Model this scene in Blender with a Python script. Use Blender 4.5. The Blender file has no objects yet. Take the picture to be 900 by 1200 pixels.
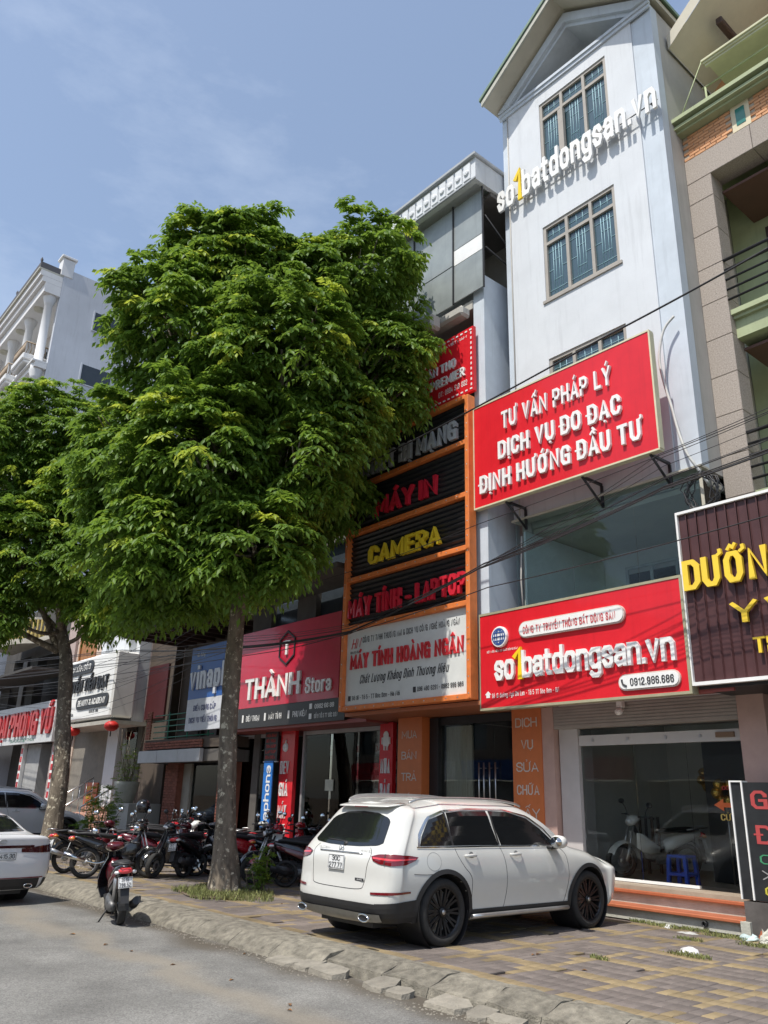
import bpy, bmesh, math, random, unicodedata
import numpy as np
from mathutils import Vector, Matrix, noise
from mathutils.bvhtree import BVHTree
random.seed(7); np.random.seed(7)
S = bpy.context.scene; COL = S.collection
R = math.radians; PI = math.pi

# ------------------------------------------------------------------ camera
YAW, PITCH, ROLL = R(50.06), R(19.58), R(1.6)
f_ = Vector((-math.sin(YAW)*math.cos(PITCH), math.cos(YAW)*math.cos(PITCH), math.sin(PITCH)))
r_ = Vector((math.cos(YAW), math.sin(YAW), 0)); u_ = r_.cross(f_)
r2 = math.cos(ROLL)*r_ + math.sin(ROLL)*u_; u2 = -math.sin(ROLL)*r_ + math.cos(ROLL)*u_
cd = bpy.data.cameras.new('camera'); cam = bpy.data.objects.new('camera', cd); COL.objects.link(cam)
mw = Matrix((r2, u2, -f_)).transposed().to_4x4(); mw.translation = (0, 0, 1.476); cam.matrix_world = mw
cd.sensor_fit = 'VERTICAL'; cd.sensor_height = 36; cd.lens = 945.15/1200*36; cd.clip_start = .05; cd.clip_end = 3000
S.camera = cam
# ------------------------------------------------------------------ sky and sun
to_sun = Vector((0.12, -1.0, 1.85)).normalized()
w = bpy.data.worlds.new('World'); S.world = w; w.use_nodes = True
nt = w.node_tree; bg = nt.nodes['Background']
sky = nt.nodes.new('ShaderNodeTexSky'); sky.sky_type = 'NISHITA'; sky.sun_disc = False
sky.sun_elevation = math.asin(to_sun.z); sky.sun_rotation = math.atan2(to_sun.x, to_sun.y)
sky.air_density = 1.1; sky.dust_density = 1.6; sky.ozone_density = 1.4
tc = nt.nodes.new('ShaderNodeTexCoord'); mp = nt.nodes.new('ShaderNodeMapping'); mp.inputs['Scale'].default_value = (2.2, 2.2, 6)
nz = nt.nodes.new('ShaderNodeTexNoise'); nz.inputs['Scale'].default_value = 1.6; nz.inputs['Detail'].default_value = 7; nz.inputs['Roughness'].default_value = .62
rp = nt.nodes.new('ShaderNodeValToRGB'); rp.color_ramp.elements[0].position = .5; rp.color_ramp.elements[1].position = .85
rp.color_ramp.elements[0].color = (0, 0, 0, 1); rp.color_ramp.elements[1].color = (.22, .22, .22, 1)
mx = nt.nodes.new('ShaderNodeMixRGB'); mx.inputs[2].default_value = (7.5, 8, 8.6, 1)
nt.links.new(tc.outputs['Generated'], mp.inputs[0]); nt.links.new(mp.outputs[0], nz.inputs[0]); nt.links.new(nz.outputs[0], rp.inputs[0])
nt.links.new(rp.outputs[0], mx.inputs[0]); nt.links.new(sky.outputs[0], mx.inputs[1]); nt.links.new(mx.outputs[0], bg.inputs[0])
bg.inputs[1].default_value = 0.15
hz = nt.nodes.new('ShaderNodeMixRGB'); hz.inputs[0].default_value = .19; hz.inputs[2].default_value = (3.6, 4.3, 5.3, 1); nt.links.new(mx.outputs[0], hz.inputs[1]); nt.links.new(hz.outputs[0], bg.inputs[0])   # thin milky haze over the blue
sl = bpy.data.lights.new('sun', 'SUN'); sl.energy = 4.1; sl.angle = R(.53); sl.color = (1, .95, .87)
so = bpy.data.objects.new('sun', sl); COL.objects.link(so); so.rotation_euler = to_sun.to_track_quat('Z', 'Y').to_euler(); so.location = (0, -5, 30)
S.view_settings.view_transform = 'Standard'; S.view_settings.look = 'None'; S.view_settings.exposure = 0.3; S.view_settings.gamma = 1
S.render.engine = 'CYCLES'; S.cycles.max_bounces = 8; S.cycles.transparent_max_bounces = 12

# ------------------------------------------------------------------ materials
MT = {}
def mat(name, col, rough=.7, metal=0, vary=.12, scale=4, bump=0, bscale=30, coat=0, spec=.5, island=0, objrand=0, col2=None, stretch=None, streak=0):
    """procedural principled material: base colour broken up by noise, optional bump, streaks, per-piece variation"""
    if name in MT: return MT[name]
    m = bpy.data.materials.new(name); m.use_nodes = True; MT[name] = m
    t = m.node_tree; N = t.nodes.new; L = t.links.new; b = t.nodes['Principled BSDF']
    b.inputs['Roughness'].default_value = rough; b.inputs['Metallic'].default_value = metal
    b.inputs['Coat Weight'].default_value = coat; b.inputs['Coat Roughness'].default_value = .04
    b.inputs['Specular IOR Level'].default_value = spec
    co = N('ShaderNodeTexCoord'); src = co.outputs['Object']
    if stretch:
        mp = N('ShaderNodeMapping'); mp.inputs['Scale'].default_value = stretch; L(src, mp.inputs[0]); src = mp.outputs[0]
    n = N('ShaderNodeTexNoise'); n.inputs['Scale'].default_value = scale; n.inputs['Detail'].default_value = 6; n.inputs['Roughness'].default_value = .65
    L(src, n.inputs[0])
    r = N('ShaderNodeValToRGB'); r.color_ramp.elements[0].position = .3; r.color_ramp.elements[1].position = .7
    c = col; c2 = col2 or tuple(min(1, x*(1+vary)) for x in col); c1 = tuple(x*(1-vary) for x in c) if not col2 else c
    r.color_ramp.elements[0].color = (*c1, 1); r.color_ramp.elements[1].color = (*c2, 1)
    L(n.outputs[0], r.inputs[0]); out = r.outputs[0]
    def mul(out, valsock, lo, hi):
        mr = N('ShaderNodeMapRange'); mr.inputs[3].default_value = lo; mr.inputs[4].default_value = hi; L(valsock, mr.inputs[0])
        h = N('ShaderNodeHueSaturation'); L(mr.outputs[0], h.inputs['Value']); L(out, h.inputs['Color']); return h.outputs[0]
    if island: out = mul(out, N('ShaderNodeNewGeometry').outputs['Random Per Island'], 1-island, 1+island)
    if objrand: out = mul(out, N('ShaderNodeObjectInfo').outputs['Random'], 1-objrand, 1+objrand)
    if streak:
        mp = N('ShaderNodeMapping'); mp.inputs['Scale'].default_value = (3.5, 3.5, .22); L(co.outputs['Object'], mp.inputs[0])
        n2 = N('ShaderNodeTexNoise'); n2.inputs['Scale'].default_value = 2.2; n2.inputs['Detail'].default_value = 8; n2.inputs['Roughness'].default_value = .7; L(mp.outputs[0], n2.inputs[0])
        mr = N('ShaderNodeMapRange'); mr.inputs[1].default_value = .52; mr.inputs[2].default_value = .75; mr.inputs[3].default_value = 0; mr.inputs[4].default_value = streak; L(n2.outputs[0], mr.inputs[0])
        mm = N('ShaderNodeMixRGB'); L(mr.outputs[0], mm.inputs[0]); L(out, mm.inputs[1]); mm.inputs[2].default_value = (*[x*.45 for x in col], 1); out = mm.outputs[0]
    L(out, b.inputs['Base Color'])
    mrr = N('ShaderNodeMapRange'); mrr.inputs[3].default_value = max(0, rough-.07); mrr.inputs[4].default_value = min(1, rough+.1); L(n.outputs[0], mrr.inputs[0]); L(mrr.outputs[0], b.inputs['Roughness'])
    if bump:
        n3 = N('ShaderNodeTexNoise'); n3.inputs['Scale'].default_value = bscale; n3.inputs['Detail'].default_value = 5; L(src, n3.inputs[0])
        bp = N('ShaderNodeBump'); bp.inputs['Strength'].default_value = bump; bp.inputs['Distance'].default_value = .02; L(n3.outputs[0], bp.inputs['Height']); L(bp.outputs[0], b.inputs['Normal'])
    return m
def glass(name, tint=(.6, .65, .65), refl=1.0, ior=1.5, base=0.0):
    """thin pane: tinted see-through mixed with a mirror reflection by fresnel"""
    if name in MT: return MT[name]
    m = bpy.data.materials.new(name); m.use_nodes = True; MT[name] = m
    t = m.node_tree; N = t.nodes.new; L = t.links.new; t.nodes.remove(t.nodes['Principled BSDF'])
    tr = N('ShaderNodeBsdfTransparent'); tr.inputs[0].default_value = (*tint, 1)
    gl = N('ShaderNodeBsdfGlossy'); gl.inputs[0].default_value = (refl, refl, refl, 1); gl.inputs[1].default_value = .01
    fr = N('ShaderNodeFresnel'); fr.inputs[0].default_value = ior
    co = N('ShaderNodeTexCoord'); n = N('ShaderNodeTexNoise'); n.inputs['Scale'].default_value = 1.3; L(co.outputs['Object'], n.inputs[0])
    bp = N('ShaderNodeBump'); bp.inputs['Strength'].default_value = .008; bp.inputs['Distance'].default_value = .1; L(n.outputs[0], bp.inputs['Height']); L(bp.outputs[0], gl.inputs['Normal'])
    ad = N('ShaderNodeMath'); ad.operation = 'ADD'; ad.inputs[1].default_value = base; ad.use_clamp = True; L(fr.outputs[0], ad.inputs[0])
    mi = N('ShaderNodeMixShader'); L(ad.outputs[0], mi.inputs[0]); L(tr.outputs[0], mi.inputs[1]); L(gl.outputs[0], mi.inputs[2])
    L(mi.outputs[0], t.nodes['Material Output'].inputs[0]); return m

# ------------------------------------------------------------------ mesh building
def V(*a): return Vector(a)
class MB:
    def __init__(s): s.v = []; s.f = []; s.sm = []
    def quad(s, *p, smooth=False):
        i = len(s.v); s.v += [tuple(q) for q in p]; s.f.append(tuple(range(i, i+len(p)))); s.sm.append(smooth); return s
    def box(s, x0, x1, y0, y1, z0, z1, skip=''):
        i = len(s.v)
        s.v += [(x0,y0,z0),(x1,y0,z0),(x1,y1,z0),(x0,y1,z0),(x0,y0,z1),(x1,y0,z1),(x1,y1,z1),(x0,y1,z1)]
        F = {'b':(3,2,1,0),'t':(4,5,6,7),'f':(0,1,5,4),'r':(1,2,6,5),'k':(2,3,7,6),'l':(3,0,4,7)}
        for k, q in F.items():
            if k not in skip: s.f.append(tuple(i+j for j in q)); s.sm.append(False)
        return s
    def bev(s, x0, x1, y0, y1, z0, z1, b=.02):
        """box with chamfered edges along every side (front and top read as rounded)"""
        bm = bmesh.new(); bmesh.ops.create_cube(bm, size=1)
        bmesh.ops.scale(bm, vec=(x1-x0, y1-y0, z1-z0), verts=bm.verts); bmesh.ops.translate(bm, vec=((x0+x1)/2, (y0+y1)/2, (z0+z1)/2), verts=bm.verts)
        bmesh.ops.bevel(bm, geom=bm.edges[:], offset=b, segments=1, affect='EDGES', profile=.5)
        bm.verts.index_update(); i = len(s.v); s.v += [tuple(v.co) for v in bm.verts]
        for f in bm.faces: s.f.append(tuple(i+v.index for v in f.verts)); s.sm.append(False)
        bm.free(); return s
    def tube(s, pts, r, n=8, closed=False, cap=True, taper=None):
        pts = [Vector(p) for p in pts]; m = len(pts); base = len(s.v); up = None
        for k, p in enumerate(pts):
            a = pts[k-1] if k or closed else p; b = pts[(k+1) % m] if k < m-1 or closed else p
            t = (b-a).normalized()
            if up is None: up = t.orthogonal().normalized()
            else: up = (up-t*up.dot(t)); up = up.normalized() if up.length > 1e-6 else t.orthogonal().normalized()
            sd = t.cross(up); rr = r if taper is None else taper[k]
            for j in range(n):
                a_ = 2*PI*j/n; s.v.append(tuple(p+(up*math.cos(a_)+sd*math.sin(a_))*rr))
        for k in range(m if closed else m-1):
            for j in range(n):
                a0 = base+k*n+j; a1 = base+k*n+(j+1) % n; k2 = (k+1) % m; b0 = base+k2*n+j; b1 = base+k2*n+(j+1) % n
                s.f.append((a0, a1, b1, b0)); s.sm.append(True)
        if cap and not closed:
            s.f.append(tuple(base+j for j in range(n))[::-1]); s.sm.append(False)
            s.f.append(tuple(base+(m-1)*n+j for j in range(n))); s.sm.append(False)
        return s
    def lathe(s, prof, c, axis, n=24, smooth=True, closed=False):
        """prof: (radius, distance along axis) pairs"""
        ax = Vector(axis).normalized(); u = ax.orthogonal().normalized(); w_ = ax.cross(u); c = Vector(c); i = len(s.v); m = len(prof)
        for (r, h) in prof:
            for j in range(n):
                a = 2*PI*j/n; s.v.append(tuple(c+ax*h+(u*math.cos(a)+w_*math.sin(a))*r))
        for k in range(m if closed else m-1):
            k2 = (k+1) % m
            for j in range(n): s.f.append((i+k*n+j, i+k*n+(j+1) % n, i+k2*n+(j+1) % n, i+k2*n+j)); s.sm.append(smooth)
        return s
    def loft(s, st, n=12, p=2.4, axis='x'):
        """st: (x, y, z, half_y, half_z) rings square to x joined into one smooth closed shell"""
        i = len(s.v); m = len(st)
        for (x, y, z, hy, hz) in st:
            for j in range(n):
                a = 2*PI*(j+.5)/n; c, d = math.cos(a), math.sin(a)
                e = (abs(c)**(2/p))*(1 if c >= 0 else -1); g = (abs(d)**(2/p))*(1 if d >= 0 else -1)
                s.v.append((x, y+e*hy, z+g*hz))
        for k in range(m-1):
            for j in range(n): s.f.append((i+k*n+j, i+k*n+(j+1) % n, i+(k+1)*n+(j+1) % n, i+(k+1)*n+j)); s.sm.append(True)
        s.f.append(tuple(i+j for j in range(n))[::-1]); s.sm.append(True); s.f.append(tuple(i+(m-1)*n+j for j in range(n))); s.sm.append(True)
        return s
    def strip(s, A, B, smooth=True):
        i = len(s.v); s.v += [tuple(a) for a in A]+[tuple(b) for b in B]; n = len(A)
        for k in range(n-1): s.f.append((i+k, i+k+1, i+n+k+1, i+n+k)); s.sm.append(smooth)
        return s
    def prism(s, poly, o, ux, uy, d):
        """polygon (2d) placed at o with axes ux, uy and given thickness vector d"""
        o, ux, uy, d = Vector(o), Vector(ux), Vector(uy), Vector(d)
        P = [o+ux*a+uy*b for a, b in poly]; Q = [p+d for p in P]; n = len(P)
        s.quad(*P); s.quad(*Q[::-1])
        for k in range(n): s.quad(P[k], Q[k], Q[(k+1) % n], P[(k+1) % n])
        return s
    def xf(s, M_):
        s.v = [tuple(M_ @ Vector(v)) for v in s.v]; return s
    def mesh(s, name, m, fixn=False):
        me = bpy.data.meshes.new(name); me.from_pydata(s.v, [], s.f)
        me.polygons.foreach_set('use_smooth', s.sm); me.materials.append(m)
        if fixn:
            bm = bmesh.new(); bm.from_mesh(me); bmesh.ops.recalc_face_normals(bm, faces=bm.faces); bm.to_mesh(me); bm.free()
        me.update(); return me
    def build(s, name, m, parent=None, label=None, kind=None, fixn=True, local=False):
        """links everything collected as ONE object; verts are world coords unless local"""
        if parent is not None and not local:
            wo = WORLD.get(parent.name, Vector((0, 0, 0)))
            s.v = [(a-wo.x, b-wo.y, c-wo.z) for a, b, c in s.v]
        o = bpy.data.objects.new(name, s.mesh(name, m, fixn)); COL.objects.link(o)
        if parent is not None:
            o.parent = parent
            if not local: WORLD[o.name] = WORLD.get(parent.name, Vector((0, 0, 0)))
        if label: o['label'] = label
        if kind: o['kind'] = kind
        return o
WORLD = {}
def thing(name, label, cat, loc=(0, 0, 0), rot=0, group=None):
    o = bpy.data.objects.new(name, None); COL.objects.link(o); o.location = loc; o.rotation_euler = (0, 0, rot)
    o.empty_display_size = .1; o['label'] = label; o['category'] = cat
    if group: o['group'] = group
    WORLD[o.name] = Vector(loc); return o
def tag(o, label, cat, group=None):
    o['label'] = label; o['category'] = cat
    if group: o['group'] = group
    return o
def struct(o): o['kind'] = 'structure'; return o
def copy_tree(o, parent=None):
    c = o.copy(); COL.objects.link(c); c.parent = parent
    for ch in o.children: copy_tree(ch, c)
    return c
def inst(name, me, parent, loc, rot=None, world=True):
    o = bpy.data.objects.new(name, me); COL.objects.link(o); o.parent = parent
    wo = WORLD.get(parent.name, Vector((0, 0, 0))) if world else Vector((0, 0, 0)); o.location = Vector(loc)-wo
    if rot: o.rotation_euler = rot
    return o

# ------------------------------------------------------------------ stroke lettering
_O = '0,.22 0,.78 .25,1 .75,1 1,.78 1,.22 .75,0 .25,0z'
GL = {
'A':(1,'0,0 .5,1 1,0;.2,.28 .8,.28'),'B':(.95,'0,0 0,1 .7,1 1,.86 1,.66 .75,.53 0,.53;.7,.53 1,.4 1,.15 .7,0 0,0'),
'C':(.95,'1,.74 1,.82 .75,1 .25,1 0,.8 0,.2 .25,0 .75,0 1,.18 1,.26'),'D':(1,'0,0 0,1 .65,1 1,.8 1,.2 .65,0z'),
'E':(.8,'1,1 0,1 0,0 1,0;0,.52 .85,.52'),'F':(.78,'1,1 0,1 0,0;0,.52 .85,.52'),'G':(1,'1,.76 1,.82 .75,1 .25,1 0,.8 0,.2 .25,0 1,0 1,.46 .6,.46'),
'H':(1,'0,0 0,1;1,0 1,1;0,.5 1,.5'),'I':(0,'0,0 0,1'),'J':(.7,'0,.25 0,.15 .25,0 .75,0 1,.15 1,1'),'K':(1,'0,0 0,1;1,1 0,.4;.3,.58 1,0'),
'L':(.75,'0,1 0,0 1,0'),'M':(1.35,'0,0 0,1 .5,.25 1,1 1,0'),'N':(1.05,'0,0 0,1 1,0 1,1'),'O':(1,_O),'P':(.95,'0,0 0,1 .7,1 1,.86 1,.6 .7,.44 0,.44'),
'Q':(1,_O+';.6,.3 1,0'),'R':(.98,'0,0 0,1 .7,1 1,.86 1,.62 .7,.48 0,.48;.5,.48 1,0'),'S':(.92,'1,.7 1,.82 .75,1 .25,1 0,.82 0,.66 .2,.55 .8,.45 1,.34 1,.18 .75,0 .25,0 0,.18 0,.3'),
'T':(.95,'0,1 1,1;.5,1 .5,0'),'U':(1,'0,1 0,.2 .25,0 .75,0 1,.2 1,1'),'V':(1,'0,1 .5,0 1,1'),'W':(1.45,'0,1 .25,0 .5,.8 .75,0 1,1'),
'X':(1,'0,0 1,1;0,1 1,0'),'Y':(1,'0,1 .5,.42 1,1;.5,.42 .5,0'),'Z':(.9,'0,1 1,1 0,0 1,0'),
'0':(.85,_O),'1':(.4,'0,.78 1,1 1,0'),'2':(.85,'0,.72 0,.82 .25,1 .75,1 1,.82 1,.6 0,.12 0,0 1,0'),'3':(.85,'0,.76 .2,1 .8,1 1,.82 1,.64 .8,.52 .4,.52;.8,.52 1,.38 1,.18 .8,0 .2,0 0,.22'),
'4':(.9,'.75,0 .75,1 0,.28 1,.28'),'5':(.85,'.95,1 .05,1 0,.55 .7,.6 1,.45 1,.18 .75,0 .2,0 0,.18'),'6':(.85,'1,.78 .75,1 .25,1 0,.78 0,.22 .25,0 .75,0 1,.22 1,.4 .75,.56 0,.5'),
'7':(.8,'0,1 1,1 .35,0'),'8':(.85,'.2,.53 0,.66 0,.84 .25,1 .75,1 1,.84 1,.66 .8,.53 .2,.53 0,.38 0,.16 .25,0 .75,0 1,.16 1,.38 .8,.53'),'9':(.85,'0,.22 .25,0 .75,0 1,.22 1,.78 .75,1 .25,1 0,.78 0,.6 .25,.44 1,.5'),
'.':(0,'0,0 0,.04'),',':(0,'0,0 0,-.1'),'-':(.45,'0,.4 1,.4'),'/':(.5,'0,0 1,1'),'&':(1,'1,0 .15,.7 .2,.95 .5,1 .7,.8 0,.3 .1,.05 .5,0 1,.4'),':':(0,'0,0 0,.05;0,.6 0,.66'),
'a':(.85,'0,.78 .25,1 .75,1 1,.8 1,0;1,.58 .3,.55 0,.38 0,.2 .3,0 1,.14'),'b':(.9,'0,2 0,0;0,.82 .3,1 .75,1 1,.8 1,.2 .75,0 .3,0 0,.18'),
'c':(.8,'1,.72 .75,1 .25,1 0,.8 0,.2 .25,0 .75,0 1,.28'),'d':(.9,'1,2 1,0;1,.82 .7,1 .25,1 0,.8 0,.2 .25,0 .7,0 1,.18'),
'e':(.85,'0,.5 1,.5 1,.8 .75,1 .25,1 0,.8 0,.2 .25,0 .75,0 1,.25'),'g':(.9,'1,1 1,-.7 .75,-1 .2,-1 0,-.75;1,.82 .7,1 .25,1 0,.8 0,.25 .25,.04 .7,.04 1,.2'),
'f':(.55,'1,2 .5,2 .3,1.7 .3,0;0,1 1,1'),'h':(.9,'0,2 0,0;0,.8 .3,1 .75,1 1,.78 1,0'),'i':(0,'0,0 0,.97;0,1.97 0,2'),'j':(.3,'1,1 1,-.8 .5,-1 0,-1;1,1.97 1,2'),
'k':(.9,'0,2 0,0;1,1 0,.4;.3,.55 1,0'),'l':(0,'0,2 0,0'),'m':(1.5,'0,0 0,1;0,.8 .15,1 .38,1 .5,.8 .5,0;.5,.8 .65,1 .88,1 1,.8 1,0'),
'n':(.9,'0,0 0,1;0,.8 .3,1 .75,1 1,.78 1,0'),'o':(.9,_O),'p':(.9,'0,-1 0,1;0,.82 .3,1 .75,1 1,.8 1,.2 .75,0 .3,0 0,.18'),'q':(.9,'1,-1 1,1;1,.82 .7,1 .25,1 0,.8 0,.2 .25,0 .7,0 1,.18'),
'r':(.55,'0,0 0,1;0,.75 .4,1 1,1'),'s':(.8,'1,.74 .75,1 .25,1 0,.82 0,.64 1,.38 1,.2 .75,0 .25,0 0,.26'),'t':(.55,'.35,1.7 .35,.15 .6,0 1,0;0,1 1,1'),
'u':(.9,'0,1 0,.22 .25,0 .7,0 1,.2;1,1 1,0'),'v':(.9,'0,1 .5,0 1,1'),'w':(1.3,'0,1 .25,0 .5,.8 .75,0 1,1'),'x':(.9,'0,0 1,1;0,1 1,0'),'y':(.9,'0,1 .5,0;1,1 .35,-1 0,-1'),'z':(.8,'0,1 1,1 0,0 1,0')}
def glyph_strips(ch, H, cw, wx, wy, xh=.74):
    """-> (advance, list of (left, right, closed) outlines) of one character, accents included"""
    D = {'Đ': 'D', 'đ': 'd'}
    dn = unicodedata.normalize('NFD', ch); base = D.get(dn[0], dn[0]); marks = list(dn[1:])
    g = GL.get(base)
    if g is None: return cw*.5, []
    W = g[0]*cw; low = base.islower(); out = []
    def ym(v):
        if low:
            if v > 1: return (xh*H-wy/2)+(v-1)*(H-xh*H)
            if v < 0: return wy/2+v*.27*H
            return wy/2+v*(xh*H-wy)
        return wy/2+v*(H-wy)
    def add(pts, closed=False, clip=None, wx_=None, wy_=None):
        a_, b_ = (wx_ or wx)/2, (wy_ or wy)/2; n = len(pts); Lf, Rt = [], []
        for i, p_ in enumerate(pts):
            a = pts[i-1] if (i or closed) else None; b = pts[(i+1) % n] if (i < n-1 or closed) else None
            d1 = ((p_[0]-a[0]), (p_[1]-a[1])) if a else None; d2 = ((b[0]-p_[0]), (b[1]-p_[1])) if b else None
            def nm(d): l = math.hypot(*d) or 1; return (-d[1]/l, d[0]/l)
            if d1 and d2:
                n1, n2 = nm(d1), nm(d2); mx_, my_ = n1[0]+n2[0], n1[1]+n2[1]; q = (mx_*mx_+my_*my_)/2 or 1e-6
                k = min(1/max(q/1, .12), 2.2); nx, ny = mx_*k, my_*k; ex = 0, 0
            else:
                nx, ny = nm(d1 or d2); dd = d1 or d2; l = math.hypot(*dd) or 1; sg = 1 if d1 else -1; ex = (sg*dd[0]/l*a_, sg*dd[1]/l*b_)
            c0 = (p_[0]+ex[0], p_[1]+ex[1])
            l_ = [c0[0]+nx*a_, c0[1]+ny*b_]; r_ = [c0[0]-nx*a_, c0[1]-ny*b_]
            if clip:
                for q_ in (l_, r_): q_[1] = min(max(q_[1], clip[0]), clip[1]); q_[0] = min(max(q_[0], -wx*.15), W+wx*1.15)
            Lf.append(l_); Rt.append(r_)
        out.append((Lf, Rt, closed))
    for stx in g[1].split(';'):
        cl = stx.endswith('z'); pts = [tuple(map(float, q.split(','))) for q in stx.rstrip('z').split()]
        P = [(wx/2+u*W, ym(v)) for u, v in pts]
        add(P, cl, (-.35*H, H) if low or base in ',' else (0, H))
    top = xh*H if low and base not in 'bdfhklt' else H; cx = wx/2+W/2; e = H*.05; tw, th = wx*.55, wy*.6; ww = max(cw*.5, wx)
    if ch in 'Đđ':
        yy = H*.5 if ch == 'Đ' else H*.86; xx = 0 if ch == 'Đ' else W*.7
        add([(xx-wx*.3, yy), (xx+wx*1.1+.1*W, yy)], wx_=tw, wy_=th)
    if '\u031b' in marks: add([(W+wx*.9, top-wy*.2), (W+wx*1.35, top+th*.3), (W+wx*1.3, top+th*1.3)], wx_=tw, wy_=th)
    y0 = top+e+th/2
    if '\u0302' in marks: add([(cx-ww*.55, y0), (cx, y0+H*.13), (cx+ww*.55, y0)], wx_=tw, wy_=th); y0 += H*.13; cx += ww*.45
    if '\u0306' in marks: add([(cx-ww*.5, y0+H*.1), (cx-ww*.2, y0), (cx+ww*.2, y0), (cx+ww*.5, y0+H*.1)], wx_=tw, wy_=th); y0 += H*.12
    if '\u0301' in marks: add([(cx-ww*.1, y0+th*.2), (cx+ww*.35, y0+H*.15)], wx_=tw, wy_=th)
    if '\u0300' in marks: add([(cx+ww*.1, y0+th*.2), (cx-ww*.35, y0+H*.15)], wx_=tw, wy_=th)
    if '\u0303' in marks: add([(cx-ww*.55, y0), (cx-ww*.2, y0+H*.1), (cx+ww*.2, y0+H*.02), (cx+ww*.55, y0+H*.12)], wx_=tw, wy_=th)
    if '\u0309' in marks: add([(cx-ww*.2, y0+H*.16), (cx+ww*.15, y0+H*.16), (cx+ww*.15, y0+H*.08), (cx, y0)], wx_=tw*.8, wy_=th*.8)
    if '\u0323' in marks: add([(cx if '\u0302' not in marks else wx/2+W/2, -e-wy*.45), (cx+.001 if '\u0302' not in marks else wx/2+W/2+.001, -e-wy*.5)], wx_=tw, wy_=th)
    return W+wx, out
def lettering(text, o, ux, uy, nrm, width, H, wx=.22, wy=None, depth=.04, m=None, parent=None, split=False, gap=.1, slant=0, name='lettering', local=False, specials=None, outline=None):
    """text whose baseline starts at o and spans `width`; strokes are thick ribbons raised by depth along nrm"""
    wx *= H; wy = (wy*H if wy else wx*.85); o, ux, uy, nrm = Vector(o), Vector(ux), Vector(uy), Vector(nrm); gp = gap*H
    chars = list(unicodedata.normalize('NFC', text)); sp = 0; units = 0; fixed = 0
    for c in chars:
        if c == ' ': fixed += .3*H; continue
        dn = unicodedata.normalize('NFD', c); b = {'Đ': 'D', 'đ': 'd'}.get(dn[0], dn[0]); units += GL.get(b, (.5, ''))[0]; fixed += wx+gp+(wx*.5 if '\u031b' in dn else 0)
    cw = (width-fixed+gp)/max(units, .01)
    cw = max(cw, .10*H)
    if wx > .56*cw: wx0 = wx; wx = .56*cw/(1-0) if cw > .3*H else max(.56*cw, .1*H); fixed -= (wx0-wx)*len([c for c in chars if c != ' ']); cw = max((width-fixed+gp)/max(units, .01), .1*H)
    wx = min(wx, (.62 if H > .2 else .5 if H > .14 else .36)*cw); wy = min(wy, .155*H if H > .2 else .125*H)
    x = 0; mb = MB(); objs = []; k = 0
    for c in chars:
        if c == ' ': x += .3*H; continue
        adv, strips = glyph_strips(c, H, cw, wx, wy)
        if '\u031b' in unicodedata.normalize('NFD', c): adv += wx*.5
        g = MB() if split else mb
        for (Lf, Rt, cl) in strips:
            k += 1; dz = depth+.0007*(k % 7)
            def P(q, d): return tuple(o+ux*(x+q[0]+slant*q[1])+uy*q[1]+nrm*d)
            n = len(Lf); rng = range(n if cl else n-1)
            for i in rng:
                j = (i+1) % n
                g.quad(P(Lf[i], dz), P(Lf[j], dz), P(Rt[j], dz), P(Rt[i], dz))
                if depth > .004:
                    g.quad(P(Lf[i], 0), P(Lf[j], 0), P(Lf[j], dz), P(Lf[i], dz)); g.quad(P(Rt[j], 0), P(Rt[i], 0), P(Rt[i], dz), P(Rt[j], dz))
            if not cl and depth > .004:
                for i in (0, n-1): g.quad(P(Lf[i], 0), P(Rt[i], 0), P(Rt[i], dz), P(Lf[i], dz))
        if split:
            sm_ = (specials or {}).get(c, m); ob = g.build('letter', sm_, parent, fixn=False, local=local); objs.append(ob)
        x += adv+gp
    if not split: objs.append(mb.build(name, m, parent, fixn=False, local=local, kind='stuff'))
    return objs
FX, FZ, FN = (1, 0, 0), (0, 0, 1), (0, -1, 0)
def fl(text, x, z, y, width, H, m, parent, **k):      # lettering on a wall that faces the street
    return lettering(text, (x, y, z), FX, FZ, FN, width, H, m=m, parent=parent, **k)
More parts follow.
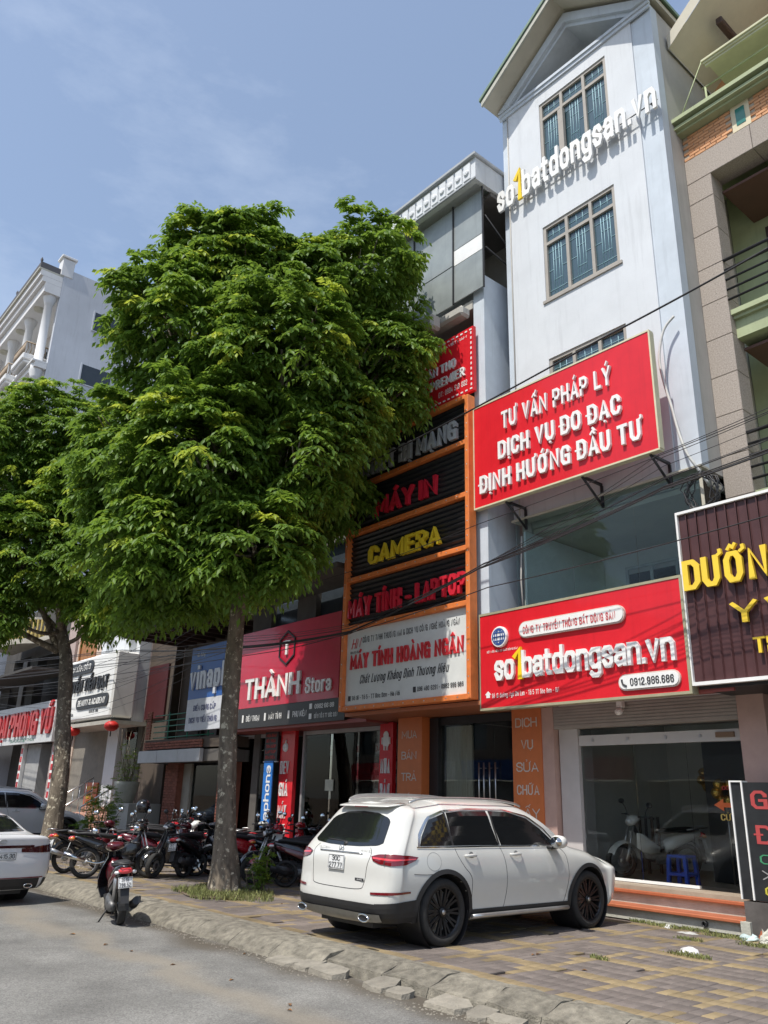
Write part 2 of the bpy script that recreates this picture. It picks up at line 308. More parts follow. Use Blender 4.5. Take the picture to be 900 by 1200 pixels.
# ------------------------------------------------------------------ the setting
asphalt = mat('asphalt', (.175, .172, .16), .88, vary=.28, scale=1.3, bump=.55, bscale=160)
def asphalt_detail():
    t = asphalt.node_tree; N = t.nodes.new; L = t.links.new; b = t.nodes['Principled BSDF']; src = b.inputs['Base Color'].links[0].from_socket
    co = N('ShaderNodeTexCoord')
    v = N('ShaderNodeTexVoronoi'); v.inputs['Scale'].default_value = 95; L(co.outputs['Object'], v.inputs[0])
    mr = N('ShaderNodeMapRange'); mr.inputs[3].default_value = .62; mr.inputs[4].default_value = 1.45; L(v.outputs['Color'], mr.inputs[0])
    h = N('ShaderNodeHueSaturation'); L(mr.outputs[0], h.inputs['Value']); L(src, h.inputs['Color'])
    # dry dust gathered along the gutter and in a wandering band, damp stain next to the kerb
    sx = N('ShaderNodeSeparateXYZ'); L(co.outputs['Object'], sx.inputs[0])
    n = N('ShaderNodeTexNoise'); n.inputs['Scale'].default_value = .9; n.inputs['Detail'].default_value = 7; L(co.outputs['Object'], n.inputs[0])
    def band(y0, wd, amp, lo, hi):
        a = N('ShaderNodeMath'); a.operation = 'MULTIPLY_ADD'; a.inputs[1].default_value = amp; L(n.outputs[0], a.inputs[0]); L(sx.outputs['Y'], a.inputs[2])
        s_ = N('ShaderNodeMath'); s_.operation = 'SUBTRACT'; s_.inputs[1].default_value = y0; L(a.outputs[0], s_.inputs[0])
        ab = N('ShaderNodeMath'); ab.operation = 'ABSOLUTE'; L(s_.outputs[0], ab.inputs[0])
        m_ = N('ShaderNodeMapRange'); m_.interpolation_type = 'SMOOTHSTEP'; m_.inputs[1].default_value = 0; m_.inputs[2].default_value = wd; m_.inputs[3].default_value = hi; m_.inputs[4].default_value = lo; L(ab.outputs[0], m_.inputs[0]); return m_.outputs[0]
    m1 = N('ShaderNodeMixRGB'); L(band(4.75, .38, 1.1, 0, .55), m1.inputs[0]); L(h.outputs[0], m1.inputs[1]); m1.inputs[2].default_value = (.27, .235, .18, 1)
    m2 = N('ShaderNodeMixRGB'); L(band(5.75, .42, .8, 0, .9), m2.inputs[0]); L(m1.outputs[0], m2.inputs[1]); m2.inputs[2].default_value = (.085, .07, .05, 1)
    L(m2.outputs[0], b.inputs['Base Color'])
asphalt_detail()
earth = mat('earth', (.16, .12, .08), .95, vary=.35, scale=9, bump=.7, bscale=60)
def sheet(name, x0, x1, y0, y1, z, m, nx=1, ny=1, jit=0):
    b = MB()
    for i in range(nx):
        for j in range(ny):
            xs = [x0+(x1-x0)*(i+k)/nx for k in (0, 1)]; ys = [y0+(y1-y0)*(j+k)/ny for k in (0, 1)]
            Z = lambda x, y: z+jit*noise.noise(Vector((x*.8, y*.8, 0)))
            b.quad(*[(x, y, Z(x, y)) for x, y in ((xs[0], ys[0]), (xs[1], ys[0]), (xs[1], ys[1]), (xs[0], ys[1]))], smooth=True)
    return struct(b.build(name, m, fixn=False))
sheet('ground', -900, 900, -900, 900, -.30, earth)
sheet('road', -160, 60, -9, 5.5, -.15, asphalt, 110, 14, .012)
paver_far = mat('paver_base', (.105, .08, .068), .9, vary=.3, scale=14, bump=.3, bscale=80)
b = MB(); b.box(-160, 40, 5.95, 40, -.29, -.018); pav = b.build('pavement', paver_far); struct(pav)
WORLD['pavement'] = Vector((0, 0, 0))
brick_m = mat('paving_brick', (.14, .118, .105), .85, vary=.38, scale=1.6, bump=.35, bscale=90, objrand=.12, island=.12)
ybrick_m = mat('yellow_brick', (.235, .18, .10), .85, vary=.38, scale=1.6, bump=.35, bscale=90, objrand=.12, island=.12)
def brick_mesh(nm, m, w_=.104, l_=.21):
    q = MB(); a, c = w_/2, l_/2; e = .006
    q.quad((-a+e, -c+e, .0), (a-e, -c+e, .0), (a-e, c-e, .0), (-a+e, c-e, .0))
    P = [(-a, -c), (a, -c), (a, c), (-a, c)]; I = [(-a+e, -c+e), (a-e, -c+e), (a-e, c-e), (-a+e, c-e)]
    for k in range(4):
        k2 = (k+1) % 4; q.quad((*P[k], -.006), (*P[k2], -.006), (*I[k2], 0), (*I[k], 0)); q.quad((*P[k], -.02), (*P[k2], -.02), (*P[k2], -.006), (*P[k], -.006))
    return q, q.mesh(nm, m, True)
qb, me_p = brick_mesh('brick', brick_m); _, me_y = brick_mesh('brick_yellow', ybrick_m)
cells = []
NXC, NYC = 8, 4
for i in range(-195, 46):
    x = -2.3-.108*(12-i) if False else -6.5+.108*i
    for j in range(0, 27):
        off = .107 if i % 2 else 0
        y = 6.06+.214*j+off*.0
        if y > 11.05 or (y > 10.55 and x > -9.1): continue
        yl = (i % NXC == 0) or (j % NYC == 0)
        if random.random() < .05: yl = not yl
        if yl and random.random() < .06: yl = False
        cells.append((x, y, yl))
dep = lambda c: (Vector((c[0], c[1], -1.476))).dot(f_)
vis = []
for c in cells:
    v_ = Vector((c[0], c[1], -1.476)); d = v_.dot(f_); sx_ = v_.dot(r2)/d*945; sy_ = -v_.dot(u2)/d*945
    c_in = d > 0 and -450 < sx_ < 450 and sy_ < 600
    shaded = (-7.6 < c[0] < -5.9 and 6.0 < c[1] < 9.9)
    vis.append((0 if c_in and not shaded else 1, d, c))
vis.sort(key=lambda t: t[:2])
stP, stY = MB(), MB()
def zj(x, y): return .012*noise.noise(Vector((x*1.3, y*1.3, 3)))+random.uniform(-.002, .002)
for k, (_, d, c) in enumerate(vis):
    x, y, yl = c; tl = (random.uniform(-.008, .008), random.uniform(-.012, .012), random.uniform(-.012, .012))
    if random.random() < .012 and k > 40: continue                    # a few bricks have gone
    if k < 298: inst('brick', me_y if yl else me_p, pav, (x, y, zj(x, y)), tl)
    else:
        Mx = Matrix.Translation((x, y, zj(x, y))) @ Matrix.Rotation(tl[0], 4, 'X') @ Matrix.Rotation(tl[1], 4, 'Y'); g = stY if yl else stP
        i0 = len(g.v); g.v += [tuple(Mx @ Vector(v)) for v in qb.v]; g.f += [tuple(i0+q for q in f) for f in qb.f]; g.sm += [False]*len(qb.f)
o = stP.build('paving_field', brick_m, pav, kind='stuff', fixn=False); o = stY.build('yellow_paving_field', ybrick_m, pav, kind='stuff', fixn=False)
# kerb: sloping concrete stones, each its own piece
kerb_m = mat('kerb_concrete', (.205, .188, .150), .92, vary=.5, scale=9, bump=1.0, bscale=75, objrand=.13)
kb = MB(); kb.box(-60, 10, 5.6, 5.95, -.28, -.10); kerb = kb.build('kerb', kerb_m); struct(kerb); WORLD['kerb'] = Vector((0, 0, 0))
def rough_block(prof, x0, x1, amp, nx=10, seed=0, sub=4, gap=.004):
    """extrude a cross-section (y, z) along x with chipped, noisy faces"""
    P = []
    for k in range(len(prof)-1):
        for s_ in range(sub): t = s_/sub; P.append((prof[k][0]*(1-t)+prof[k+1][0]*t, prof[k][1]*(1-t)+prof[k+1][1]*t))
    P.append(prof[-1]); q = MB(); rows = []
    for i in range(nx+1):
        x = x0+gap+(x1-x0-2*gap)*i/nx; row = []
        for (y, z) in P:
            n1 = noise.noise(Vector((x*3+seed, y*4, z*4)))*amp+noise.noise(Vector((x*11, y*13+seed, z*13)))*amp*.45
            e = -.009 if i in (0, nx) else 0
            row.append((x, y+n1*.6-e*.4, z+n1+e*.5))
        rows.append(row)
    for i in range(nx): q.strip(rows[i], rows[i+1], smooth=False)
    q.quad(*rows[0]); q.quad(*rows[-1][::-1]); return q
x = -34; k = 0
while x < -1.5:
    L_ = .86 if x < -8.2 else random.uniform(.55, .95); am = .006 if x < -9.5 else (.010 if x < -7.2 else .018)
    pr_ = [(5.40, -.17), (5.43, -.115), (5.60, -.012), (5.78, .008), (5.99, .006)] if x < -7.6 else [(5.52, -.17), (5.56, -.06), (5.68, -.03), (5.80, .012), (5.99, .006)]
    q = rough_block(pr_, x, x+L_, am, nx=(8 if x < -12 else 16), seed=k*3.7, sub=(2 if x < -12 else 5)); q.build('kerb_stone', kerb_m, kerb); x += L_; k += 1
slab_m = mat('broken_concrete', (.245, .225, .185), .9, vary=.25, scale=7, bump=.8, bscale=50, objrand=.12)
sx0 = -8.1
while sx0 < -3.0:                                                      # broken slabs lying along the gutter
    L_ = random.uniform(.22, .62); y0 = 5.30+random.uniform(-.05, .04); y1 = y0+random.uniform(.18, .36)
    n_ = random.randint(5, 8); poly = []
    for j in range(n_):
        a = 2*PI*(j+random.uniform(-.4, .4))/n_; poly.append((sx0+L_/2+L_/2*math.copysign(abs(math.cos(a))**.6, math.cos(a)), (y0+y1)/2+(y1-y0)/2*math.copysign(abs(math.sin(a))**.6, math.sin(a))))
    z = -.115+random.uniform(-.02, .012); q = MB(); tp = [(a_, b_, z+.035*(b_-y0)/.25+random.uniform(-.006, .006)) for a_, b_ in poly]
    q.quad(*tp); cx = sum(p_[0] for p_ in poly)/n_; cy = sum(p_[1] for p_ in poly)/n_
    for j in range(n_): j2 = (j+1) % n_; q.quad(tp[j], tp[j2], (poly[j2][0]+.02*(poly[j2][0]-cx), poly[j2][1]-.02, -.17), (poly[j][0]+.02*(poly[j][0]-cx), poly[j][1]-.02, -.17))
    q.build('concrete_slab', slab_m, kerb); sx0 += L_*(.98 if random.random() < .75 else 1.7)
# gravel and dirt in the gutter
q = MB()
for _ in range(1500):
    x = random.uniform(-15, -2.8); y = 5.36+random.gauss(0, .09)-(.1 if x > -8 else 0); r_s = random.uniform(.004, .014)*(1.5 if random.random() < .07 else 1); c = Vector((x, y, -.145)); i = len(q.v)
    for a in range(4): q.v.append((x+r_s*math.cos(a*1.57+x), y+r_s*math.sin(a*1.57+x), -.15+r_s*.3))
    q.v.append((x, y, -.15+r_s)); q.f += [(i+a, i+(a+1) % 4, i+4) for a in range(4)]; q.sm += [False]*4
tag(q.build('gravel', slab_m, kind='stuff', fixn=False), 'loose pale grit scattered in the gutter along the kerb', 'gravel')

# ------------------------------------------------------------------ shared wall materials
M_white = mat('white_render', (.61, .635, .66), .8, vary=.06, scale=1.2, bump=.15, bscale=60, streak=.3)
M_grey = mat('grey_render', (.43, .415, .38), .85, vary=.10, scale=1.5, bump=.2, bscale=60, streak=.35)
M_band = mat('blue_band', (.53, .585, .64), .8, vary=.08, scale=2, bump=.1, bscale=60, streak=.3)
M_cream = mat('cream_soffit', (.52, .49, .40), .8, vary=.08, scale=2, bump=.1)
M_frame = mat('window_frame', (.36, .33, .29), .55, vary=.08)
M_pane = mat('blue_window_glass', (.045, .085, .105), .07, vary=.12, scale=1.5, spec=1.0)
M_grille = mat('pale_grille', (.30, .50, .56), .5)
M_red = mat('red_sign', (.66, .014, .024), .38, vary=.05, coat=.2, spec=.4, streak=.25)
M_letter = mat('white_letter', (.80, .80, .78), .5, vary=.05)
M_yellow = mat('yellow_letter', (.86, .60, .02), .4, vary=.04)
M_edge = mat('sign_edge', (.62, .58, .40), .5, vary=.1)
M_black = mat('black_steel', (.02, .02, .022), .45, vary=.2)
M_orange = mat('orange_frame', (.72, .20, .05), .5, vary=.14, scale=6)
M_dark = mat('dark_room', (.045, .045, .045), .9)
M_room = mat('grey_room', (.72, .73, .70), .9, vary=.05)
M_green = mat('green_paint', (.36, .41, .24), .75, vary=.1, scale=2, streak=.3)
M_steel = mat('brushed_steel', (.6, .6, .6), .3, metal=1)
M_pink = mat('pink_pillar', (.50, .34, .29), .45, vary=.1, scale=3, coat=.2)
M_tile = mat('terracotta_step', (.42, .13, .06), .45, vary=.15, scale=5, coat=.15, bump=.05)
M_conc = mat('pale_concrete', (.46, .46, .40), .85, vary=.15, scale=4, bump=.3, bscale=50)
G_shop = glass('shop_glass', (.86, .88, .87), .9, 1.3, .0)
G_up = glass('balcony_glass', (.86, .92, .92), .95, 1.27, .0)
def wall_holes(mb, x0, x1, y0, y1, z0, z1, holes):
    xs = sorted({x0, x1, *[h[0] for h in holes], *[h[1] for h in holes]}); 
    for a, c in zip(xs, xs[1:]):
        zs = [z0]; hh = sorted([h for h in holes if h[0] <= a+1e-6 and h[1] >= c-1e-6], key=lambda h: h[2]); z = z0
        for h in hh:
            if h[2] > z: mb.box(a, c, y0, y1, z, h[2], skip='' )
            z = h[3]
        if z1 > z: mb.box(a, c, y0, y1, z, z1)
    return mb

# ================================================================== white office building with the gable
so1 = thing('office_building', 'tall narrow white building with a gabled roof and a glazed first floor', 'building', (-7.35, 10.8, 0))
XL, XR, YF = -9.2, -5.5, 10.8
W4 = (-8.22, -6.56, 10.58, 12.29); W5 = (-8.17, -6.52, 13.72, 15.41); W3 = (-8.22, -6.56, 7.5, 9.31)
q = wall_holes(MB(), XL+.14, XR-.42, YF, YF+.25, 6.33, 15.85, [W3, W4, W5]); q.build('wall', M_white, so1)
q = MB(); q.box(XL, XL+.138, YF+.03, YF+.25, 6.33, 15.85); q.box(XR-.418, XR, YF+.03, YF+.25, 6.33, 15.85); q.build('corner_band', M_band, so1)
q = MB(); q.box(XR-.22, XR-.004, YF+.252, 21, 6.33, 15.85); q.box(XL+.004, XL+.22, YF+.252, 21, 3.2, 15.85); q.box(XL+.03, XL+.22, 11.51, 21, 0, 3.199); q.box(XL+.222, XR-.222, 20.7, 21, 0, 15.85)
q.quad((XR-.1, YF+.26, 15.85), (XR-.1, 20.9, 15.85), (XR-.1, 20.9, 15.95), (XR-.1, YF+.26, 15.95)); q.build('side_wall', M_grey, so1)
for z0, z1 in ((9.75, 9.95), (13.0, 13.2), (6.2, 6.328)):
    q = MB(); q.box(XL+.23, XR-.23, YF+.26, 20.6, z0, z1); q.build('floor_slab', M_conc, so1)
q = MB(); q.box(XL-.02, XR+.02, YF-.04, YF-.002, 15.72, 15.80); q.box(XL-.03, XR+.03, YF-.07, YF-.002, 15.80, 15.87); q.build('cornice', M_band, so1)
# gable: recessed tympanum, stepped moulding, overhanging roof
AP = (-7.33, 17.2); tri = [(XL+.02, 15.87), (XR-.02, 15.87), AP]
q = MB(); q.prism([(XL+.5, 15.87), (XR-.5, 15.87), (AP[0], AP[1]-.35)], (0, 11.7, 0), FX, FZ, (0, .1, 0)); q.build('tympanum', M_cream, so1)
for (e, y0, y1, d) in ((0, YF-.12, YF+.02, .16), (.13, YF-.04, YF+.9, .12)):
    q = MB()
    for sx_, ex in ((-1, XL), (1, XR)):
        ax_ = AP[0]; az = AP[1]-e*1.2; bx_ = ex-sx_*e*1.6; bz = 15.88
        P = [(bx_, bz), (ax_, az), (ax_, az-d*1.5), (bx_-sx_*d*1.9, bz)]
        q.prism(P, (0, y0, 0), FX, FZ, (0, y1-y0, 0))
    q.build('gable_moulding', M_band, so1)
roof_m = mat('green_roof_sheet', (.16, .24, .17), .6, vary=.2)
for sx_, ex in ((-1, XL-.08), (1, XR+.1)):
    bz = AP[1]+.1-(abs(ex-AP[0]))*.72
    P = [(ex, bz), (AP[0], AP[1]+.1), (AP[0], AP[1]+.22), (ex, bz+.12)]
    q = MB(); q.prism(P, (0, 10.3, 0), FX, FZ, (0, 10.7, 0)); q.build('roof_soffit', M_cream, so1)
    P = [(ex+sx_*.06, bz+.121), (AP[0], AP[1]+.222), (AP[0], AP[1]+.3), (ex+sx_*.06, bz+.2)]
    q = MB(); q.prism(P, (0, 10.22, 0), FX, FZ, (0, 10.8, 0)); q.build('roof_sheet', roof_m, so1)
    P = [(ex+sx_*.02, bz-.02), (AP[0], AP[1]+.08), (AP[0], AP[1]+.21), (ex+sx_*.02, bz+.11)]
    q = MB(); q.prism(P, (0, 10.25, 0), FX, FZ, (0, .048, 0)); q.build('barge_board', M_conc, so1)
def office_window(Wn, parent):
    x0, x1, z0, z1 = Wn; y = YF+.02; t = .065; q = MB(); zt = z1-.45
    for a in (0, 1, 2, 3):
        xc = x0+(x1-x0)*a/3; xa = min(max(xc-t/2, x0), x1-t); q.box(xa, xa+t, y, y+.09, z0, z1)
    for z in (z0, zt, z1-t):
        for a in range(3): q.box(x0+(x1-x0)*a/3+t*.5+.001, x0+(x1-x0)*(a+1)/3-t*.5-.001, y+.002, y+.088, z, z+t)
    fr = q.build('window', M_frame, parent)
    for a in range(3):
        xa, xb = x0+(x1-x0)*a/3+t*.5, x0+(x1-x0)*(a+1)/3-t*.5
        for (za, zb) in ((z0+t, zt), (zt+t, z1-t)):
            p_ = MB(); p_.box(xa, xb, y+.05, y+.058, za, zb); p_.build('pane', M_pane, fr)
            g = MB(); ym = y+.046; n_ = 3; W_ = xb-xa
            for fx in ((.3, .42, .58, .7) if zb-za > .6 else (.35, .65)):
                g.tube([(xa+W_*fx, ym, za+.02), (xa+W_*fx, ym, zb-.02)], .0065, 5)
            if zb-za > .6:
                for fz, xa_, xb_ in ((.12, 0, 1), (.3, .3, .7), (.5, 0, .3), (.5, .7, 1), (.68, .3, .7), (.86, 0, 1)):
                    g.tube([(xa+W_*xa_, ym, za+(zb-za)*fz), (xa+W_*xb_, ym, za+(zb-za)*fz)], .0065, 5)
            else: g.tube([(xa, ym, (za+zb)/2), (xb, ym, (za+zb)/2)], .0065, 5)
            g.build('grille', M_grille, fr)
    s_ = MB(); s_.box(x0-.05, x1+.05, YF-.03, YF+.03, z0-.06, z0-.002); s_.build('sill', M_frame, fr)
for Wn in (W3, W4, W5): office_window(Wn, so1)
q = MB(); q.box(W5[0]+.50, W5[0]+.62, YF-.05, YF+.03, W5[2]+.1, W5[3]-.55); q.build('open_shutter_edge', M_frame, so1)
# facade lettering on stand-offs
def fatten(o):                                                          # the 1 is cut larger and bolder than its neighbours
    V_ = o.data.vertices; xs = [v.co.x for v in V_]; cx = (min(xs)+max(xs))/2; z0 = min(v.co.z for v in V_)
    for v in V_: v.co.x = cx+(v.co.x-cx)*1.5; v.co.z = z0+(v.co.z-z0)*1.18-.02
ls = fl('so1batdongsan.vn', -9.24, 13.18, YF-.12, 3.76, .68, M_letter, so1, wx=.20, depth=.05, split=True, gap=.06, specials={'1': M_yellow})
for o in ls:
    if o.data.materials[0] is M_yellow: o['label'] = 'yellow number 1'; o.location.y -= .012; fatten(o)
q = MB()
for x in (-8.9, -8.2, -7.5, -6.8, -6.1, -5.6): q.tube([(x, YF+.01, 13.36), (x, YF-.11, 13.36)], .014, 6)
q.tube([(-9.15, YF-.11, 13.38), (-5.48, YF-.11, 13.38)], .012, 6); q.build('letter_rail', M_black, so1)
# glazed first floor
q = MB(); gx = [XL+.06, XL+1.28, XL+2.5, XR-.06]
for a, c in zip(gx, gx[1:]): p_ = MB(); p_.box(a+.006, c-.006, YF-.01, YF+.002, 4.3, 6.3); p_.build('glass_panel', G_up, so1)
p_ = MB(); p_.box(XR-.05, XR-.038, YF+.01, YF+1.6, 4.3, 6.3); p_.build('glass_panel', G_up, so1)
q = MB(); q.box(XL, XR+.02, YF-.05, YF+.2, 6.3, 6.335); q.box(XR-.05, XR+.0, YF-.012, YF+.0, 4.3, 6.3); q.build('glazing_rail', M_cream, so1)
q = MB(); q.box(XL+.22, XR-.03, YF+.3, 13.2, 6.1, 6.19); q.build('room_ceiling', M_cream, so1)
q = MB(); q.box(XL+.23, XR-.06, 13.2, 13.3, 4.3, 6.1); q.build('room_wall', mat('pale_blue_room', (.82, .86, .87), .8, vary=.05), so1)
q = MB(); q.box(-8.35, -7.35, 13.12, 13.19, 4.32, 5.62); q.build('inner_door', M_black, so1)
q = MB()
for x in (-8.37, -7.85, -7.33): q.box(x-.03, x+.03, 13.08, 13.115, 4.32, 5.7)
q.box(-8.4, -7.3, 13.08, 13.115, 5.705, 5.76); q.box(-6.95, -5.9, 13.1, 13.19, 4.6, 5.7); q.build('inner_frame', mat('pale_frame', (.55, .6, .62), .6), so1)
q = MB(); q.box(XL+.25, XR+.0, YF+.01, 13.2, 4.15, 4.29); q.build('floor_slab', mat('pale_bounce_floor', (.7, .7, .66), .4), so1); q = MB(); q.box(XL+.221, XL+.26, YF+.02, 13.19, 4.3, 6.09); q.build('room_wall', mat('pale_blue_room', (.7, .76, .78), .8), so1)  # floor colour set pale to bounce light up into the room
q = MB(); q.box(XR-.2, XR-.0, YF+1.62, 21, 0, 6.329); q.build('side_wall', M_grey, so1)
# ground-floor shopfront
q = MB(); q.box(-9.12, -8.72, 11.1, 11.5, .36, 3.0); q.build('pillar', M_pink, so1)
q = MB(); q.box(-5.54, -5.16, 11.1, 11.5, .0, 3.2); q.build('pillar', M_pink, so1)
q = MB(); q.box(-8.70, -8.33, 11.22, 11.6, .36, 2.72); q.build('door_jamb', mat('pale_jamb', (.52, .50, .49), .5, vary=.05), so1)
q = MB(); q.box(-8.719, -5.541, 11.12, 11.55, 2.64, 3.0)
for i in range(7): q.box(-8.715, -5.545, 11.105, 11.119, 2.66+i*.048, 2.66+i*.048+.034)
q.build('shutter_box', mat('shutter_grey', (.36, .33, .30), .5, vary=.1), so1)
q = MB(); q.box(-9.19, -5.15, 10.35, 11.1, 3.01, 3.1); q.box(-9.19, -5.15, 10.3, 10.34, 2.92, 3.1); q.build('canopy_soffit', mat('red_soffit', (.34, .09, .08), .5, vary=.1), so1)
gxs = [-8.32, -7.35, -6.48, -5.56]
for a, c in zip(gxs, gxs[1:]): p_ = MB(); p_.box(a+.005, c-.005, 11.29, 11.302, .46, 2.64); p_.build('glass_door', G_shop, so1)
q = MB(); q.box(-8.32, -5.56, 11.24, 11.36, 2.37, 2.53); q.build('door_rail', mat('pale_rail', (.55, .55, .54), .4, vary=.04), so1)
q = MB()
for x in (-8.05, -7.4, -6.75, -6.2): q.tube([(x, 11.235, 2.45), (x, 11.22, 2.45)], .025, 10)
q.build('rail_bolt', M_steel, so1, kind='stuff')
q = MB(); q.box(-5.95, -5.68, 11.2, 11.238, 2.42, 2.49); q.build('door_closer', mat('bronze', (.2, .13, .08), .5), so1)
q = MB(); q.box(-8.32, -6.45, 11.27, 11.33, .42, .458); q.build('door_sill', M_letter, so1)
q = MB(); q.box(-8.95, -5.54, 10.87, 11.4, .362, .412); q.box(-8.9, -5.56, 11.401, 16.5, .36, .408); q.build('shop_floor', mat('sandstone_tile', (.36, .29, .22), .5, vary=.15), so1)
q = MB(); q.box(-8.95, -5.45, 10.93, 11.395, .0, .31); q.box(-8.95, -5.52, 10.64, 10.928, .0, .135); q.box(-5.54, -5.42, 10.55, 11.0, 0, .17); q.build('step_block', M_conc, so1)
q = MB(); q.bev(-8.96, -5.44, 10.86, 11.3, .312, .36, .008); q.build('upper_step_tread', M_tile, so1)
q = MB(); q.bev(-8.96, -5.52, 10.58, 10.95, .137, .18, .008); q.build('lower_step_tread', M_tile, so1)
q = MB(); q.box(-8.9, -5.56, 14.8, 14.9, .4, 3); q.box(-8.95, -8.9, 11.62, 16.5, .4, 3); q.box(-5.56, -5.5, 11.62, 16.5, .4, 3); q.box(-8.95, -5.5, 11.56, 16.6, 3.02, 3.1); q.build('shop_room', M_room, so1)
q = MB(); q.box(-6.95, -5.6, 12.6, 12.7, .42, 2.5); q.build('dark_partition', M_black, so1)
q = MB(); q.prism([(-6.12, 1.52), (-5.98, 1.60), (-5.98, 1.55), (-5.6, 1.55), (-5.6, 1.49), (-5.98, 1.49), (-5.98, 1.44)], (0, 11.28, 0), FX, FZ, (0, .004, 0)); q.build('arrow_sticker', mat('orange_sticker', (.75, .16, .04), .5), so1)
fl('CỬA TỰ', -6.04, 1.32, 11.285, .42, .085, mat('gold_sticker', (.72, .55, .15), .5), so1, depth=.002)
fl('ĐÓNG MỞ', -5.98, 1.72, 11.285, .36, .05, mat('red_sticker', (.4, .03, .03), .5), so1, depth=.002)
# cable and pipe on the facade
q = MB(); q.tube([(XL+.17, YF-.012, 6.4), (XL+.17, YF-.012, 15.7)], .014, 6); q.tube([(XL+.2, YF-.012, 6.0), (XL+.16, YF-.015, 5.2), (XL+.2, YF-.02, 4.5)], .016, 6); q.build('downpipe', M_grey, so1)
wc = [(-5.62, 10.7, 8.95), (-5.80, 10.66, 8.75), (-5.90, 10.62, 8.3), (-5.86, 10.6, 7.85), (-5.76, 10.58, 7.35), (-5.68, 10.56, 6.9), (-5.58, 10.55, 6.5), (-5.48, 10.6, 6.25), (-5.40, 10.75, 6.0)]
def smooth(P, n=6):
    P = [Vector(p) for p in P]; out = []
    for i in range(len(P)-1):
        a, b_, c, d = P[max(i-1, 0)], P[i], P[i+1], P[min(i+2, len(P)-1)]
        for k in range(n):
            t = k/n; out.append(.5*((2*b_)+(c-a)*t+(2*a-5*b_+4*c-d)*t*t+(3*b_-a-3*c+d)*t**3))
    return out+[P[-1]]
q = MB(); q.tube(smooth(wc), .022, 8); tag(q.build('white_hose', mat('hose', (.55, .55, .52), .6)), 'pale looping hose hanging down the right edge of the white facade', 'hose')
# security camera
c = thing('security_camera', 'small white security camera hanging under the lower red sign above the shop door', 'camera', (-7.33, 11.0, 2.9))
q = MB(); q.bev(-.05, .05, -.05, .05, .0, .12, .01); q.build('bracket', M_letter, c, local=True)
q = MB(); q.lathe([(0, .06), (.05, .05), (.055, 0), (.05, -.03), (0, -.035)], (0, -.04, -.06), (0, -.7, -.3), 14); q.build('housing', M_letter, c, local=True)
q = MB(); q.lathe([(.03, 0), (0, .005)], (0, -.078, -.078), (0, -.7, -.3), 12); q.build('lens', M_black, c, local=True)

# ================================================================== upper red sign
s = thing('red_signboard', 'big red sign with three lines of white letters on steel brackets', 'sign', (-7.69, 10.2, 6.5))
q = MB(); q.box(-9.58, -5.82, 10.2, 10.30, 6.53, 8.54); q.build('panel', M_red, s)
q = MB(); q.box(-9.60, -5.80, 10.19, 10.31, 8.541, 8.57); q.box(-9.60, -5.80, 10.19, 10.31, 6.50, 6.529); q.box(-9.60, -9.581, 10.19, 10.31, 6.53, 8.54); q.box(-5.819, -5.79, 10.19, 10.31, 6.53, 8.54); q.build('frame', M_edge, s)
for tx, x0, z0, W_, H_ in (('TƯ VẤN PHÁP LÝ', -8.86, 7.88, 2.36, .34), ('DỊCH VỤ ĐO ĐẠC', -8.96, 7.31, 2.58, .34), ('ĐỊNH HƯỚNG ĐẦU TƯ', -9.42, 6.76, 3.42, .34)):
    fl(tx, x0, z0, 10.2, W_, H_, M_letter, s, wx=.25, depth=.05, split=True, gap=.10)
for x in (-8.88, -7.25, -6.0):
    q = MB(); q.box(x-.02, x+.02, 10.3, 10.78, 6.48, 6.52); q.box(x-.02, x+.02, 10.76, 10.798, 6.1, 6.479)
    q.tube([(x, 10.25, 6.5), (x, 10.78, 6.12)], .022, 6); q.build('bracket', M_black, s)
# ================================================================== lower red sign
s = thing('red_signboard', 'lower red sign with globe emblem and phone number pill over the glass shopfront', 'sign', (-7.55, 10.15, 2.9))
q = MB(); q.box(-9.45, -5.68, 10.15, 10.30, 2.94, 4.49); q.build('panel', M_red, s)
q = MB(); q.box(-9.47, -5.64, 10.14, 10.31, 4.491, 4.53); q.box(-9.47, -5.64, 10.14, 10.31, 2.90, 2.939); q.box(-9.47, -9.451, 10.14, 10.31, 2.94, 4.49); q.box(-5.679, -5.64, 10.14, 10.31, 2.94, 4.49); q.build('frame', mat('olive_edge', (.35, .33, .22), .5), s)
def pill(x0, x1, z0, z1, y, d, m, parent, nm='plate', ins=.0):
    r = (z1-z0)/2; zc = (z0+z1)/2; P = []
    for k in range(11): a = -PI/2-PI*k/10; P.append((x0+r+r*math.cos(a), zc+r*math.sin(a)))
    for k in range(11): a = PI/2-PI*k/10; P.append((x1-r+r*math.cos(a), zc+r*math.sin(a)))
    q = MB(); q.prism(P, (0, y, 0), FX, FZ, (0, -d, 0)); return q.build(nm, m, parent)
dk = mat('dark_print', (.03, .03, .035), .5); rdp = mat('red_print', (.55, .02, .03), .45); blp = mat('blue_print', (.04, .09, .30), .45)
pill(-8.56, -6.56, 3.99, 4.26, 10.149, .04, mat('pill_rim', (.6, .5, .45), .4), s); pill(-8.54, -6.58, 4.01, 4.24, 10.108, .012, M_letter, s)
fl('CÔNG TY TRUYỀN THÔNG BẤT ĐỘNG SẢN', -8.46, 4.055, 10.095, 1.8, .115, rdp, s, wx=.2, depth=.003)
pill(-6.75, -5.78, 3.01, 3.24, 10.149, .03, mat('pill_rim', (.6, .5, .45), .4), s); pill(-6.73, -5.80, 3.03, 3.22, 10.118, .012, M_letter, s)
fl('0912.986.686', -6.55, 3.07, 10.105, .7, .105, dk, s, wx=.17, depth=.003)
q = MB(); q.tube(smooth([(-6.68, 10.10, 3.17), (-6.67, 10.10, 3.11), (-6.61, 10.10, 3.07)], 4), .014, 6); q.build('phone_emblem', dk, s)
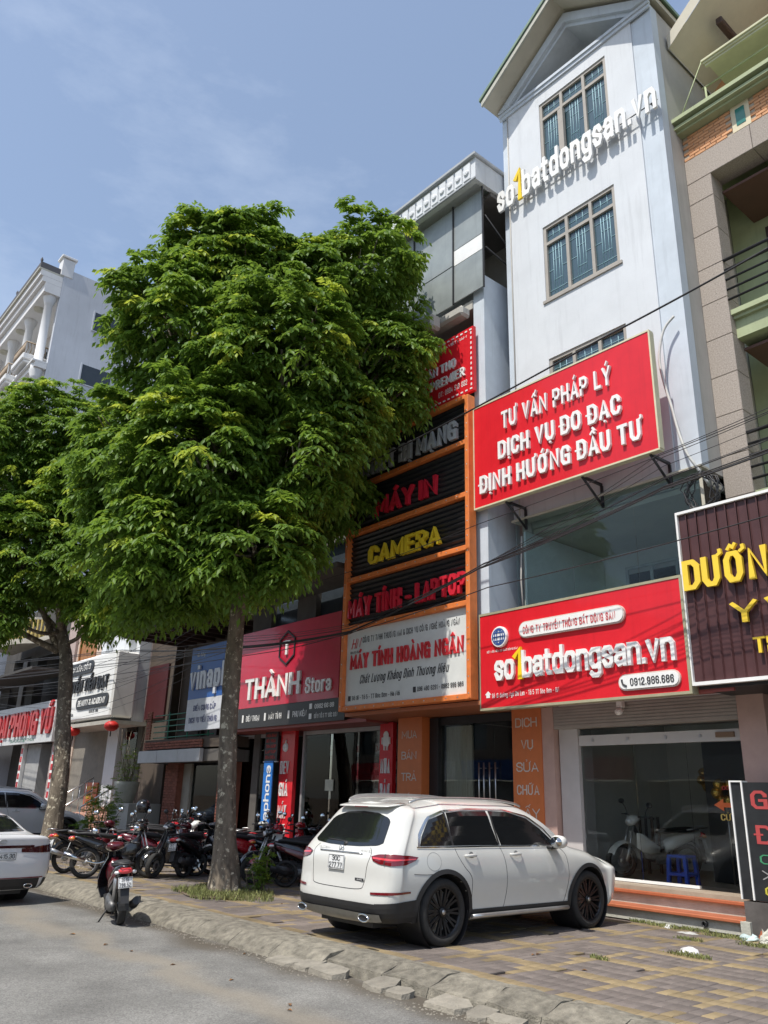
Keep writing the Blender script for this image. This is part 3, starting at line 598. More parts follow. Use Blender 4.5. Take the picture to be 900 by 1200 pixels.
ls = fl('so1batdongsan.vn', -9.1, 3.36, 10.15, 3.28, .44, M_letter, s, wx=.24, depth=.05, split=True, gap=.05, specials={'1': M_yellow})
for o in ls:
    if o.data.materials[0] is M_yellow: o['label'] = 'yellow number 1'; o.location.y -= .01; fatten(o)
fl('Số 16 đường Ngô Chi Lan - Tổ 5 TT Sóc Sơn - HN', -9.2, 3.09, 10.149, 1.5, .075, M_letter, s, wx=.16, depth=.003)
q = MB(); q.prism([(-9.33, 3.10), (-9.33, 3.15), (-9.36, 3.15), (-9.29, 3.21), (-9.22, 3.15), (-9.25, 3.15), (-9.25, 3.10)], (0, 10.149, 0), FX, FZ, (0, -.004, 0)); q.build('house_emblem', M_letter, s)
q = MB(); q.lathe([(0, .05), (.165, .05), (.175, .04), (.175, 0)], (-8.99, 10.15, 4.08), (0, -1, 0), 32, smooth=False); gl_ = q.build('globe_emblem', M_letter, s)
q = MB(); cx, cz, yy = -8.99, 4.08, 10.096
def ring_flat(q, cx, cz, rx, rz, th, y, n=28, a0=0, a1=2*PI):
    A = [(cx+(rx)*math.cos(a0+(a1-a0)*k/n), y, cz+(rz)*math.sin(a0+(a1-a0)*k/n)) for k in range(n+1)]; B = [(cx+(rx-th)*math.cos(a0+(a1-a0)*k/n), y, cz+(rz-th)*math.sin(a0+(a1-a0)*k/n)) for k in range(n+1)]
    q.strip(A, B, smooth=False)
ring_flat(q, cx, cz, .145, .145, .022, yy); ring_flat(q, cx, cz, .10, .125, .018, yy-.001); ring_flat(q, cx, cz, .05, .125, .018, yy-.002)
for dz in (-.07, 0, .07): q.quad(*[(cx+a, yy-.003-.0005*abs(dz), cz+dz+b_) for a, b_ in ((-.12, -.009), (.12, -.009), (.12, .009), (-.12, .009))])
q.build('globe_lines', blp, gl_, fixn=False)
fl('KẾT NỐI NIỀM TIN BẤT ĐỘNG SẢN', -9.3, 3.84, 10.149, .68, .035, M_letter, s, wx=.18, depth=.002)

# ================================================================== computer shop building
cs = thing('shop_building', 'grey shop building with a pale cornice behind the black and orange sign tower', 'building', (-11.4, 10.6, 0))
q = MB(); q.box(-13.6, -9.72, 12.0, 21, 3.1, 13.9); q.build('wall', M_grey, cs)
q = MB(); q.box(-9.71, -9.42, 10.36, 20.9, 3.11, 11.62); q.build('side_fin', M_band, cs)
q = MB(); q.box(-13.6, -9.35, 10.1, 12.5, 13.9, 14.0); q.box(-13.6, -9.25, 9.98, 10.1, 13.72, 14.28); q.box(-9.345, -9.25, 10.102, 12.5, 13.72, 14.28); q.build('cornice', M_white, cs)
q = MB(); q.bev(-13.65, -9.2, 9.9, 12.55, 14.282, 14.38, .02); q.bev(-13.62, -9.22, 9.94, 9.978, 13.7, 13.76, .01); q.build('cornice_cap', mat('cap_grey', (.36, .38, .4), .8), cs)
for i in range(17):
    x = -13.5+i*.245; q = MB(); q.bev(x, x+.2, 9.95, 9.979, 13.8, 14.22, .012); d = q.build('cornice_panel', mat('dentil', (.62, .64, .66), .8), cs)
    q = MB(); q.lathe([(.075, 0), (.06, .03), (.03, .018), (0, .03)], (x+.1, 9.949, 13.98), (0, -1, 0), 10); q.build('rosette', mat('dentil', (.62, .64, .66), .8), d)
mt_sheet = mat('metal_sheet', (.30, .33, .33), .5, metal=.3, vary=.12, scale=2, streak=.3)
for (x0, x1, z0, z1, m_) in ((-11.4, -10.18, 12.2, 13.65, mt_sheet), (-11.4, -10.18, 11.22, 12.17, mt_sheet), (-10.15, -9.32, 12.55, 13.65, mt_sheet), (-10.15, -9.32, 12.16, 12.53, M_letter), (-10.15, -9.32, 11.25, 12.14, mt_sheet), (-13.5, -11.43, 11.3, 13.65, mt_sheet)):
    q = MB(); q.box(x0, x1, 10.25, 10.28, z0, z1); q.build('metal_panel', m_, cs)
q = MB()
for x in (-11.41, -10.165, -9.3): q.box(x-.015, x+.015, 10.22, 10.249, 11.2, 13.7)
q.tube([(-9.3, 10.3, 13.0), (-9.3, 12.0, 11.9)], .02, 6); q.tube([(-9.3, 10.3, 12.2), (-9.3, 12.0, 11.9)], .02, 6); q.build('panel_frame', M_black, cs)
q = MB(); q.box(-13.6, -9.3, 10.5, 12.0, 13.6, 13.7); q.build('soffit', mat('dark_soffit', (.14, .13, .12), .9), cs)
q = MB(); q.box(-13.5, -9.72, 10.34, 12.0, 10.95, 11.15); q.bev(-13.5, -9.75, 10.05, 10.33, 10.72, 10.95, .05); q.bev(-11.9, -10.3, 9.75, 10.04, 10.55, 10.9, .06); q.build('balcony_slab', M_grey, cs)
q = MB(); q.box(-13.5, -9.72, 11.9, 11.99, 3.1, 10.7); q.build('recess_shade', M_dark, cs)  # dark sheet over the grey back wall, painted shade of the hollow
# red office sign high on the recess
s = thing('red_signboard', 'small red office sign with dotted border hung high behind the tree top', 'sign', (-10.9, 10.2, 9.0))
q = MB(); q.box(-12.9, -9.58, 10.2, 10.28, 8.98, 10.42); q.build('panel', M_red, s)
q = MB()
for i in range(26):
    x = -12.8+i*.125; q.box(x, x+.06, 10.19, 10.199, 9.02, 9.05); q.box(x, x+.06, 10.19, 10.199, 10.34, 10.37)
for i in range(11): z = 9.1+i*.115; q.box(-9.65, -9.62, 10.19, 10.199, z, z+.055)
q.build('border_lights', M_letter, s, kind='stuff')
fl('VĂN PHÒNG', -12.3, 9.98, 10.2, 1.35, .16, M_letter, s, depth=.02, split=False); fl('BẢO HIỂM NHÂN THỌ', -12.3, 9.69, 10.2, 2.25, .19, M_letter, s, depth=.03); fl('DFA PREMIER', -11.3, 9.38, 10.2, 1.5, .2, M_letter, s, depth=.03)
fl('TT SÓC SƠN, HN', -11.9, 9.12, 10.2, 1.0, .1, M_letter, s, depth=.004); fl('ĐT: 0984 519 882', -10.55, 9.16, 10.2, .8, .12, M_letter, s, depth=.004); fl('TẬP ĐOÀN DFA VIỆT NAM', -11.1, 10.22, 10.2, 1.35, .06, M_letter, s, depth=.004)
# black and orange sign tower
s = thing('sign_tower', 'orange framed sign tower with black ribbed panels naming camera, printers and laptops', 'sign', (-11.45, 10.2, 3.1))
q = MB(); F = .1
q.bev(-13.27, -13.17, 10.05, 10.25, 3.1, 8.85, .01); q.bev(-9.70, -9.60, 10.05, 10.25, 3.1, 8.85, .01)
bars = [3.1, 4.72, 5.74, 6.77, 7.83, 8.78]
for z in bars: q.bev(-13.169, -9.701, 10.06, 10.24, z, z+.10, .01)
q.build('frame', M_orange, s)
q = MB()
for z in bars:
    for i in range(12): q.lathe([(.016, 0), (0, .008)], (-13.0+i*.28, 10.06, z+.05), (0, -1, 0), 6)
for i in range(20): z = 3.2+i*.28; q.lathe([(.016, 0), (0, .008)], (-9.65, 10.05, z), (0, -1, 0), 6); q.lathe([(.016, 0), (0, .008)], (-13.22, 10.05, z), (0, -1, 0), 6)
q.build('rivets', M_steel, s, kind='stuff')
M_ribs = mat('black_ribs', (.018, .018, .020), .35, vary=.3)
for z0, z1 in zip(bars[1:], bars[2:]):
    q = MB(); n_ = 9; zz0 = z0+.1; h = (z1-zz0)/n_
    for i in range(n_):
        a = zz0+i*h; q.quad((-13.17, 10.20, a), (-9.70, 10.20, a), (-9.70, 10.15, a+h*.55), (-13.17, 10.15, a+h*.55)); q.quad((-13.17, 10.15, a+h*.55), (-9.70, 10.15, a+h*.55), (-9.70, 10.15, a+h*.8), (-13.17, 10.15, a+h*.8)); q.quad((-13.17, 10.15, a+h*.8), (-9.70, 10.15, a+h*.8), (-9.70, 10.20, a+h), (-13.17, 10.20, a+h))
    q.build('ribbed_panel', M_ribs, s, fixn=False)
q = MB(); q.box(-13.17, -9.70, 10.21, 10.24, 4.8, 8.8); q.build('backing', M_black, s)
rl = mat('red_channel', (.62, .02, .04), .4, coat=.3); gy = mat('dull_silver_letter', (.38, .39, .39), .4, vary=.25); yl = mat('camera_yellow', (.80, .56, .03), .45, vary=.08)
fl('THIẾT BỊ MẠNG', -12.95, 8.04, 10.15, 3.0, .40, gy, s, wx=.22, depth=.07, split=True, gap=.1)
fl('MÁY IN', -12.38, 7.05, 10.15, 1.88, .40, rl, s, wx=.24, depth=.07, split=True, gap=.12)
fl('CAMERA', -12.52, 6.02, 10.15, 2.12, .38, yl, s, wx=.24, depth=.07, split=True, gap=.12)
fl('MÁY TÍNH - LAPTOP', -13.14, 4.98, 10.15, 3.4, .39, rl, s, wx=.22, depth=.07, split=True, gap=.09)
q = MB(); q.box(-13.165, -9.705, 10.14, 10.2, 3.2, 4.715); wp = q.build('white_panel', mat('lightbox_white', (.68, .70, .68), .5, vary=.05), s)
fl('CÔNG TY TNHH THƯƠNG MẠI & DỊCH VỤ CÔNG NGHỆ HOÀNG NGÂN', -12.66, 4.43, 10.139, 2.75, .115, dk, s, wx=.2, depth=.003)
fl('MÁY TÍNH HOÀNG NGÂN', -13.02, 3.92, 10.139, 3.2, .30, mat('red_channel2', (.60, .03, .04), .45), s, wx=.22, depth=.03, split=True)
fl('Chất Lượng Khẳng Định Thương Hiệu', -12.72, 3.62, 10.139, 2.5, .17, dk, s, wx=.13, depth=.003, slant=.25)
fl('Số 16 - Tổ 5 - TT Sóc Sơn - Hà Nội', -12.94, 3.31, 10.139, 1.45, .085, dk, s, wx=.16, depth=.003)
fl('096 480 6291 - 0982 999 986', -11.02, 3.34, 10.139, 1.2, .085, dk, s, wx=.16, depth=.003)
q = MB(); q.box(-13.06, -12.99, 10.13, 10.139, 3.3, 3.4); q.box(-11.13, -11.06, 10.13, 10.139, 3.33, 3.43); q.build('square_emblem', dk, s)
fl('HN', -13.02, 4.34, 10.139, .28, .2, rdp, s, wx=.14, depth=.003, slant=.3); fl('HOANG NGAN', -13.05, 4.24, 10.139, .36, .05, dk, s, depth=.002)
# ground floor of the computer shop
M_sof = mat('orange_soffit', (.42, .15, .07), .5, vary=.1)
q = MB(); q.box(-13.3, -9.25, 10.25, 11.9, 3.02, 3.09); q.build('canopy_soffit', M_sof, cs)
M_op = mat('orange_pillar', (.60, .17, .05), .45, vary=.08)
pl1 = MB(); pl1.box(-12.62, -11.92, 11.1, 11.5, 0, 3.019); pl1 = pl1.build('pillar', M_op, cs)
pl2 = MB(); pl2.box(-9.6, -8.96+.0, 11.08, 11.099, .0, 3.019); pl2.box(-9.6, -9.13, 11.1, 11.5, 0, 3.019); pl2 = pl2.build('pillar', M_op, cs)
lt = mat('pale_print', (.62, .56, .50), .5)
for i, t_ in enumerate(('MUA', 'BÁN', 'TRẢ', 'GÓP', '0%')): fl(t_, -12.5, 2.62-i*.40, 11.1, .44, .15, lt, pl1, wx=.15, depth=.004)
for i, t_ in enumerate(('DỊCH', 'VỤ', 'SỬA', 'CHỮA', 'LẤY', 'NGAY')): fl(t_, -9.52 if len(t_) > 2 else -9.4, 2.70-i*.365, 11.08, .48 if len(t_) > 2 else .26, .155, lt, pl2, wx=.15, depth=.004)
for x0, x1 in ((-11.66, -11.0), (-10.99, -10.3), (-10.29, -9.62)): q = MB(); q.box(x0, x1-.01, 11.38, 11.39, .05, 2.85); q.build('glass_door', G_shop, cs)
q = MB(); q.box(-11.91, -11.67, 11.3, 11.5, 0, 3.0); q.box(-11.669, -9.601, 11.36, 11.42, 2.86, 3.01); q.build('door_frame', M_black, cs)
q = MB()
for x in (-10.62, -10.5, -10.36, -10.22): q.tube([(x, 11.32, 1.2), (x, 11.32, 2.15)], .014, 8); q.tube([(x, 11.32, 1.3), (x, 11.385, 1.3)], .01, 6); q.tube([(x, 11.32, 2.05), (x, 11.385, 2.05)], .01, 6)
q.build('door_handle', M_steel, cs)
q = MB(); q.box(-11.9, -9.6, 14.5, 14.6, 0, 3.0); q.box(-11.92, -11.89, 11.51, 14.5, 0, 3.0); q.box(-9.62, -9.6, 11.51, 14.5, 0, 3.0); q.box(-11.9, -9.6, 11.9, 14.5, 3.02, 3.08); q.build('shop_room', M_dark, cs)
q = MB(); q.box(-11.64, -10.95, 11.5, 11.54, .0, 2.84); q.build('curtain', mat('curtain', (.50, .49, .40), .9, vary=.15, stretch=(12, 1, 1)), cs)
q = MB(); q.box(-9.83, -9.75, 11.36, 11.379, 1.5, 1.58); q.build('door_sticker', M_letter, cs)
# ================================================================== green and granite building on the right
ga = thing('house', 'green house with a granite pillar, brick bands and black balcony railings at the right edge', 'building', (-3.5, 11.45, 0))
M_gran = mat('granite', (.34, .295, .255), .75, vary=.35, scale=45, bump=.35, bscale=120, objrand=.06)
M_brk = mat('orange_brick', (.58, .30, .15), .8, vary=.16, scale=8, bump=.3, objrand=.13, island=.12)
M_dkwood = mat('dark_wood', (.06, .035, .03), .5, vary=.3, stretch=(10, 10, 1))
q = MB(); z = 3.2; k = 0; ys = 11.45
while z < 11.9:                                                        # granite slabs stacked on the pillar
    h = .69; q = MB(); q.bev(-5.5, -5.06, ys, 11.85, z, min(z+h-.008, 11.92), .006); q.build('granite_slab', M_gran, ga); z += h
for i in range(3): q = MB(); q.bev(-5.5+i*1.2, -5.5+(i+1)*1.2-.008, ys+.001, 11.9, 11.93, 12.44, .006); q.build('granite_slab', M_gran, ga)
q = MB(); q.box(-5.5, -1.8, ys+.03, 12.5, 12.45, 12.99); q.build('brick_backing', mat('mortar', (.42, .36, .28), .9), ga)
bm_b = MB().bev(-.095, .095, -.012, .02, -.028, .028, .005).mesh('brick_facing', M_brk, True); nb = 0
for r_ in range(8):
    for c_ in range(18):
        x = -5.4+c_*.203+(.1 if r_ % 2 else 0)
        if -4.62 < x < -4.2 and r_ < 8: continue
        inst('brick', bm_b, ga, (x, ys+.02, 12.485+r_*.066))
q = MB(); q.box(-4.58, -4.26, ys+.005, ys+.05, 12.45, 12.99); v_ = q.build('vent_window', mat('vent_frame', (.62, .55, .38), .6), ga)
q = MB(); q.box(-4.5, -4.34, ys-.003, ys+.004, 12.55, 12.9); q.build('pane', mat('teal_glass', (.04, .20, .17), .15), v_)
q = MB()
for i, (y, z0, z1) in enumerate(((11.30, 12.99, 13.04), (11.22, 13.041, 13.1), (11.28, 13.101, 13.16), (11.16, 13.161, 13.24))): q.box(-5.55, -1.8, y, 12.9, z0, z1)
q.build('balcony_moulding', M_green, ga)
q = MB(); q.box(-5.49, -1.8, 12.95, 13.1, 3.2, 14.45); q.build('wall', mat('pale_green_wall', (.46, .52, .32), .8, vary=.08, streak=.2), ga)
q = MB(); q.box(-4.88, -1.8, 11.56, 12.9, 14.34, 14.42); q.box(-4.92, -1.8, 11.5, 11.56, 14.30, 14.345); q.box(-4.94, -1.8, 11.47, 11.56, 14.346, 14.385); q.box(-4.96, -1.8, 11.44, 11.56, 14.386, 14.43); q.build('upper_slab', mat('cream_slab', (.50, .50, .34), .8, vary=.1), ga)
q = MB(); q.quad((-5.45, 11.3, 15.05), (-2.4, 11.3, 17.6), (-2.4, 13.6, 17.6), (-5.45, 13.6, 15.05)); q.quad((-5.45, 11.28, 15.03), (-2.4, 11.28, 17.58), (-2.4, 11.28, 17.9), (-5.45, 11.28, 15.35)); q.quad((-5.46, 11.28, 15.03), (-5.46, 13.6, 15.03), (-5.46, 13.6, 15.35), (-5.46, 11.28, 15.35)); q.build('roof_soffit', M_cream, ga, fixn=False)
q = MB(); q.prism([(-5.4, 14.46), (-2.2, 14.46), (-2.2, 17.8), (-5.4, 15.1)], (0, 12.9, 0), FX, FZ, (0, .05, 0)); q.build('gable_brick', M_brk, ga)
q = MB(); q.bev(-4.72, -4.60, 11.75, 12.9, 15.35, 15.5, .02); q.bev(-4.76, -4.56, 12.6, 12.89, 15.0, 15.34, .02); q.build('roof_bracket', M_dkwood, ga)
for zz in (9.12, 5.96):                                                # two balconies
    q = MB(); q.box(-5.06, -1.8, 11.62, 12.94, zz-.45, zz); q.box(-5.059, -1.8, 11.5, 11.62, zz-.06, zz+.03); q.box(-5.058, -1.8, 11.56, 11.62, zz-.12, zz-.061); q.build('balcony_slab', M_green, ga)
    rail = MB()
    for i in range(5): rail.tube([(-5.2, 11.48, zz+.22+i*.19), (-1.8, 11.48, zz+.22+i*.19)], .03 if i == 4 else .022, 6)
    rail = rail.build('balcony_railing', M_black, ga)
    for x in (-5.12, -4.1, -3.1): q = MB(); q.box(x-.02, x+.02, 11.50, 11.54, zz+.03, zz+1.0); q.build('rail_post', M_black, rail)
    q = MB()
    for i in range(5): q.lathe([(0, -.03), (.035, 0), (0, .03)], (-5.23, 11.48, zz+.22+i*.19), (1, 0, 0), 8)
    for xc in (-3.9, -3.55): q.tube([(xc+.12*math.cos(a), 11.47, zz+.62+.2*math.sin(a)) for a in np.linspace(0, 2*PI, 13)[:-1]], .014, 6, closed=True)
    q.build('rail_ornament', M_black, rail)
    q = MB(); q.box(-5.05, -1.8, 11.8, 12.94, zz+2.55, zz+2.6); q.build('balcony_ceiling', mat('brown_ceiling', (.12, .06, .045), .6), ga)
    d = MB(); d.box(-4.85, -3.3, 12.88, 12.948, zz, zz+2.3); d = d.build('balcony_door', M_dkwood, ga)
    for x in (-4.75, -4.3, -3.85):
        q = MB(); q.box(x, x+.38, 12.86, 12.879, zz+.1, zz+1.05); q.build('door_panel', mat('brown_panel', (.13, .06, .045), .5), d)
        q = MB()
        for i in range(16): q.box(x, x+.38, 12.85, 12.879, zz+1.15+i*.065, zz+1.15+i*.065+.03)
        q.build('louvre', M_dkwood, d)
q = MB(); q.box(-5.5, -1.8, 12.0, 12.9, 12.451, 12.99); q.build('lintel', M_green, ga)
q = MB(); q.box(-4.6, -1.8, 12.9, 12.949, 13.35, 14.5); tv = q.build('top_window', M_dkwood, ga)
for i in range(5): q = MB(); q.box(-4.5+i*.5, -4.1+i*.5, 12.88, 12.899, 13.42, 14.4); q.build('shutter', mat('brown_panel', (.13, .06, .045), .5), tv)
q = MB()
for i in range(2): q.tube([(-5.1, 11.7, 13.75+i*.3), (-1.8, 11.7, 13.75+i*.3)], .02, 6)
for x in (-5.05, -3.6, -2.6): q.tube([(x, 11.7, 13.25), (x, 11.7, 14.05)], .02, 6)
q.tube([(-5.45, 11.3, 13.2), (-5.0, 11.55, 14.5)], .012, 5); q.build('top_railing', M_green, ga)
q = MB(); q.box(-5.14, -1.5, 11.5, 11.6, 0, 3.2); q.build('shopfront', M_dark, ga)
# brown ribbed sign
s = thing('brown_signboard', 'dark brown ribbed sign with a white frame and yellow raised letters at the right edge', 'sign', (-4.2, 10.2, 2.95))
q = MB(); x = -5.62
M_brown = mat('brown_ribs', (.075, .030, .030), .42, vary=.15)
while x < -2.2:
    q.quad((x, 10.2, 3.05), (x+.10, 10.2, 3.05), (x+.10, 10.2, 5.40), (x, 10.2, 5.40)); q.quad((x+.10, 10.2, 3.05), (x+.115, 10.17, 3.05), (x+.115, 10.17, 5.40), (x+.10, 10.2, 5.40))
    q.quad((x+.115, 10.17, 3.05), (x+.13, 10.17, 3.05), (x+.13, 10.17, 5.40), (x+.115, 10.17, 5.40)); q.quad((x+.13, 10.17, 3.05), (x+.145, 10.2, 3.05), (x+.145, 10.2, 5.40), (x+.13, 10.2, 5.40)); x += .145
q.build('ribbed_panel', M_brown, s, fixn=False)
q = MB(); q.box(-5.65, -2.2, 10.155, 10.24, 3.0, 3.045); q.box(-5.65, -2.2, 10.155, 10.24, 5.401, 5.44); q.box(-5.65, -5.621, 10.155, 10.24, 3.046, 5.40); q.build('frame', M_letter, s)
q = MB(); q.box(-5.6, -2.2, 10.21, 10.23, 3.05, 5.4); q.box(-5.6, -2.2, 10.25, 11.4, 2.96, 3.0); q.build('backing', M_black, s)
gd = mat('gold_letter', (.88, .62, .05), .35, vary=.05, coat=.2)
fl('DƯỠNG SINH', -5.60, 4.28, 10.165, 2.55, .42, gd, s, wx=.25, depth=.05, split=True, gap=.06)
fl('Y VIỆT', -4.98, 3.74, 10.165, 1.6, .28, gd, s, wx=.26, depth=.05, split=True); fl('TRUNG TÂM', -4.74, 3.33, 10.165, 1.5, .2, gd, s, wx=.2, depth=.04, split=True)
# standing price board by the steps
s = thing('standing_signboard', 'black standing signboard with white edges and red letters beside the shop steps', 'sign', (-5.2, 10.7, 0))
q = MB(); q.box(-5.50, -3.9, 10.62, 10.75, .42, 1.80); q.build('panel', mat('board_black', (.022, .024, .026), .35, vary=.3), s)
q = MB(); q.box(-5.52, -5.50, 10.60, 10.76, .42, 1.80); q.box(-5.365, -5.345, 10.60, 10.619, .42, 1.80); q.box(-5.52, -5.345, 10.60, 10.76, 1.801, 1.82); q.build('white_edge', M_letter, s)
q = MB(); q.box(-5.49, -3.9, 10.6, 10.74, .0, .40); q.build('base', mat('board_base', (.10, .09, .085), .6, vary=.3), s)
bl = mat('board_red', (.42, .06, .06), .5)
fl('GỘI ĐẦU', -5.26, 1.48, 10.62, 1.3, .22, bl, s, wx=.24, depth=.004); fl('ĐẦU VIP', -5.24, 1.07, 10.62, 1.3, .22, bl, s, wx=.24, depth=.004)
fl('0978 886', -5.23, .84, 10.62, 1.2, .11, mat('board_green', (.05, .25, .12), .5), s, depth=.004); fl('XOA BÓP', -5.22, .66, 10.62, 1.2, .11, mat('board_grey', (.3, .3, .3), .5), s, depth=.004); fl('0912 986', -5.21, .48, 10.62, 1.2, .11, mat('board_yel', (.5, .45, .05), .5), s, depth=.004)

# ================================================================== phone shop building behind the big tree
ts = thing('shop_building', 'dark shop building behind the big tree with a glass phone shopfront', 'building', (-16, 11, 0))
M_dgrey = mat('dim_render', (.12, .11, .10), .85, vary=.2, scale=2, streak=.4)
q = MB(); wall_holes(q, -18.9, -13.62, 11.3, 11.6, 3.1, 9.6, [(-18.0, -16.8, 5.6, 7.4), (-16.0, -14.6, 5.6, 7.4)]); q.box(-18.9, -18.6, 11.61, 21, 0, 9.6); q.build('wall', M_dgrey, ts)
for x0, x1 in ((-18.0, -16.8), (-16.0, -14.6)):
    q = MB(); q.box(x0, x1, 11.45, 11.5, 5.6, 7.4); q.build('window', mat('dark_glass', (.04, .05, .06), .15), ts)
q = MB(); q.box(-18.9, -13.6, 10.1, 11.29, 6.2, 6.32); q.box(-18.9, -13.6, 10.9, 11.29, 8.3, 8.45); q.build('ledge', M_dgrey, ts)  # lower ledge drawn further out to cast shade on the wall below
q = MB(); q.box(-19.3, -13.35, 10.85, 12.5, 2.98, 3.06); q.build('canopy_soffit', mat('red_soffit', (.34, .09, .08), .5, vary=.1), ts)
q = MB()
for z in (2.88,): q.box(-16.6, -13.6, 11.62, 11.68, z, z+.09); q.box(-19.75, -18.05, 11.62, 11.68, z, z+.09)
for x in (-19.8, -16.66): q.box(x, x+.07, 11.6, 11.7, 0, 2.97)
q.build('door_frame', mat('alu', (.42, .42, .42), .4, metal=.4), ts)
for x0, x1 in ((-19.72, -18.9), (-18.89, -18.06), (-16.58, -15.6), (-15.59, -14.6), (-14.59, -13.62)): q = MB(); q.box(x0, x1-.012, 11.64, 11.65, .03, 2.87); q.build('glass_door', G_shop, ts)
q = MB(); q.box(-19.8, -13.3, 13.9, 14.0, 0, 3.0); q.box(-19.85, -19.8, 11.7, 15.4, 0, 3.0); q.box(-13.33, -13.3, 11.7, 15.4, 0, 3.0); q.box(-19.8, -13.3, 12.51, 15.4, 3.0, 3.06); q.build('shop_room', mat('grey_room_d', (.42, .46, .45), .9), ts)
sh = MB()
for x in np.arange(-18.2, -14.2, .44): sh.box(x, x+.03, 12.9, 13.2, 0, 2.4)
for z in np.arange(.3, 2.5, .3): sh.box(-18.2, -14.2, 12.9, 13.2, z, z+.025)
sh.box(-18.2, -14.2, 13.21, 13.23, 0, 2.4); sh = sh.build('shelves', M_black, ts)
goods = MB()
for z in np.arange(.325, 2.3, .3):
    x = -18.1
    while x < -14.3: w_ = random.uniform(.05, .13); goods.box(x, x+w_*.85, 12.93, 13.1, z, z+random.uniform(.1, .22)); x += w_
goods.build('boxes', mat('goods', (.45, .42, .38), .6, island=.7), sh, kind='stuff')
q = MB(); q.box(-16.1, -13.6, 11.72, 11.74, 2.40, 2.62); pb = q.build('shop_strip', M_letter, ts); fl('PHỤ KIỆN   ĐIỆN THOẠI', -15.9, 2.45, 11.72, 2.1, .12, rdp, pb, wx=.2, depth=.003)
q = MB(); q.box(-15.7, -15.4, 11.61, 11.63, 1.62, 1.86); q.build('door_notice', mat('notice', (.55, .55, .45), .7), ts)
for x0, m_ in ((-17.38, 'a'), (-13.6, 'b')):
    q = MB(); q.box(x0, x0+(.6 if m_ == 'a' else .42), 11.45, 11.55, 0 if m_ == 'a' else .0, 3.0); bn = q.build('red_banner', M_red, ts)
    for i, t_ in enumerate(('DEV', 'GIÁ', 'MÁY', 'CŨ') if m_ == 'a' else ('MUA', 'BÁN', 'SỬA', 'MÁY')): fl(t_, x0+.06, 1.98-i*.5, 11.45, .36 if m_ == 'a' else .30, .30, M_letter, bn, wx=.16, depth=.02)
    q = MB()
    cx_ = x0+.22
    if m_ == 'b': q.bev(cx_-.09, cx_+.09, 11.42, 11.449, 2.52, 2.72, .01); q.lathe([(.09, 0), (0, .005)], (cx_, 11.43, 2.74), (0, -1, 0), 12); q.box(cx_-.13, cx_-.1, 11.42, 11.449, 2.56, 2.7); q.box(cx_+.1, cx_+.13, 11.42, 11.449, 2.56, 2.7); q.box(cx_-.06, cx_-.03, 11.42, 11.449, 2.44, 2.52); q.box(cx_+.03, cx_+.06, 11.42, 11.449, 2.44, 2.52)
    else: q.lathe([(.11, 0), (.10, .02), (0, .02)], (cx_, 11.449, 2.6), (0, -1, 0), 14); q.tube([(cx_, 11.44, 2.7), (cx_+.04, 11.44, 2.78)], .018, 6)
    q.build('emblem', M_letter, bn)
s = thing('led_board', 'black board of glowing red lines hanging in front of the phone shop glass', 'sign', (-17.6, 11.4, 2.3))
q = MB(); q.box(-18.0, -17.42, 11.38, 11.42, 2.28, 3.0); q.build('panel', M_black, s)
q = MB(); q.box(-18.02, -17.40, 11.375, 11.425, 2.26, 2.279); q.build('edge', M_letter, s)
for i, t_ in enumerate(('MUA BÁN', 'ĐIỆN THOẠI', 'TRẢ GÓP', 'LAPTOP', 'SỬA CHỮA')): fl(t_, -17.94, 2.86-i*.13, 11.38, .46, .075, mat('led_red', (.6, .03, .02), .5), s, depth=.003)
s = thing('blue_banner', 'narrow upright blue banner with white vertical lettering beside the red phone shop strip', 'banner', (-17.5, 11.2, 0))
q = MB(); q.box(-17.72, -17.33, 11.22, 11.25, .3, 2.28); q.build('panel', mat('blue_banner', (.02, .17, .55), .5, vary=.05), s)
lettering('vinaphone', (-17.40, 11.219, .42), (0, 0, 1), (-1, 0, 0), FN, 1.75, .24, wx=.2, depth=.003, m=M_letter, parent=s)
# red store sign
s = thing('red_signboard', 'dark red phone store sign with a hexagon emblem right of the big trunk', 'sign', (-16.2, 10.8, 3.0))
mr_ = mat('deep_red_panel', (.50, .012, .04), .3, coat=.4, vary=.08)
q = MB(); q.box(-18.9, -14.28, 10.8, 10.92, 3.53, 5.45); q.build('panel', mr_, s)
q = MB(); q.box(-18.9, -14.0, 10.78, 10.92, 3.04, 3.52); q.build('black_strip', mat('strip_black', (.025, .022, .022), .35), s)
fl('THÀNH', -18.14, 3.72, 10.8, 2.42, .52, M_letter, s, wx=.22, depth=.05, split=True); fl('Store', -15.5, 3.70, 10.8, .98, .36, M_letter, s, wx=.16, depth=.04, split=True)
q = MB(); cx, cz, rr = -16.38, 4.86, .42
hexp = [(cx+rr*math.sin(k*PI/3)*.92, cz+rr*math.cos(k*PI/3)) for k in range(6)]; hexi = [(cx+(rr-.045)*math.sin(k*PI/3)*.92, cz+(rr-.045)*math.cos(k*PI/3)) for k in range(6)]
for k in range(6): k2 = (k+1) % 6; q.quad(*[(a, 10.77, b_) for a, b_ in (hexp[k], hexp[k2], hexi[k2], hexi[k])]); q.quad(*[(hexp[k][0], 10.8, hexp[k][1]), (hexp[k2][0], 10.8, hexp[k2][1]), (hexp[k2][0], 10.77, hexp[k2][1]), (hexp[k][0], 10.77, hexp[k][1])])
q.build('hexagon_emblem', dk, s, fixn=False); fl('T', cx-.15, cz-.17, 10.8, .3, .34, M_letter, s, wx=.25, depth=.04, split=True)
for i, t_ in enumerate(('ĐIỆN THOẠI', 'MÁY TÍNH', 'PHỤ KIỆN')): fl(t_, -18.0+i*1.02, 3.20, 10.78, .62, .13, M_letter, s, depth=.004)
q = MB()
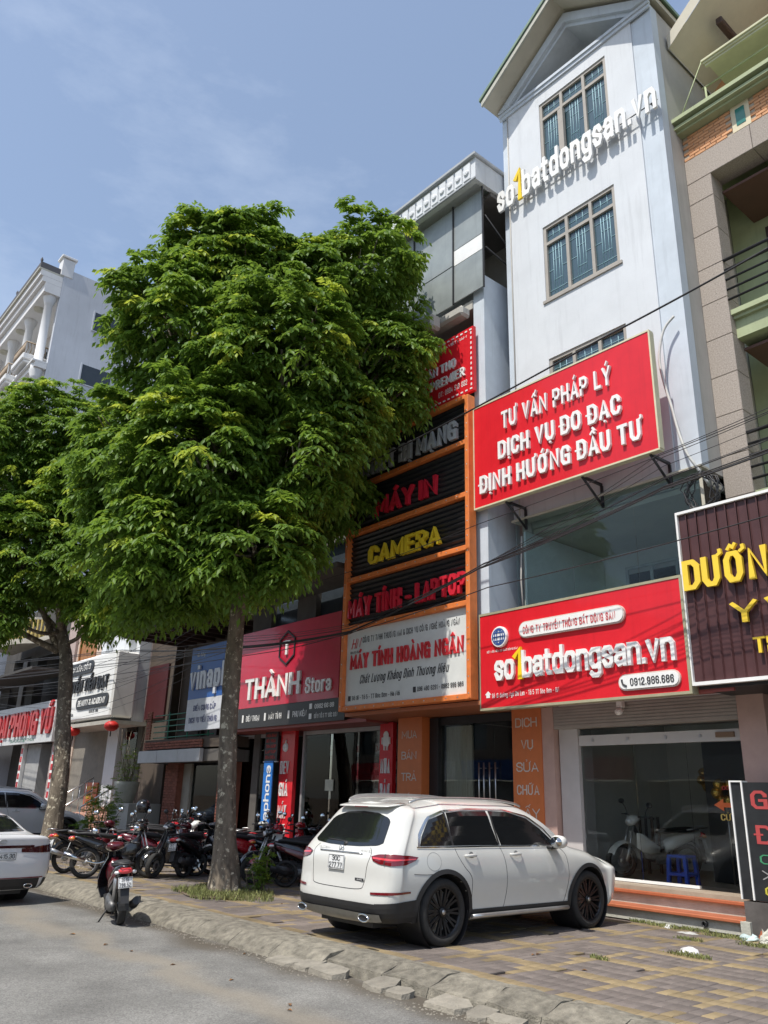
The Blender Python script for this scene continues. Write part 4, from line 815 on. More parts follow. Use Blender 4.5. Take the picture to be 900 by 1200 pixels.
for i in range(3): x = -18.12+i*1.02; q.box(x-.07, x, 10.77, 10.779, 3.18, 3.36)
q.box(-15.3, -15.2, 10.77, 10.779, 3.34, 3.46); q.box(-15.3, -15.2, 10.77, 10.779, 3.12, 3.24); q.build('square_emblem', M_letter, s)
fl('0982 66 88', -15.1, 3.34, 10.78, .72, .1, M_letter, s, depth=.004); fl('SỐ 9 TỔ 5 TT SÓC SƠN', -15.1, 3.13, 10.78, .9, .09, M_letter, s, depth=.004)

# ================================================================== house with the green balcony rail
eh = thing('house', 'dim brown house with a green balcony rail and brick pilasters left of the big trunk', 'building', (-21.5, 11, 0))
M_bw = mat('brown_wall', (.085, .065, .05), .85, vary=.2, scale=2, streak=.4)  # brown taken darker to stand in for the shade under the overhang
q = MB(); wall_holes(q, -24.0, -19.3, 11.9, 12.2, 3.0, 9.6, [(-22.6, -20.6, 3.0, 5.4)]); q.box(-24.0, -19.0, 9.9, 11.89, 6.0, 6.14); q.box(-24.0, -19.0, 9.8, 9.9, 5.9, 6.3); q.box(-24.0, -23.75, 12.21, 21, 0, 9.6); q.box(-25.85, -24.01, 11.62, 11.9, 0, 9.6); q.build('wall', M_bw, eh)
q = MB(); q.box(-25.7, -24.3, 11.55, 11.61, 3.7, 5.4); q.build('dark_red_panel', mat('wine_panel', (.06, .008, .010), .6), eh)
q = MB()
for i in range(9): q.box(-23.9+i*.58, -23.8+i*.58, 9.95, 11.89, 5.88, 5.999)
q.build('awning_beams', M_dkwood, eh, kind='stuff')
q = MB(); q.box(-22.6, -20.6, 12.05, 12.1, 3.0, 5.4); q.box(-22.6, -22.5, 11.95, 12.04, 3.0, 5.4); q.box(-21.65, -21.55, 11.95, 12.04, 3.0, 5.4); q.box(-22.49, -20.6, 11.95, 12.04, 4.7, 4.78); q.build('balcony_door', M_dkwood, eh)
q = MB()
for i in range(5): q.tube([(-23.55, 10.95, 3.0+i*.16), (-19.9, 10.95, 3.0+i*.16)], .016, 6)
for x in (-22.6, -21.4, -20.2): q.tube([(x, 10.95, 2.95), (x, 10.95, 3.72)], .022, 6)
q.build('balcony_rail', mat('green_rail', (.03, .20, .13), .5), eh)
M_pbrick = mat('red_brick', (.24, .085, .055), .85, vary=.2, scale=8, objrand=.2, island=.2, bump=.3)
q = MB(); q.box(-23.95, -19.2, 10.9, 12.5, 2.66, 2.94); q.build('balcony_slab', M_bw, eh)
def brickwork(x0, x1, y, z0, z1, parent, cap=None):
    z = z0; r_ = 0
    while z+.06 < z1:
        x = x0-(.1 if r_ % 2 else 0)
        while x < x1-.02:
            a, c_ = max(x, x0), min(x+.21, x1)
            if c_-a > .04: q = bwm.bev(a+.004, c_-.004, y, y+.05, z+.004, z+.066, .004)
            x += .215
        z += .075; r_ += 1
bwm = MB(); brickwork(-23.9, -20.3, 10.84, 2.66, 2.94, eh); brickwork(-23.9, -23.6, 10.85, 2.96, 3.8, eh); bwm.build('balcony_bricks', M_pbrick, eh, kind='stuff')
bwm = MB(); brickwork(-23.1, -22.3, 11.25, 0, 2.25, eh); brickwork(-20.0, -19.4, 11.25, 0, 2.25, eh); bwm.build('pilaster_bricks', M_pbrick, eh, kind='stuff')
for x0, x1 in ((-23.1, -22.3), (-20.0, -19.4)): q = MB(); q.box(x0, x1, 11.3, 11.6, 0, 2.3); q.build('pilaster', M_pbrick, eh)
for i in range(3): q = MB(); q.bev(-23.9+i*1.27, -23.9+(i+1)*1.27-.01, 10.7, 10.82, 2.28, 2.62, .01); q.build('fascia_panel', mat('fascia', (.46, .46, .47), .5, vary=.08, objrand=.05), eh)
q = MB(); q.box(-23.9, -19.2, 10.83, 12.0, 2.3, 2.6); q.build('canopy', M_dgrey, eh)
q = MB(); q.box(-22.25, -20.05, 11.5, 11.52, .1, 2.25); q.build('glass_door', G_shop, eh)
q = MB(); q.box(-22.29, -21.85, 11.42, 11.5, 0, 2.28); q.build('door_jamb', mat('beige_jamb', (.36, .32, .26), .7), eh)
q = MB(); q.box(-24, -19.3, 14, 14.1, 0, 3); q.box(-19.35, -19.3, 11.9, 14, 0, 2.9); q.build('room_wall', M_dark, eh)
s = thing('blue_signboard', 'blue and white hanging sign left of the big trunk on the green balcony', 'sign', (-20.3, 10.8, 3.1))
q = MB(); q.box(-21.25, -19.3, 10.78, 10.86, 3.95, 5.4); q.build('blue_panel', mat('sign_blue', (.02, .10, .36), .4, vary=.06), s)
q = MB(); q.box(-21.25, -19.3, 10.78, 10.86, 3.1, 3.948); q.build('white_panel', mat('sign_white', (.6, .62, .66), .5), s)
fl('vinaph', -21.14, 4.2, 10.78, 2.1, .66, mat('silver_letter', (.60, .62, .66), .35), s, wx=.2, depth=.05, split=False)
fl('viễn thông', -20.95, 5.12, 10.78, .5, .1, M_letter, s, depth=.004)
nv = mat('navy_print', (.04, .05, .16), .5); fl('ĐIỂM CUNG CẤP', -20.85, 3.62, 10.78, 1.25, .15, nv, s, depth=.004); fl('DỊCH VỤ VIỄN THÔNG', -21.05, 3.30, 10.78, 1.6, .15, nv, s, depth=.004)

# ================================================================== beauty academy house
fh = thing('house', 'narrow pink and white house with a wooden shutter window and steps behind railings', 'building', (-28, 11, 0))
M_pkw = mat('peach_wall', (.56, .44, .36), .85, vary=.08, streak=.25)
q = MB(); wall_holes(q, -32.0, -28.6, 11.3, 11.6, 3.6, 9.6, [(-31.7, -30.0, 5.3, 7.7)]); q.box(-32.0, -31.8, 11.61, 21, 0, 9.6); q.build('wall', M_pkw, fh)
q = MB(); q.box(-28.59, -25.9, 11.2, 11.6, 3.6, 9.6); q.box(-28.6, -28.2, 10.95, 11.19, 5.9, 9.6); q.box(-26.6, -26.2, 10.95, 11.19, 5.9, 9.6); q.build('white_wall', M_white, fh)
M_wood = mat('orange_wood', (.36, .16, .06), .55, vary=.2, stretch=(8, 8, 1))
wd = MB(); wd.box(-31.7, -31.6, 11.25, 11.45, 5.3, 7.7); wd.box(-30.1, -30.0, 11.25, 11.45, 5.3, 7.7); wd.box(-31.59, -30.11, 11.25, 11.45, 7.05, 7.13); wd.box(-31.59, -30.11, 11.25, 11.45, 7.6, 7.7); wd.box(-31.59, -30.11, 11.25, 11.45, 5.3, 5.4); wd = wd.build('shutter_window', M_wood, fh)
for i in range(4):
    x = -31.58+i*.37; q = MB(); q.bev(x, x+.34, 11.3, 11.36, 5.42, 7.04, .012); q.build('shutter', M_wood, wd)
    q = MB(); q.box(x+.03, x+.31, 11.32, 11.34, 7.15, 7.58); q.build('pane', M_pane, wd)
q = MB(); q.box(-31.9, -25.9, 11.65, 11.75, .0, 3.6); q.build('lower_wall', mat('grey_lower', (.22, .20, .17), .85, vary=.15), fh)
q = MB(); q.box(-28.1, -27.2, 11.4, 11.64, 1.0, 3.55); q.build('white_column', M_white, fh)
q = MB(); q.box(-27.0, -25.95, 11.5, 11.52, 1.0, 3.5); q.build('glass_door', G_shop, fh)
q = MB(); q.box(-30.6, -25.6, 10.4, 11.64, 3.5, 3.62); q.build('canopy', mat('canopy_beige', (.42, .40, .35), .8), fh)
for i in range(5): q = MB(); q.bev(-28.6, -25.4, 9.9+i*.28, 11.6, i*.2, i*.2+.195, .01); q.build('step', mat('pink_step', (.48, .27, .20), .6, vary=.15), fh)
q = MB(); q.box(-25.38, -23.9, 10.6, 11.6, 0, 1.15); q.build('planter_wall', M_grey, fh)
rl_ = MB()
for a, b_ in (((-28.5, 9.8, 1.0), (-28.3, 11.2, 1.9)), ((-28.5, 9.8, .6), (-28.3, 11.2, 1.5)), ((-25.5, 9.8, 1.0), (-25.5, 11.2, 1.9))): rl_.tube([a, b_], .025, 6)
for t_ in np.linspace(0, 1, 8): rl_.tube([(-28.5+.2*t_, 9.8+1.4*t_, .0+.9*t_), (-28.5+.2*t_, 9.8+1.4*t_, 1.0+.9*t_)], .012, 5); rl_.tube([(-25.5, 9.8+1.4*t_, .0+.9*t_), (-25.5, 9.8+1.4*t_, 1.0+.9*t_)], .012, 5)
rl_.build('stair_railing', M_steel, fh)
q = MB(); q.box(-30.0, -28.9, 11.6, 11.64, .95, 1.75); rb = q.build('red_plaque', mat('plaque', (.50, .10, .04), .5), fh); fl('TUYỂN SINH', -29.9, 1.5, 11.6, .85, .12, yl, rb, depth=.003); fl('HỌC VIÊN', -29.85, 1.2, 11.6, .75, .12, yl, rb, depth=.003)
s = thing('white_signboard', 'white box sign with black lettering above the steps, left of the green balcony', 'sign', (-28, 11, 3.6))
q = MB(); q.bev(-30.25, -25.75, 10.4, 11.19, 3.72, 5.85, .06); q.build('box', M_letter, s)
pill(-30.2, -27.6, 5.30, 5.72, 10.399, .04, dk, s, 'black_plate'); fl('PHUN XĂM SỐ 3', -30.0, 5.41, 10.355, 2.2, .2, M_letter, s, wx=.22, depth=.01)
fl('NGUYỄN TIẾN ĐẠT', -30.1, 4.68, 10.4, 3.95, .42, dk, s, wx=.24, depth=.06, split=True)
pill(-28.7, -25.95, 4.08, 4.50, 10.399, .04, dk, s, 'black_plate'); fl('BEAUTY & ACADEMY', -28.5, 4.18, 10.355, 2.35, .2, M_letter, s, wx=.22, depth=.01)
fl('Số 17 - TT Sóc Sơn', -30.0, 3.88, 10.4, 1.2, .12, dk, s, depth=.004); fl('0976 85 1988', -27.5, 3.92, 10.4, .8, .1, dk, s, depth=.004)
for i, (x, z) in enumerate(((-28.95, 3.4), (-25.7, 3.43))):
    l = thing('red_lantern', ('red lantern hanging under the left end of the beauty sign', 'red lantern hanging under the right end of the beauty sign')[i], 'lantern', (x, 10.5, z), 0, 'red lanterns under the beauty sign')
    q = MB(); q.lathe([(0, -.16), (.1, -.15), (.2, -.08), (.23, 0), (.2, .08), (.1, .15), (0, .16)], (0, 0, 0), (0, 0, 1), 16); q.build('shade', mat('lantern_red', (.55, .02, .015), .5), l, local=True)
    q = MB(); q.tube([(0, 0, .15), (0, 0, .3)], .01, 5); q.lathe([(.06, .15), (.06, .18), (0, .18)], (0, 0, 0), (0, 0, 1), 8); q.tube([(0, 0, -.15), (0, 0, -.32)], .02, 5); q.build('hook', M_black, l, local=True)
p = thing('potted_plant', 'bushy plant with twigs in a pale pot on the wall beside the steps', 'plant', (-24.9, 10.9, 1.15))
q = MB(); q.lathe([(0, 0), (.24, 0), (.36, .5), (.38, .62), (.33, .62), (.31, .5), (0, .45)], (0, 0, 0), (0, 0, 1), 20); q.build('pot', M_conc, p, local=True)

# ================================================================== dark house with the red lettering sign
gh = thing('house', 'dark house with a curved baluster balcony at the far left', 'building', (-36, 11, 0))
q = MB(); wall_holes(q, -42.4, -32.9, 11.6, 12.0, 4.5, 9.3, [(-41, -38.6, 4.6, 7.2), (-37.6, -34.2, 4.6, 7.0)]); q.box(-42.4, -32.9, 12.6, 12.7, 0, 9.3); q.box(-42.4, -42.2, 12.71, 21, 0, 9.3); q.box(-42.4, -32.9, 12.71, 21, 9.2, 9.3); q.build('wall', mat('shade_dark_wall', (.06, .056, .052), .9, vary=.3, scale=2), gh)  # near-black wall colour stands in for the shade on this front
q = MB(); q.box(-32.89, -32.02, 11.2, 11.6, 0, 9.6); q.build('pink_pilaster', mat('pink_side', (.42, .33, .30), .85, vary=.1), gh)
sl_ = MB(); P = [(-38.0+2.2*math.cos(a)*1.0, 11.2-1.1*math.sin(a)) for a in np.linspace(0, PI, 15)]
sl_.prism(P, (0, 0, 7.35), (1, 0, 0), (0, 1, 0), (0, 0, .22)); P2 = [(-38.0+2.1*math.cos(a), 11.2-1.02*math.sin(a)) for a in np.linspace(0, PI, 15)]; sl_.prism(P2, (0, 0, 8.4), (1, 0, 0), (0, 1, 0), (0, 0, .1)); bl_ = sl_.build('balcony_slab', mat('weathered', (.40, .37, .31), .85, vary=.2), gh)
for a in np.linspace(0.05, PI-.05, 22):
    q = MB(); q.lathe([(.05, 0), (.085, .2), (.04, .45), (.06, .83)], (-38.0+2.1*math.cos(a), 11.2-1.02*math.sin(a), 7.57), (0, 0, 1), 8); q.build('baluster', mat('yellow_baluster', (.50, .38, .12), .6, vary=.15), bl_)
s2 = MB(); s2.box(-42.4, -33.0, 10.0, 11.59, 5.9, 6.0); s2.build('added_awning', mat('shade_dark_wall', (.06, .056, .052)), gh); s2 = MB(); s2.box(-34.8, -33.0, 10.6, 11.19, 7.2, 7.4); s2.build('ledge', mat('weathered', (.4, .37, .31), .85), gh)  # awning is added to throw shade over this house front
q = MB()
for i in range(2): q.box(-38.2+i*3.4, -35.4+i*3.4, 11.85, 11.9, .0, 3.0)
q.build('shutter_door', mat('shutter_dull', (.20, .20, .20), .5), gh)
q = MB(); q.box(-36.0, -34.4, 11.3, 11.8, 0, 3.2); q.build('grey_pillar', mat('pale_pillar', (.34, .34, .33), .8, vary=.12), gh)
for x in (-36.35, -32.6):
    q = MB(); q.box(x, x+.3, 11.15, 11.29, 0, 3.3); v_ = q.build('vertical_banner', M_letter, gh)
    for i in range(9): q = MB(); q.box(x+.05, x+.25, 11.14, 11.149, .2+i*.33, .42+i*.33); q.build('red_mark', rdp, v_)
s = thing('white_signboard', 'long white sign filled with big dark red letters at the far left', 'sign', (-37, 11, 3.2))
q = MB(); q.box(-43.5, -32.2, 10.9, 11.05, 3.2, 4.75); q.build('panel', mat('sign_white2', (.55, .56, .56), .5, vary=.08), s)
fl('ĐIỆN THOẠI PHONG VŨ', -43.3, 3.5, 10.9, 11.0, .98, mat('old_red', (.42, .015, .02), .35, vary=.1), s, wx=.26, depth=.08, split=True, gap=.05)
fl('SỬA CHỮA ĐIỆN THOẠI', -37.2, 3.28, 10.9, 3.0, .13, mat('sign_green', (.04, .18, .10), .5), s, depth=.004)

# ================================================================== tall white building behind
H = thing('apartment_building', 'tall white building with columns and balconies rising over the trees at far left', 'building', (-50, 11, 0))
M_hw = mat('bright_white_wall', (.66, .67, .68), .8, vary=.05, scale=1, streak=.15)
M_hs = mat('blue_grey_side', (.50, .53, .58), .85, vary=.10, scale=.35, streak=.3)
XW = -42.6; XE = -63
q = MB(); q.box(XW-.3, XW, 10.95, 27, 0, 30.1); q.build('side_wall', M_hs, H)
q = MB(); q.box(XE, XW-.3, 12.0, 12.3, 0, 29.8); q.box(XE, XW-.3, 12.31, 27, 29.7, 29.8); q.build('wall', M_hw, H)
for (y, z0, z1, m_) in ((10.05, 28.15, 28.75, M_hw), (9.85, 28.76, 29.1, M_hw), (9.7, 29.11, 29.45, M_hw), (9.58, 29.46, 29.56, M_conc)): q = MB(); q.box(XE, XW-.0, y, 10.94, z0, z1); q.build('cornice', m_, H)
q = MB(); q.box(XE, XW-.31, 10.941, 11.999, 28.16, 28.3); q.build('soffit', M_hw, H)
q = MB(); q.box(XE, XW-.02, 9.62, 9.68, 29.57, 29.95); q.box(XW-.08, XW-.02, 9.681, 10.9, 29.57, 29.95)
for i in range(5): q.lathe([(.05, 0), (.09, .15), (0, .35)], (XW-.1-i*4.4, 9.65, 29.95), (0, 0, 1), 6)
q.build('parapet', mat('dark_trim', (.10, .10, .11), .8), H, kind='stuff')
q = MB(); q.bev(XW-.62, XW+.04, 10.75, 11.45, 29.57, 30.75, .03); q.bev(XW-.72, XW+.12, 10.65, 11.55, 30.76, 30.92, .03); q.build('corner_pier', M_hw, H)
M_bal = mat('bronze_grille', (.26, .19, .12), .5, vary=.3)
for fl_ in range(3):
    z1 = 28.15-4.75*fl_; z0 = z1-4.1
    for i in range(6):
        x = XW-.45-i*3.3
        q = MB(); q.lathe([(.34, z0-.65), (.34, z0-.3), (.25, z0-.25), (.22, z1-.55), (.27, z1-.5), (.27, z1-.42), (.36, z1-.15), (.36, z1)], (x, 10.55, 0), (0, 0, 1), 20); q.build('column', M_hw, H)
        q = MB(); q.box(x-2.5, x-.8, 11.93, 11.99, z0+.7, z1-1.2); wn = q.build('window', mat('dark_glass', (.04, .05, .06), .15), H)
        q = MB(); q.box(x-1.72, x-1.58, 11.86, 11.929, z0+.7, z1-1.2); q.box(x-2.5, x-.8, 11.85, 11.859, z1-1.7, z1-1.6); q.build('frame', M_hw, wn)
        q = MB(); P_ = [(x-1.65+.85*math.cos(a), z1-1.2+.6*math.sin(a)) for a in np.linspace(0, PI, 13)]; q.prism(P_, (0, 11.93, 0), FX, FZ, (0, .06, 0)); q.build('arch', M_hs, wn)
        q = MB(); q.bev(x-2.75, x-.55, 9.85, 11.99, z0+.15, z0+.52, .05); q.bev(x-2.65, x-.65, 9.95, 11.98, z0-.02, z0+.149, .04); bs = q.build('balcony_slab', M_hw, H)
        q = MB()
        for a in np.linspace(x-2.68, x-.62, 13): q.tube([(a, 9.92, z0+.52), (a+.07, 9.90, z0+.85), (a, 9.92, z0+1.2)], .028, 4); q.tube([(a+.08, 9.92, z0+.52), (a-.04, 9.90, z0+.85), (a+.08, 9.92, z0+1.2)], .02, 4)
        for a in np.linspace(10.0, 11.9, 11): q.tube([(x-.62, a, z0+.52), (x-.60, a+.07, z0+.85), (x-.62, a, z0+1.2)], .028, 4)
        q.tube([(x-2.7, 9.92, z0+1.22), (x-.60, 9.92, z0+1.22), (x-.60, 11.9, z0+1.22)], .045, 5); q.build('balcony_grille', M_bal, bs, kind='stuff')
        q = MB(); q.lathe([(.42, 0), (.38, .1), (.2, .16), (0, .17)], (x-1.65, 10.8, z0-.021), (0, 0, -1), 20); q.build('ceiling_rose', M_conc, bs)
    q = MB(); q.box(XE, XW+.0, 10.3, 10.94, z0-.62, z0-.31); q.box(XE, XW+.0, 10.15, 10.94, z0-.3, z0-.2) ; q.build('cornice', M_hw, H)
    for i in range(5): q = MB(); q.lathe([(.33, 0), (.3, .08), (.15, .12), (0, .12)], (XW-2.1-i*3.3, 10.5, z1-.001 if fl_ == 0 else z1-.63), (0, 0, -1), 20); q.build('ceiling_rose', M_conc, H)
for (y, z) in ((13.05, 26.85), (12.82, 23.3), (12.8, 18.0)):
    q = MB(); q.box(XW+.0, XW+.03, y, y+1.7, z, z+1.2); w_ = q.build('side_window', mat('dark_glass', (.04, .05, .06), .15), H); q = MB(); q.box(XW+.0, XW+.05, y-.08, y-.001, z-.06, z+1.26); q.box(XW+.0, XW+.05, y, y+1.7, z-.06, z-.001); q.build('frame', M_hs, w_)

# ================================================================== trees
def leaf_mat(nm, c1, c2):
    m = bpy.data.materials.new(nm); m.use_nodes = True; t = m.node_tree; N = t.nodes.new; L = t.links.new; b = t.nodes['Principled BSDF']
    at = N('ShaderNodeAttribute'); at.attribute_name = 'tint'; r = N('ShaderNodeValToRGB')
    r.color_ramp.elements[0].color = (*c1, 1); r.color_ramp.elements[1].color = (*c2, 1); r.color_ramp.elements[1].position = .9
    e = r.color_ramp.elements.new(.62); e.color = (c1[0]*1.5, c1[1]*1.45, c1[2]*1.1, 1)
    L(at.outputs['Fac'], r.inputs[0]); L(r.outputs[0], b.inputs['Base Color']); b.inputs['Roughness'].default_value = .52; b.inputs['Specular IOR Level'].default_value = .35
    tr = N('ShaderNodeBsdfTranslucent'); h = N('ShaderNodeHueSaturation'); h.inputs['Value'].default_value = 1.7; h.inputs['Hue'].default_value = .48; L(r.outputs[0], h.inputs['Color']); L(h.outputs[0], tr.inputs[0])
    mi = N('ShaderNodeMixShader'); mi.inputs[0].default_value = .42; L(b.outputs[0], mi.inputs[1]); L(tr.outputs[0], mi.inputs[2]); L(mi.outputs[0], t.nodes['Material Output'].inputs[0]); return m
M_leaf = leaf_mat('leaves', (.088, .165, .026), (.34, .43, .055))
M_bark = mat('bark', (.075, .06, .045), .95, vary=.35, scale=9, bump=1.0, bscale=22, stretch=(1, 1, .35), col2=(.24, .20, .15))
def bark_lichen(m):
    t = m.node_tree; N = t.nodes.new; L = t.links.new; b = t.nodes['Principled BSDF']; src = b.inputs['Base Color'].links[0].from_socket
    co = N('ShaderNodeTexCoord'); n = N('ShaderNodeTexNoise'); n.inputs['Scale'].default_value = 9; n.inputs['Detail'].default_value = 9; n.inputs['Roughness'].default_value = .7; L(co.outputs['Object'], n.inputs[0])
    mr = N('ShaderNodeMapRange'); mr.inputs[1].default_value = .56; mr.inputs[2].default_value = .62; L(n.outputs[0], mr.inputs[0]); mm = N('ShaderNodeMixRGB'); L(mr.outputs[0], mm.inputs[0]); L(src, mm.inputs[1]); mm.inputs[2].default_value = (.55, .50, .38, 1)
    L(mm.outputs[0], b.inputs['Base Color'])
bark_lichen(M_bark)
def foliage(name, parent, blobs, n_cl, leaf=.15, seed=1, droop=1.0, org=None, fill=.25, nlf=9, nsp=6):
    """clumps of drooping pinnate sprigs spread through the crown's lobes; each leaflet is a folded blade of four triangles"""
    rg = np.random.default_rng(seed); B = np.array(blobs); vol = B[:, 3]**2.0; pr = vol/vol.sum()
    ci = rg.choice(len(B), n_cl, p=pr); d = rg.normal(size=(n_cl, 3)); d /= np.linalg.norm(d, axis=1)[:, None]
    rad = np.where(rg.random(n_cl) < fill, rg.uniform(.35, .85, n_cl), rg.uniform(.82, 1.04, n_cl)); rad *= np.array([1+.6*noise.noise(Vector(q_)*1.9+Vector((float(k_), 0, 0))) for q_, k_ in zip(d, ci)]); C_ = B[ci, :3]+d*(B[ci, 3]*rad)[:, None]
    cc = B[:, :3].mean(0); keep = np.ones(n_cl, bool)
    for j in range(len(B)): keep &= ~((np.linalg.norm(C_-B[j, :3], axis=1) < B[j, 3]*.62) & (rg.random(n_cl) < .75))
    C_, d = C_[keep], d[keep]; n_cl = len(C_)
    lump = np.array([noise.noise(Vector(c)*1.25)+.5*noise.noise(Vector(c)*2.6) for c in C_]); keep = lump > -.46; C_, d, lump = C_[keep], d[keep], lump[keep]; n_cl = len(C_)
    young = (rg.random(n_cl) < .12)*(d[:, 2] > -.6)*rg.uniform(.2, .75, n_cl)
    tint_c = np.clip((.22+.30*rg.random(n_cl)+.2*lump)+young, 0, 1)
    # sprigs
    ns = nsp*n_cl; base = np.repeat(C_, nsp, 0); od = np.repeat(d, nsp, 0); phi = rg.uniform(0, 2*PI, ns)
    dirv = np.stack([np.cos(phi), np.sin(phi), rg.uniform(-.1, .75, ns)], 1)*.8+od*.75; dirv /= np.linalg.norm(dirv, axis=1)[:, None]
    Ls = leaf*rg.uniform(1.7, 2.6, ns); tc_ = np.repeat(tint_c, nsp)+rg.normal(0, .06, ns)
    side = np.cross(dirv, [0, 0, 1]); side /= np.linalg.norm(side, axis=1)[:, None]+1e-6
    V_, T_ = [], []; n_tot = 0
    for k in range(nlf):
        t = (k//2+1)/((nlf+1)//2) if k < nlf-1 else 1.0; sg = (1 if k % 2 else -1) if k < nlf-1 else 0
        pos = base+dirv*(Ls*t)[:, None]; pos[:, 2] -= droop*Ls*t*t*.55
        tang = dirv.copy(); tang[:, 2] -= droop*1.1*t; tang /= np.linalg.norm(tang, axis=1)[:, None]
        ld = tang*(.55 if sg else 1)+side*sg*.95; ld[:, 2] -= .35*droop; ld += rg.normal(0, .13, ld.shape); ld /= np.linalg.norm(ld, axis=1)[:, None]
        up = np.cross(ld, np.cross(tang+[0, 0, 1e-3], ld)); wv = np.cross(ld, [0, 0, 1.0])+rg.normal(0, .35, ld.shape); wv -= ld*np.sum(wv*ld, 1)[:, None]; wv /= np.linalg.norm(wv, axis=1)[:, None]+1e-6
        nn = np.cross(wv, ld); nn *= np.sign(nn[:, 2:3]+1e-9)
        ll = leaf*rg.uniform(.75, 1.15, ns)[:, None]*(1-.25*abs(t-.6)); ww = ll*.215
        a = pos; b_ = pos+ld*ll*.45+wv*ww-nn*ww*.0; c_ = pos+ld*ll-nn*ll*.12; e_ = pos+ld*ll*.45-wv*ww; m_ = pos+ld*ll*.5-nn*ww*.55
        V_.append(np.stack([a, b_, c_, e_, m_], 1)); T_.append(tc_)
    Vv = np.concatenate(V_).reshape(-1, 3); Tt = np.repeat(np.concatenate(T_), 5); nl = len(Vv)//5
    if org is not None: Vv = Vv-np.array(org)
    b0 = np.arange(nl)[:, None, None]*5; F = (b0+np.array([[0, 1, 4], [1, 2, 4], [2, 3, 4], [3, 0, 4]])[None]).reshape(-1)
    me = bpy.data.meshes.new(name); me.vertices.add(len(Vv)); me.vertices.foreach_set('co', Vv.ravel()); me.loops.add(len(F)); me.loops.foreach_set('vertex_index', F.astype(np.int32)); nf = len(F)//3
    me.polygons.add(nf); me.polygons.foreach_set('loop_start', np.arange(nf, dtype=np.int32)*3); me.polygons.foreach_set('loop_total', np.full(nf, 3, np.int32))
    at = me.attributes.new('tint', 'FLOAT', 'POINT'); at.data.foreach_set('value', np.clip(Tt, 0, 1).astype(np.float32)); me.materials.append(M_leaf); me.update(calc_edges=True); me.validate()
    o = bpy.data.objects.new(name, me); COL.objects.link(o); o.parent = parent; o['kind'] = 'stuff'; print(name, n_cl, 'clumps', nf, 'tris'); return o
def trunk_mesh(pts, rad, n=22, flute=.12, seed=0, flare=True):
    q = MB(); P = smooth(pts, 8); m = len(P); rows = []
    for i, p in enumerate(P):
        t = i/(m-1); k = t*(len(rad)-1); j = min(int(k), len(rad)-2); r = rad[j]*(1-k+j)+rad[j+1]*(k-j)
        row = []
        for a in range(n+1):
            an = 2*PI*(a % n)/n; z = p[2]
            fl_ = max(0, 1-z/1.1)**2 if flare else 0
            rr = r*(1+.05*noise.noise(Vector((math.cos(an)*2.2, math.sin(an)*2.2, z*3+seed)))*2+flute*noise.noise(Vector((math.cos(an)*1.6, math.sin(an)*1.6, z*.9+seed)))+.05*noise.noise(Vector((math.cos(an)*5, math.sin(an)*5, z*6+seed))))+fl_*r*(.45+.55*math.sin(an*5+seed)**2)*.75
            row.append((p[0]+rr*math.cos(an), p[1]+rr*math.sin(an), z))
        rows.append(row)
    for a, b_ in zip(rows, rows[1:]): q.strip(a, b_)
    return q
def branch(q, a, b_, r0, r1, bend=.3, n=6, seed=0):
    a, b_ = Vector(a), Vector(b_); rr = random.Random(seed); mid = (a+b_)/2+Vector((rr.uniform(-bend, bend), rr.uniform(-bend, bend), -bend*.6)); P = smooth([a, mid, b_], n); q.tube(P, r0, 8, taper=[r0+(r1-r0)*i/(len(P)-1) for i in range(len(P))]); return P
def tree(label, base, pts, rad, blobs, n_cl, seed, leaf=.15):
    t = thing('street_tree', label, 'tree', base, 0, 'street trees along the pavement')
    q = trunk_mesh(pts, rad, seed=seed); o = q.build('trunk', M_bark, t, fixn=True)
    q = MB(); top = Vector(pts[-1]); rr = random.Random(seed)
    for i, b_ in enumerate(blobs):
        c = Vector(b_[:3]); P = branch(q, top-Vector((0, 0, rr.uniform(0, .6))), c, .10 if i < 6 else .07, .025, .35, 6, seed+i)
        for j in range(5):
            d = Vector((rr.uniform(-1, 1), rr.uniform(-1, 1), rr.uniform(-.3, 1))).normalized()*b_[3]*.9; branch(q, P[int(len(P)*.7)], c+d, .03, .008, .15, 4, seed+i*9+j)
    q.build('branches', M_bark, t)
    foliage('crown', t, blobs, n_cl, leaf=leaf, seed=seed, org=base)
    return t
T1 = [(-12.39,6.6,11.49,0.93),(-13.1,5.72,10.05,1.18),(-11.04,8.61,11.66,1.02),(-11.5,7,9.4,1.29),(-10.74,8.98,9.87,0.72),(-13.68,5.21,7.35,0.74),(-12.14,5.98,7.18,1.2),(-10.95,7.4,7.23,0.68),(-14.09,5.29,5.71,0.5),(-12.43,5.77,5.46,1.0),(-11.2,6.62,5.38,0.72),(-11.35,7.3,5.6,0.45),(-10.7,9.2,8.98,0.42),(-13.18,8.2,8.39,1.72),(-13.96,6.92,6.04,1.18),(-14.7,6.02,5,0.42),(-11.8,8.9,9.5,1.05),(-12.9,8.7,7.5,.85),(-12.1,8.7,10.8,.95),(-13.9,8.3,9.3,1.2),(-14.3,7.9,7.5,1.2),(-11.44,7.67,11.31,0.69),(-13.7,4.9,7.86,0.5),(-10.6,9.4,10.2,0.3),(-13.5,5.2,10.78,0.5),(-12.86,6.05,11.78,0.78),(-14.1,5.0,6.66,0.4),(-11.04,8.13,8.37,0.72),(-13.2,8.3,6.5,.7)]
T2 = [(-22.25,6.18,11,1.33),(-23.1,4.85,10.07,1.77),(-21.28,7.23,9.7,1.42),(-21.44,5.82,7.43,1.31),(-20.68,6.94,7.05,1.08),(-22.12,4.73,6.43,1.05),(-21.02,5.4,5.49,0.46),(-20.02,7.52,5.91,0.62),(-23.6,4.28,8.54,1.61)]
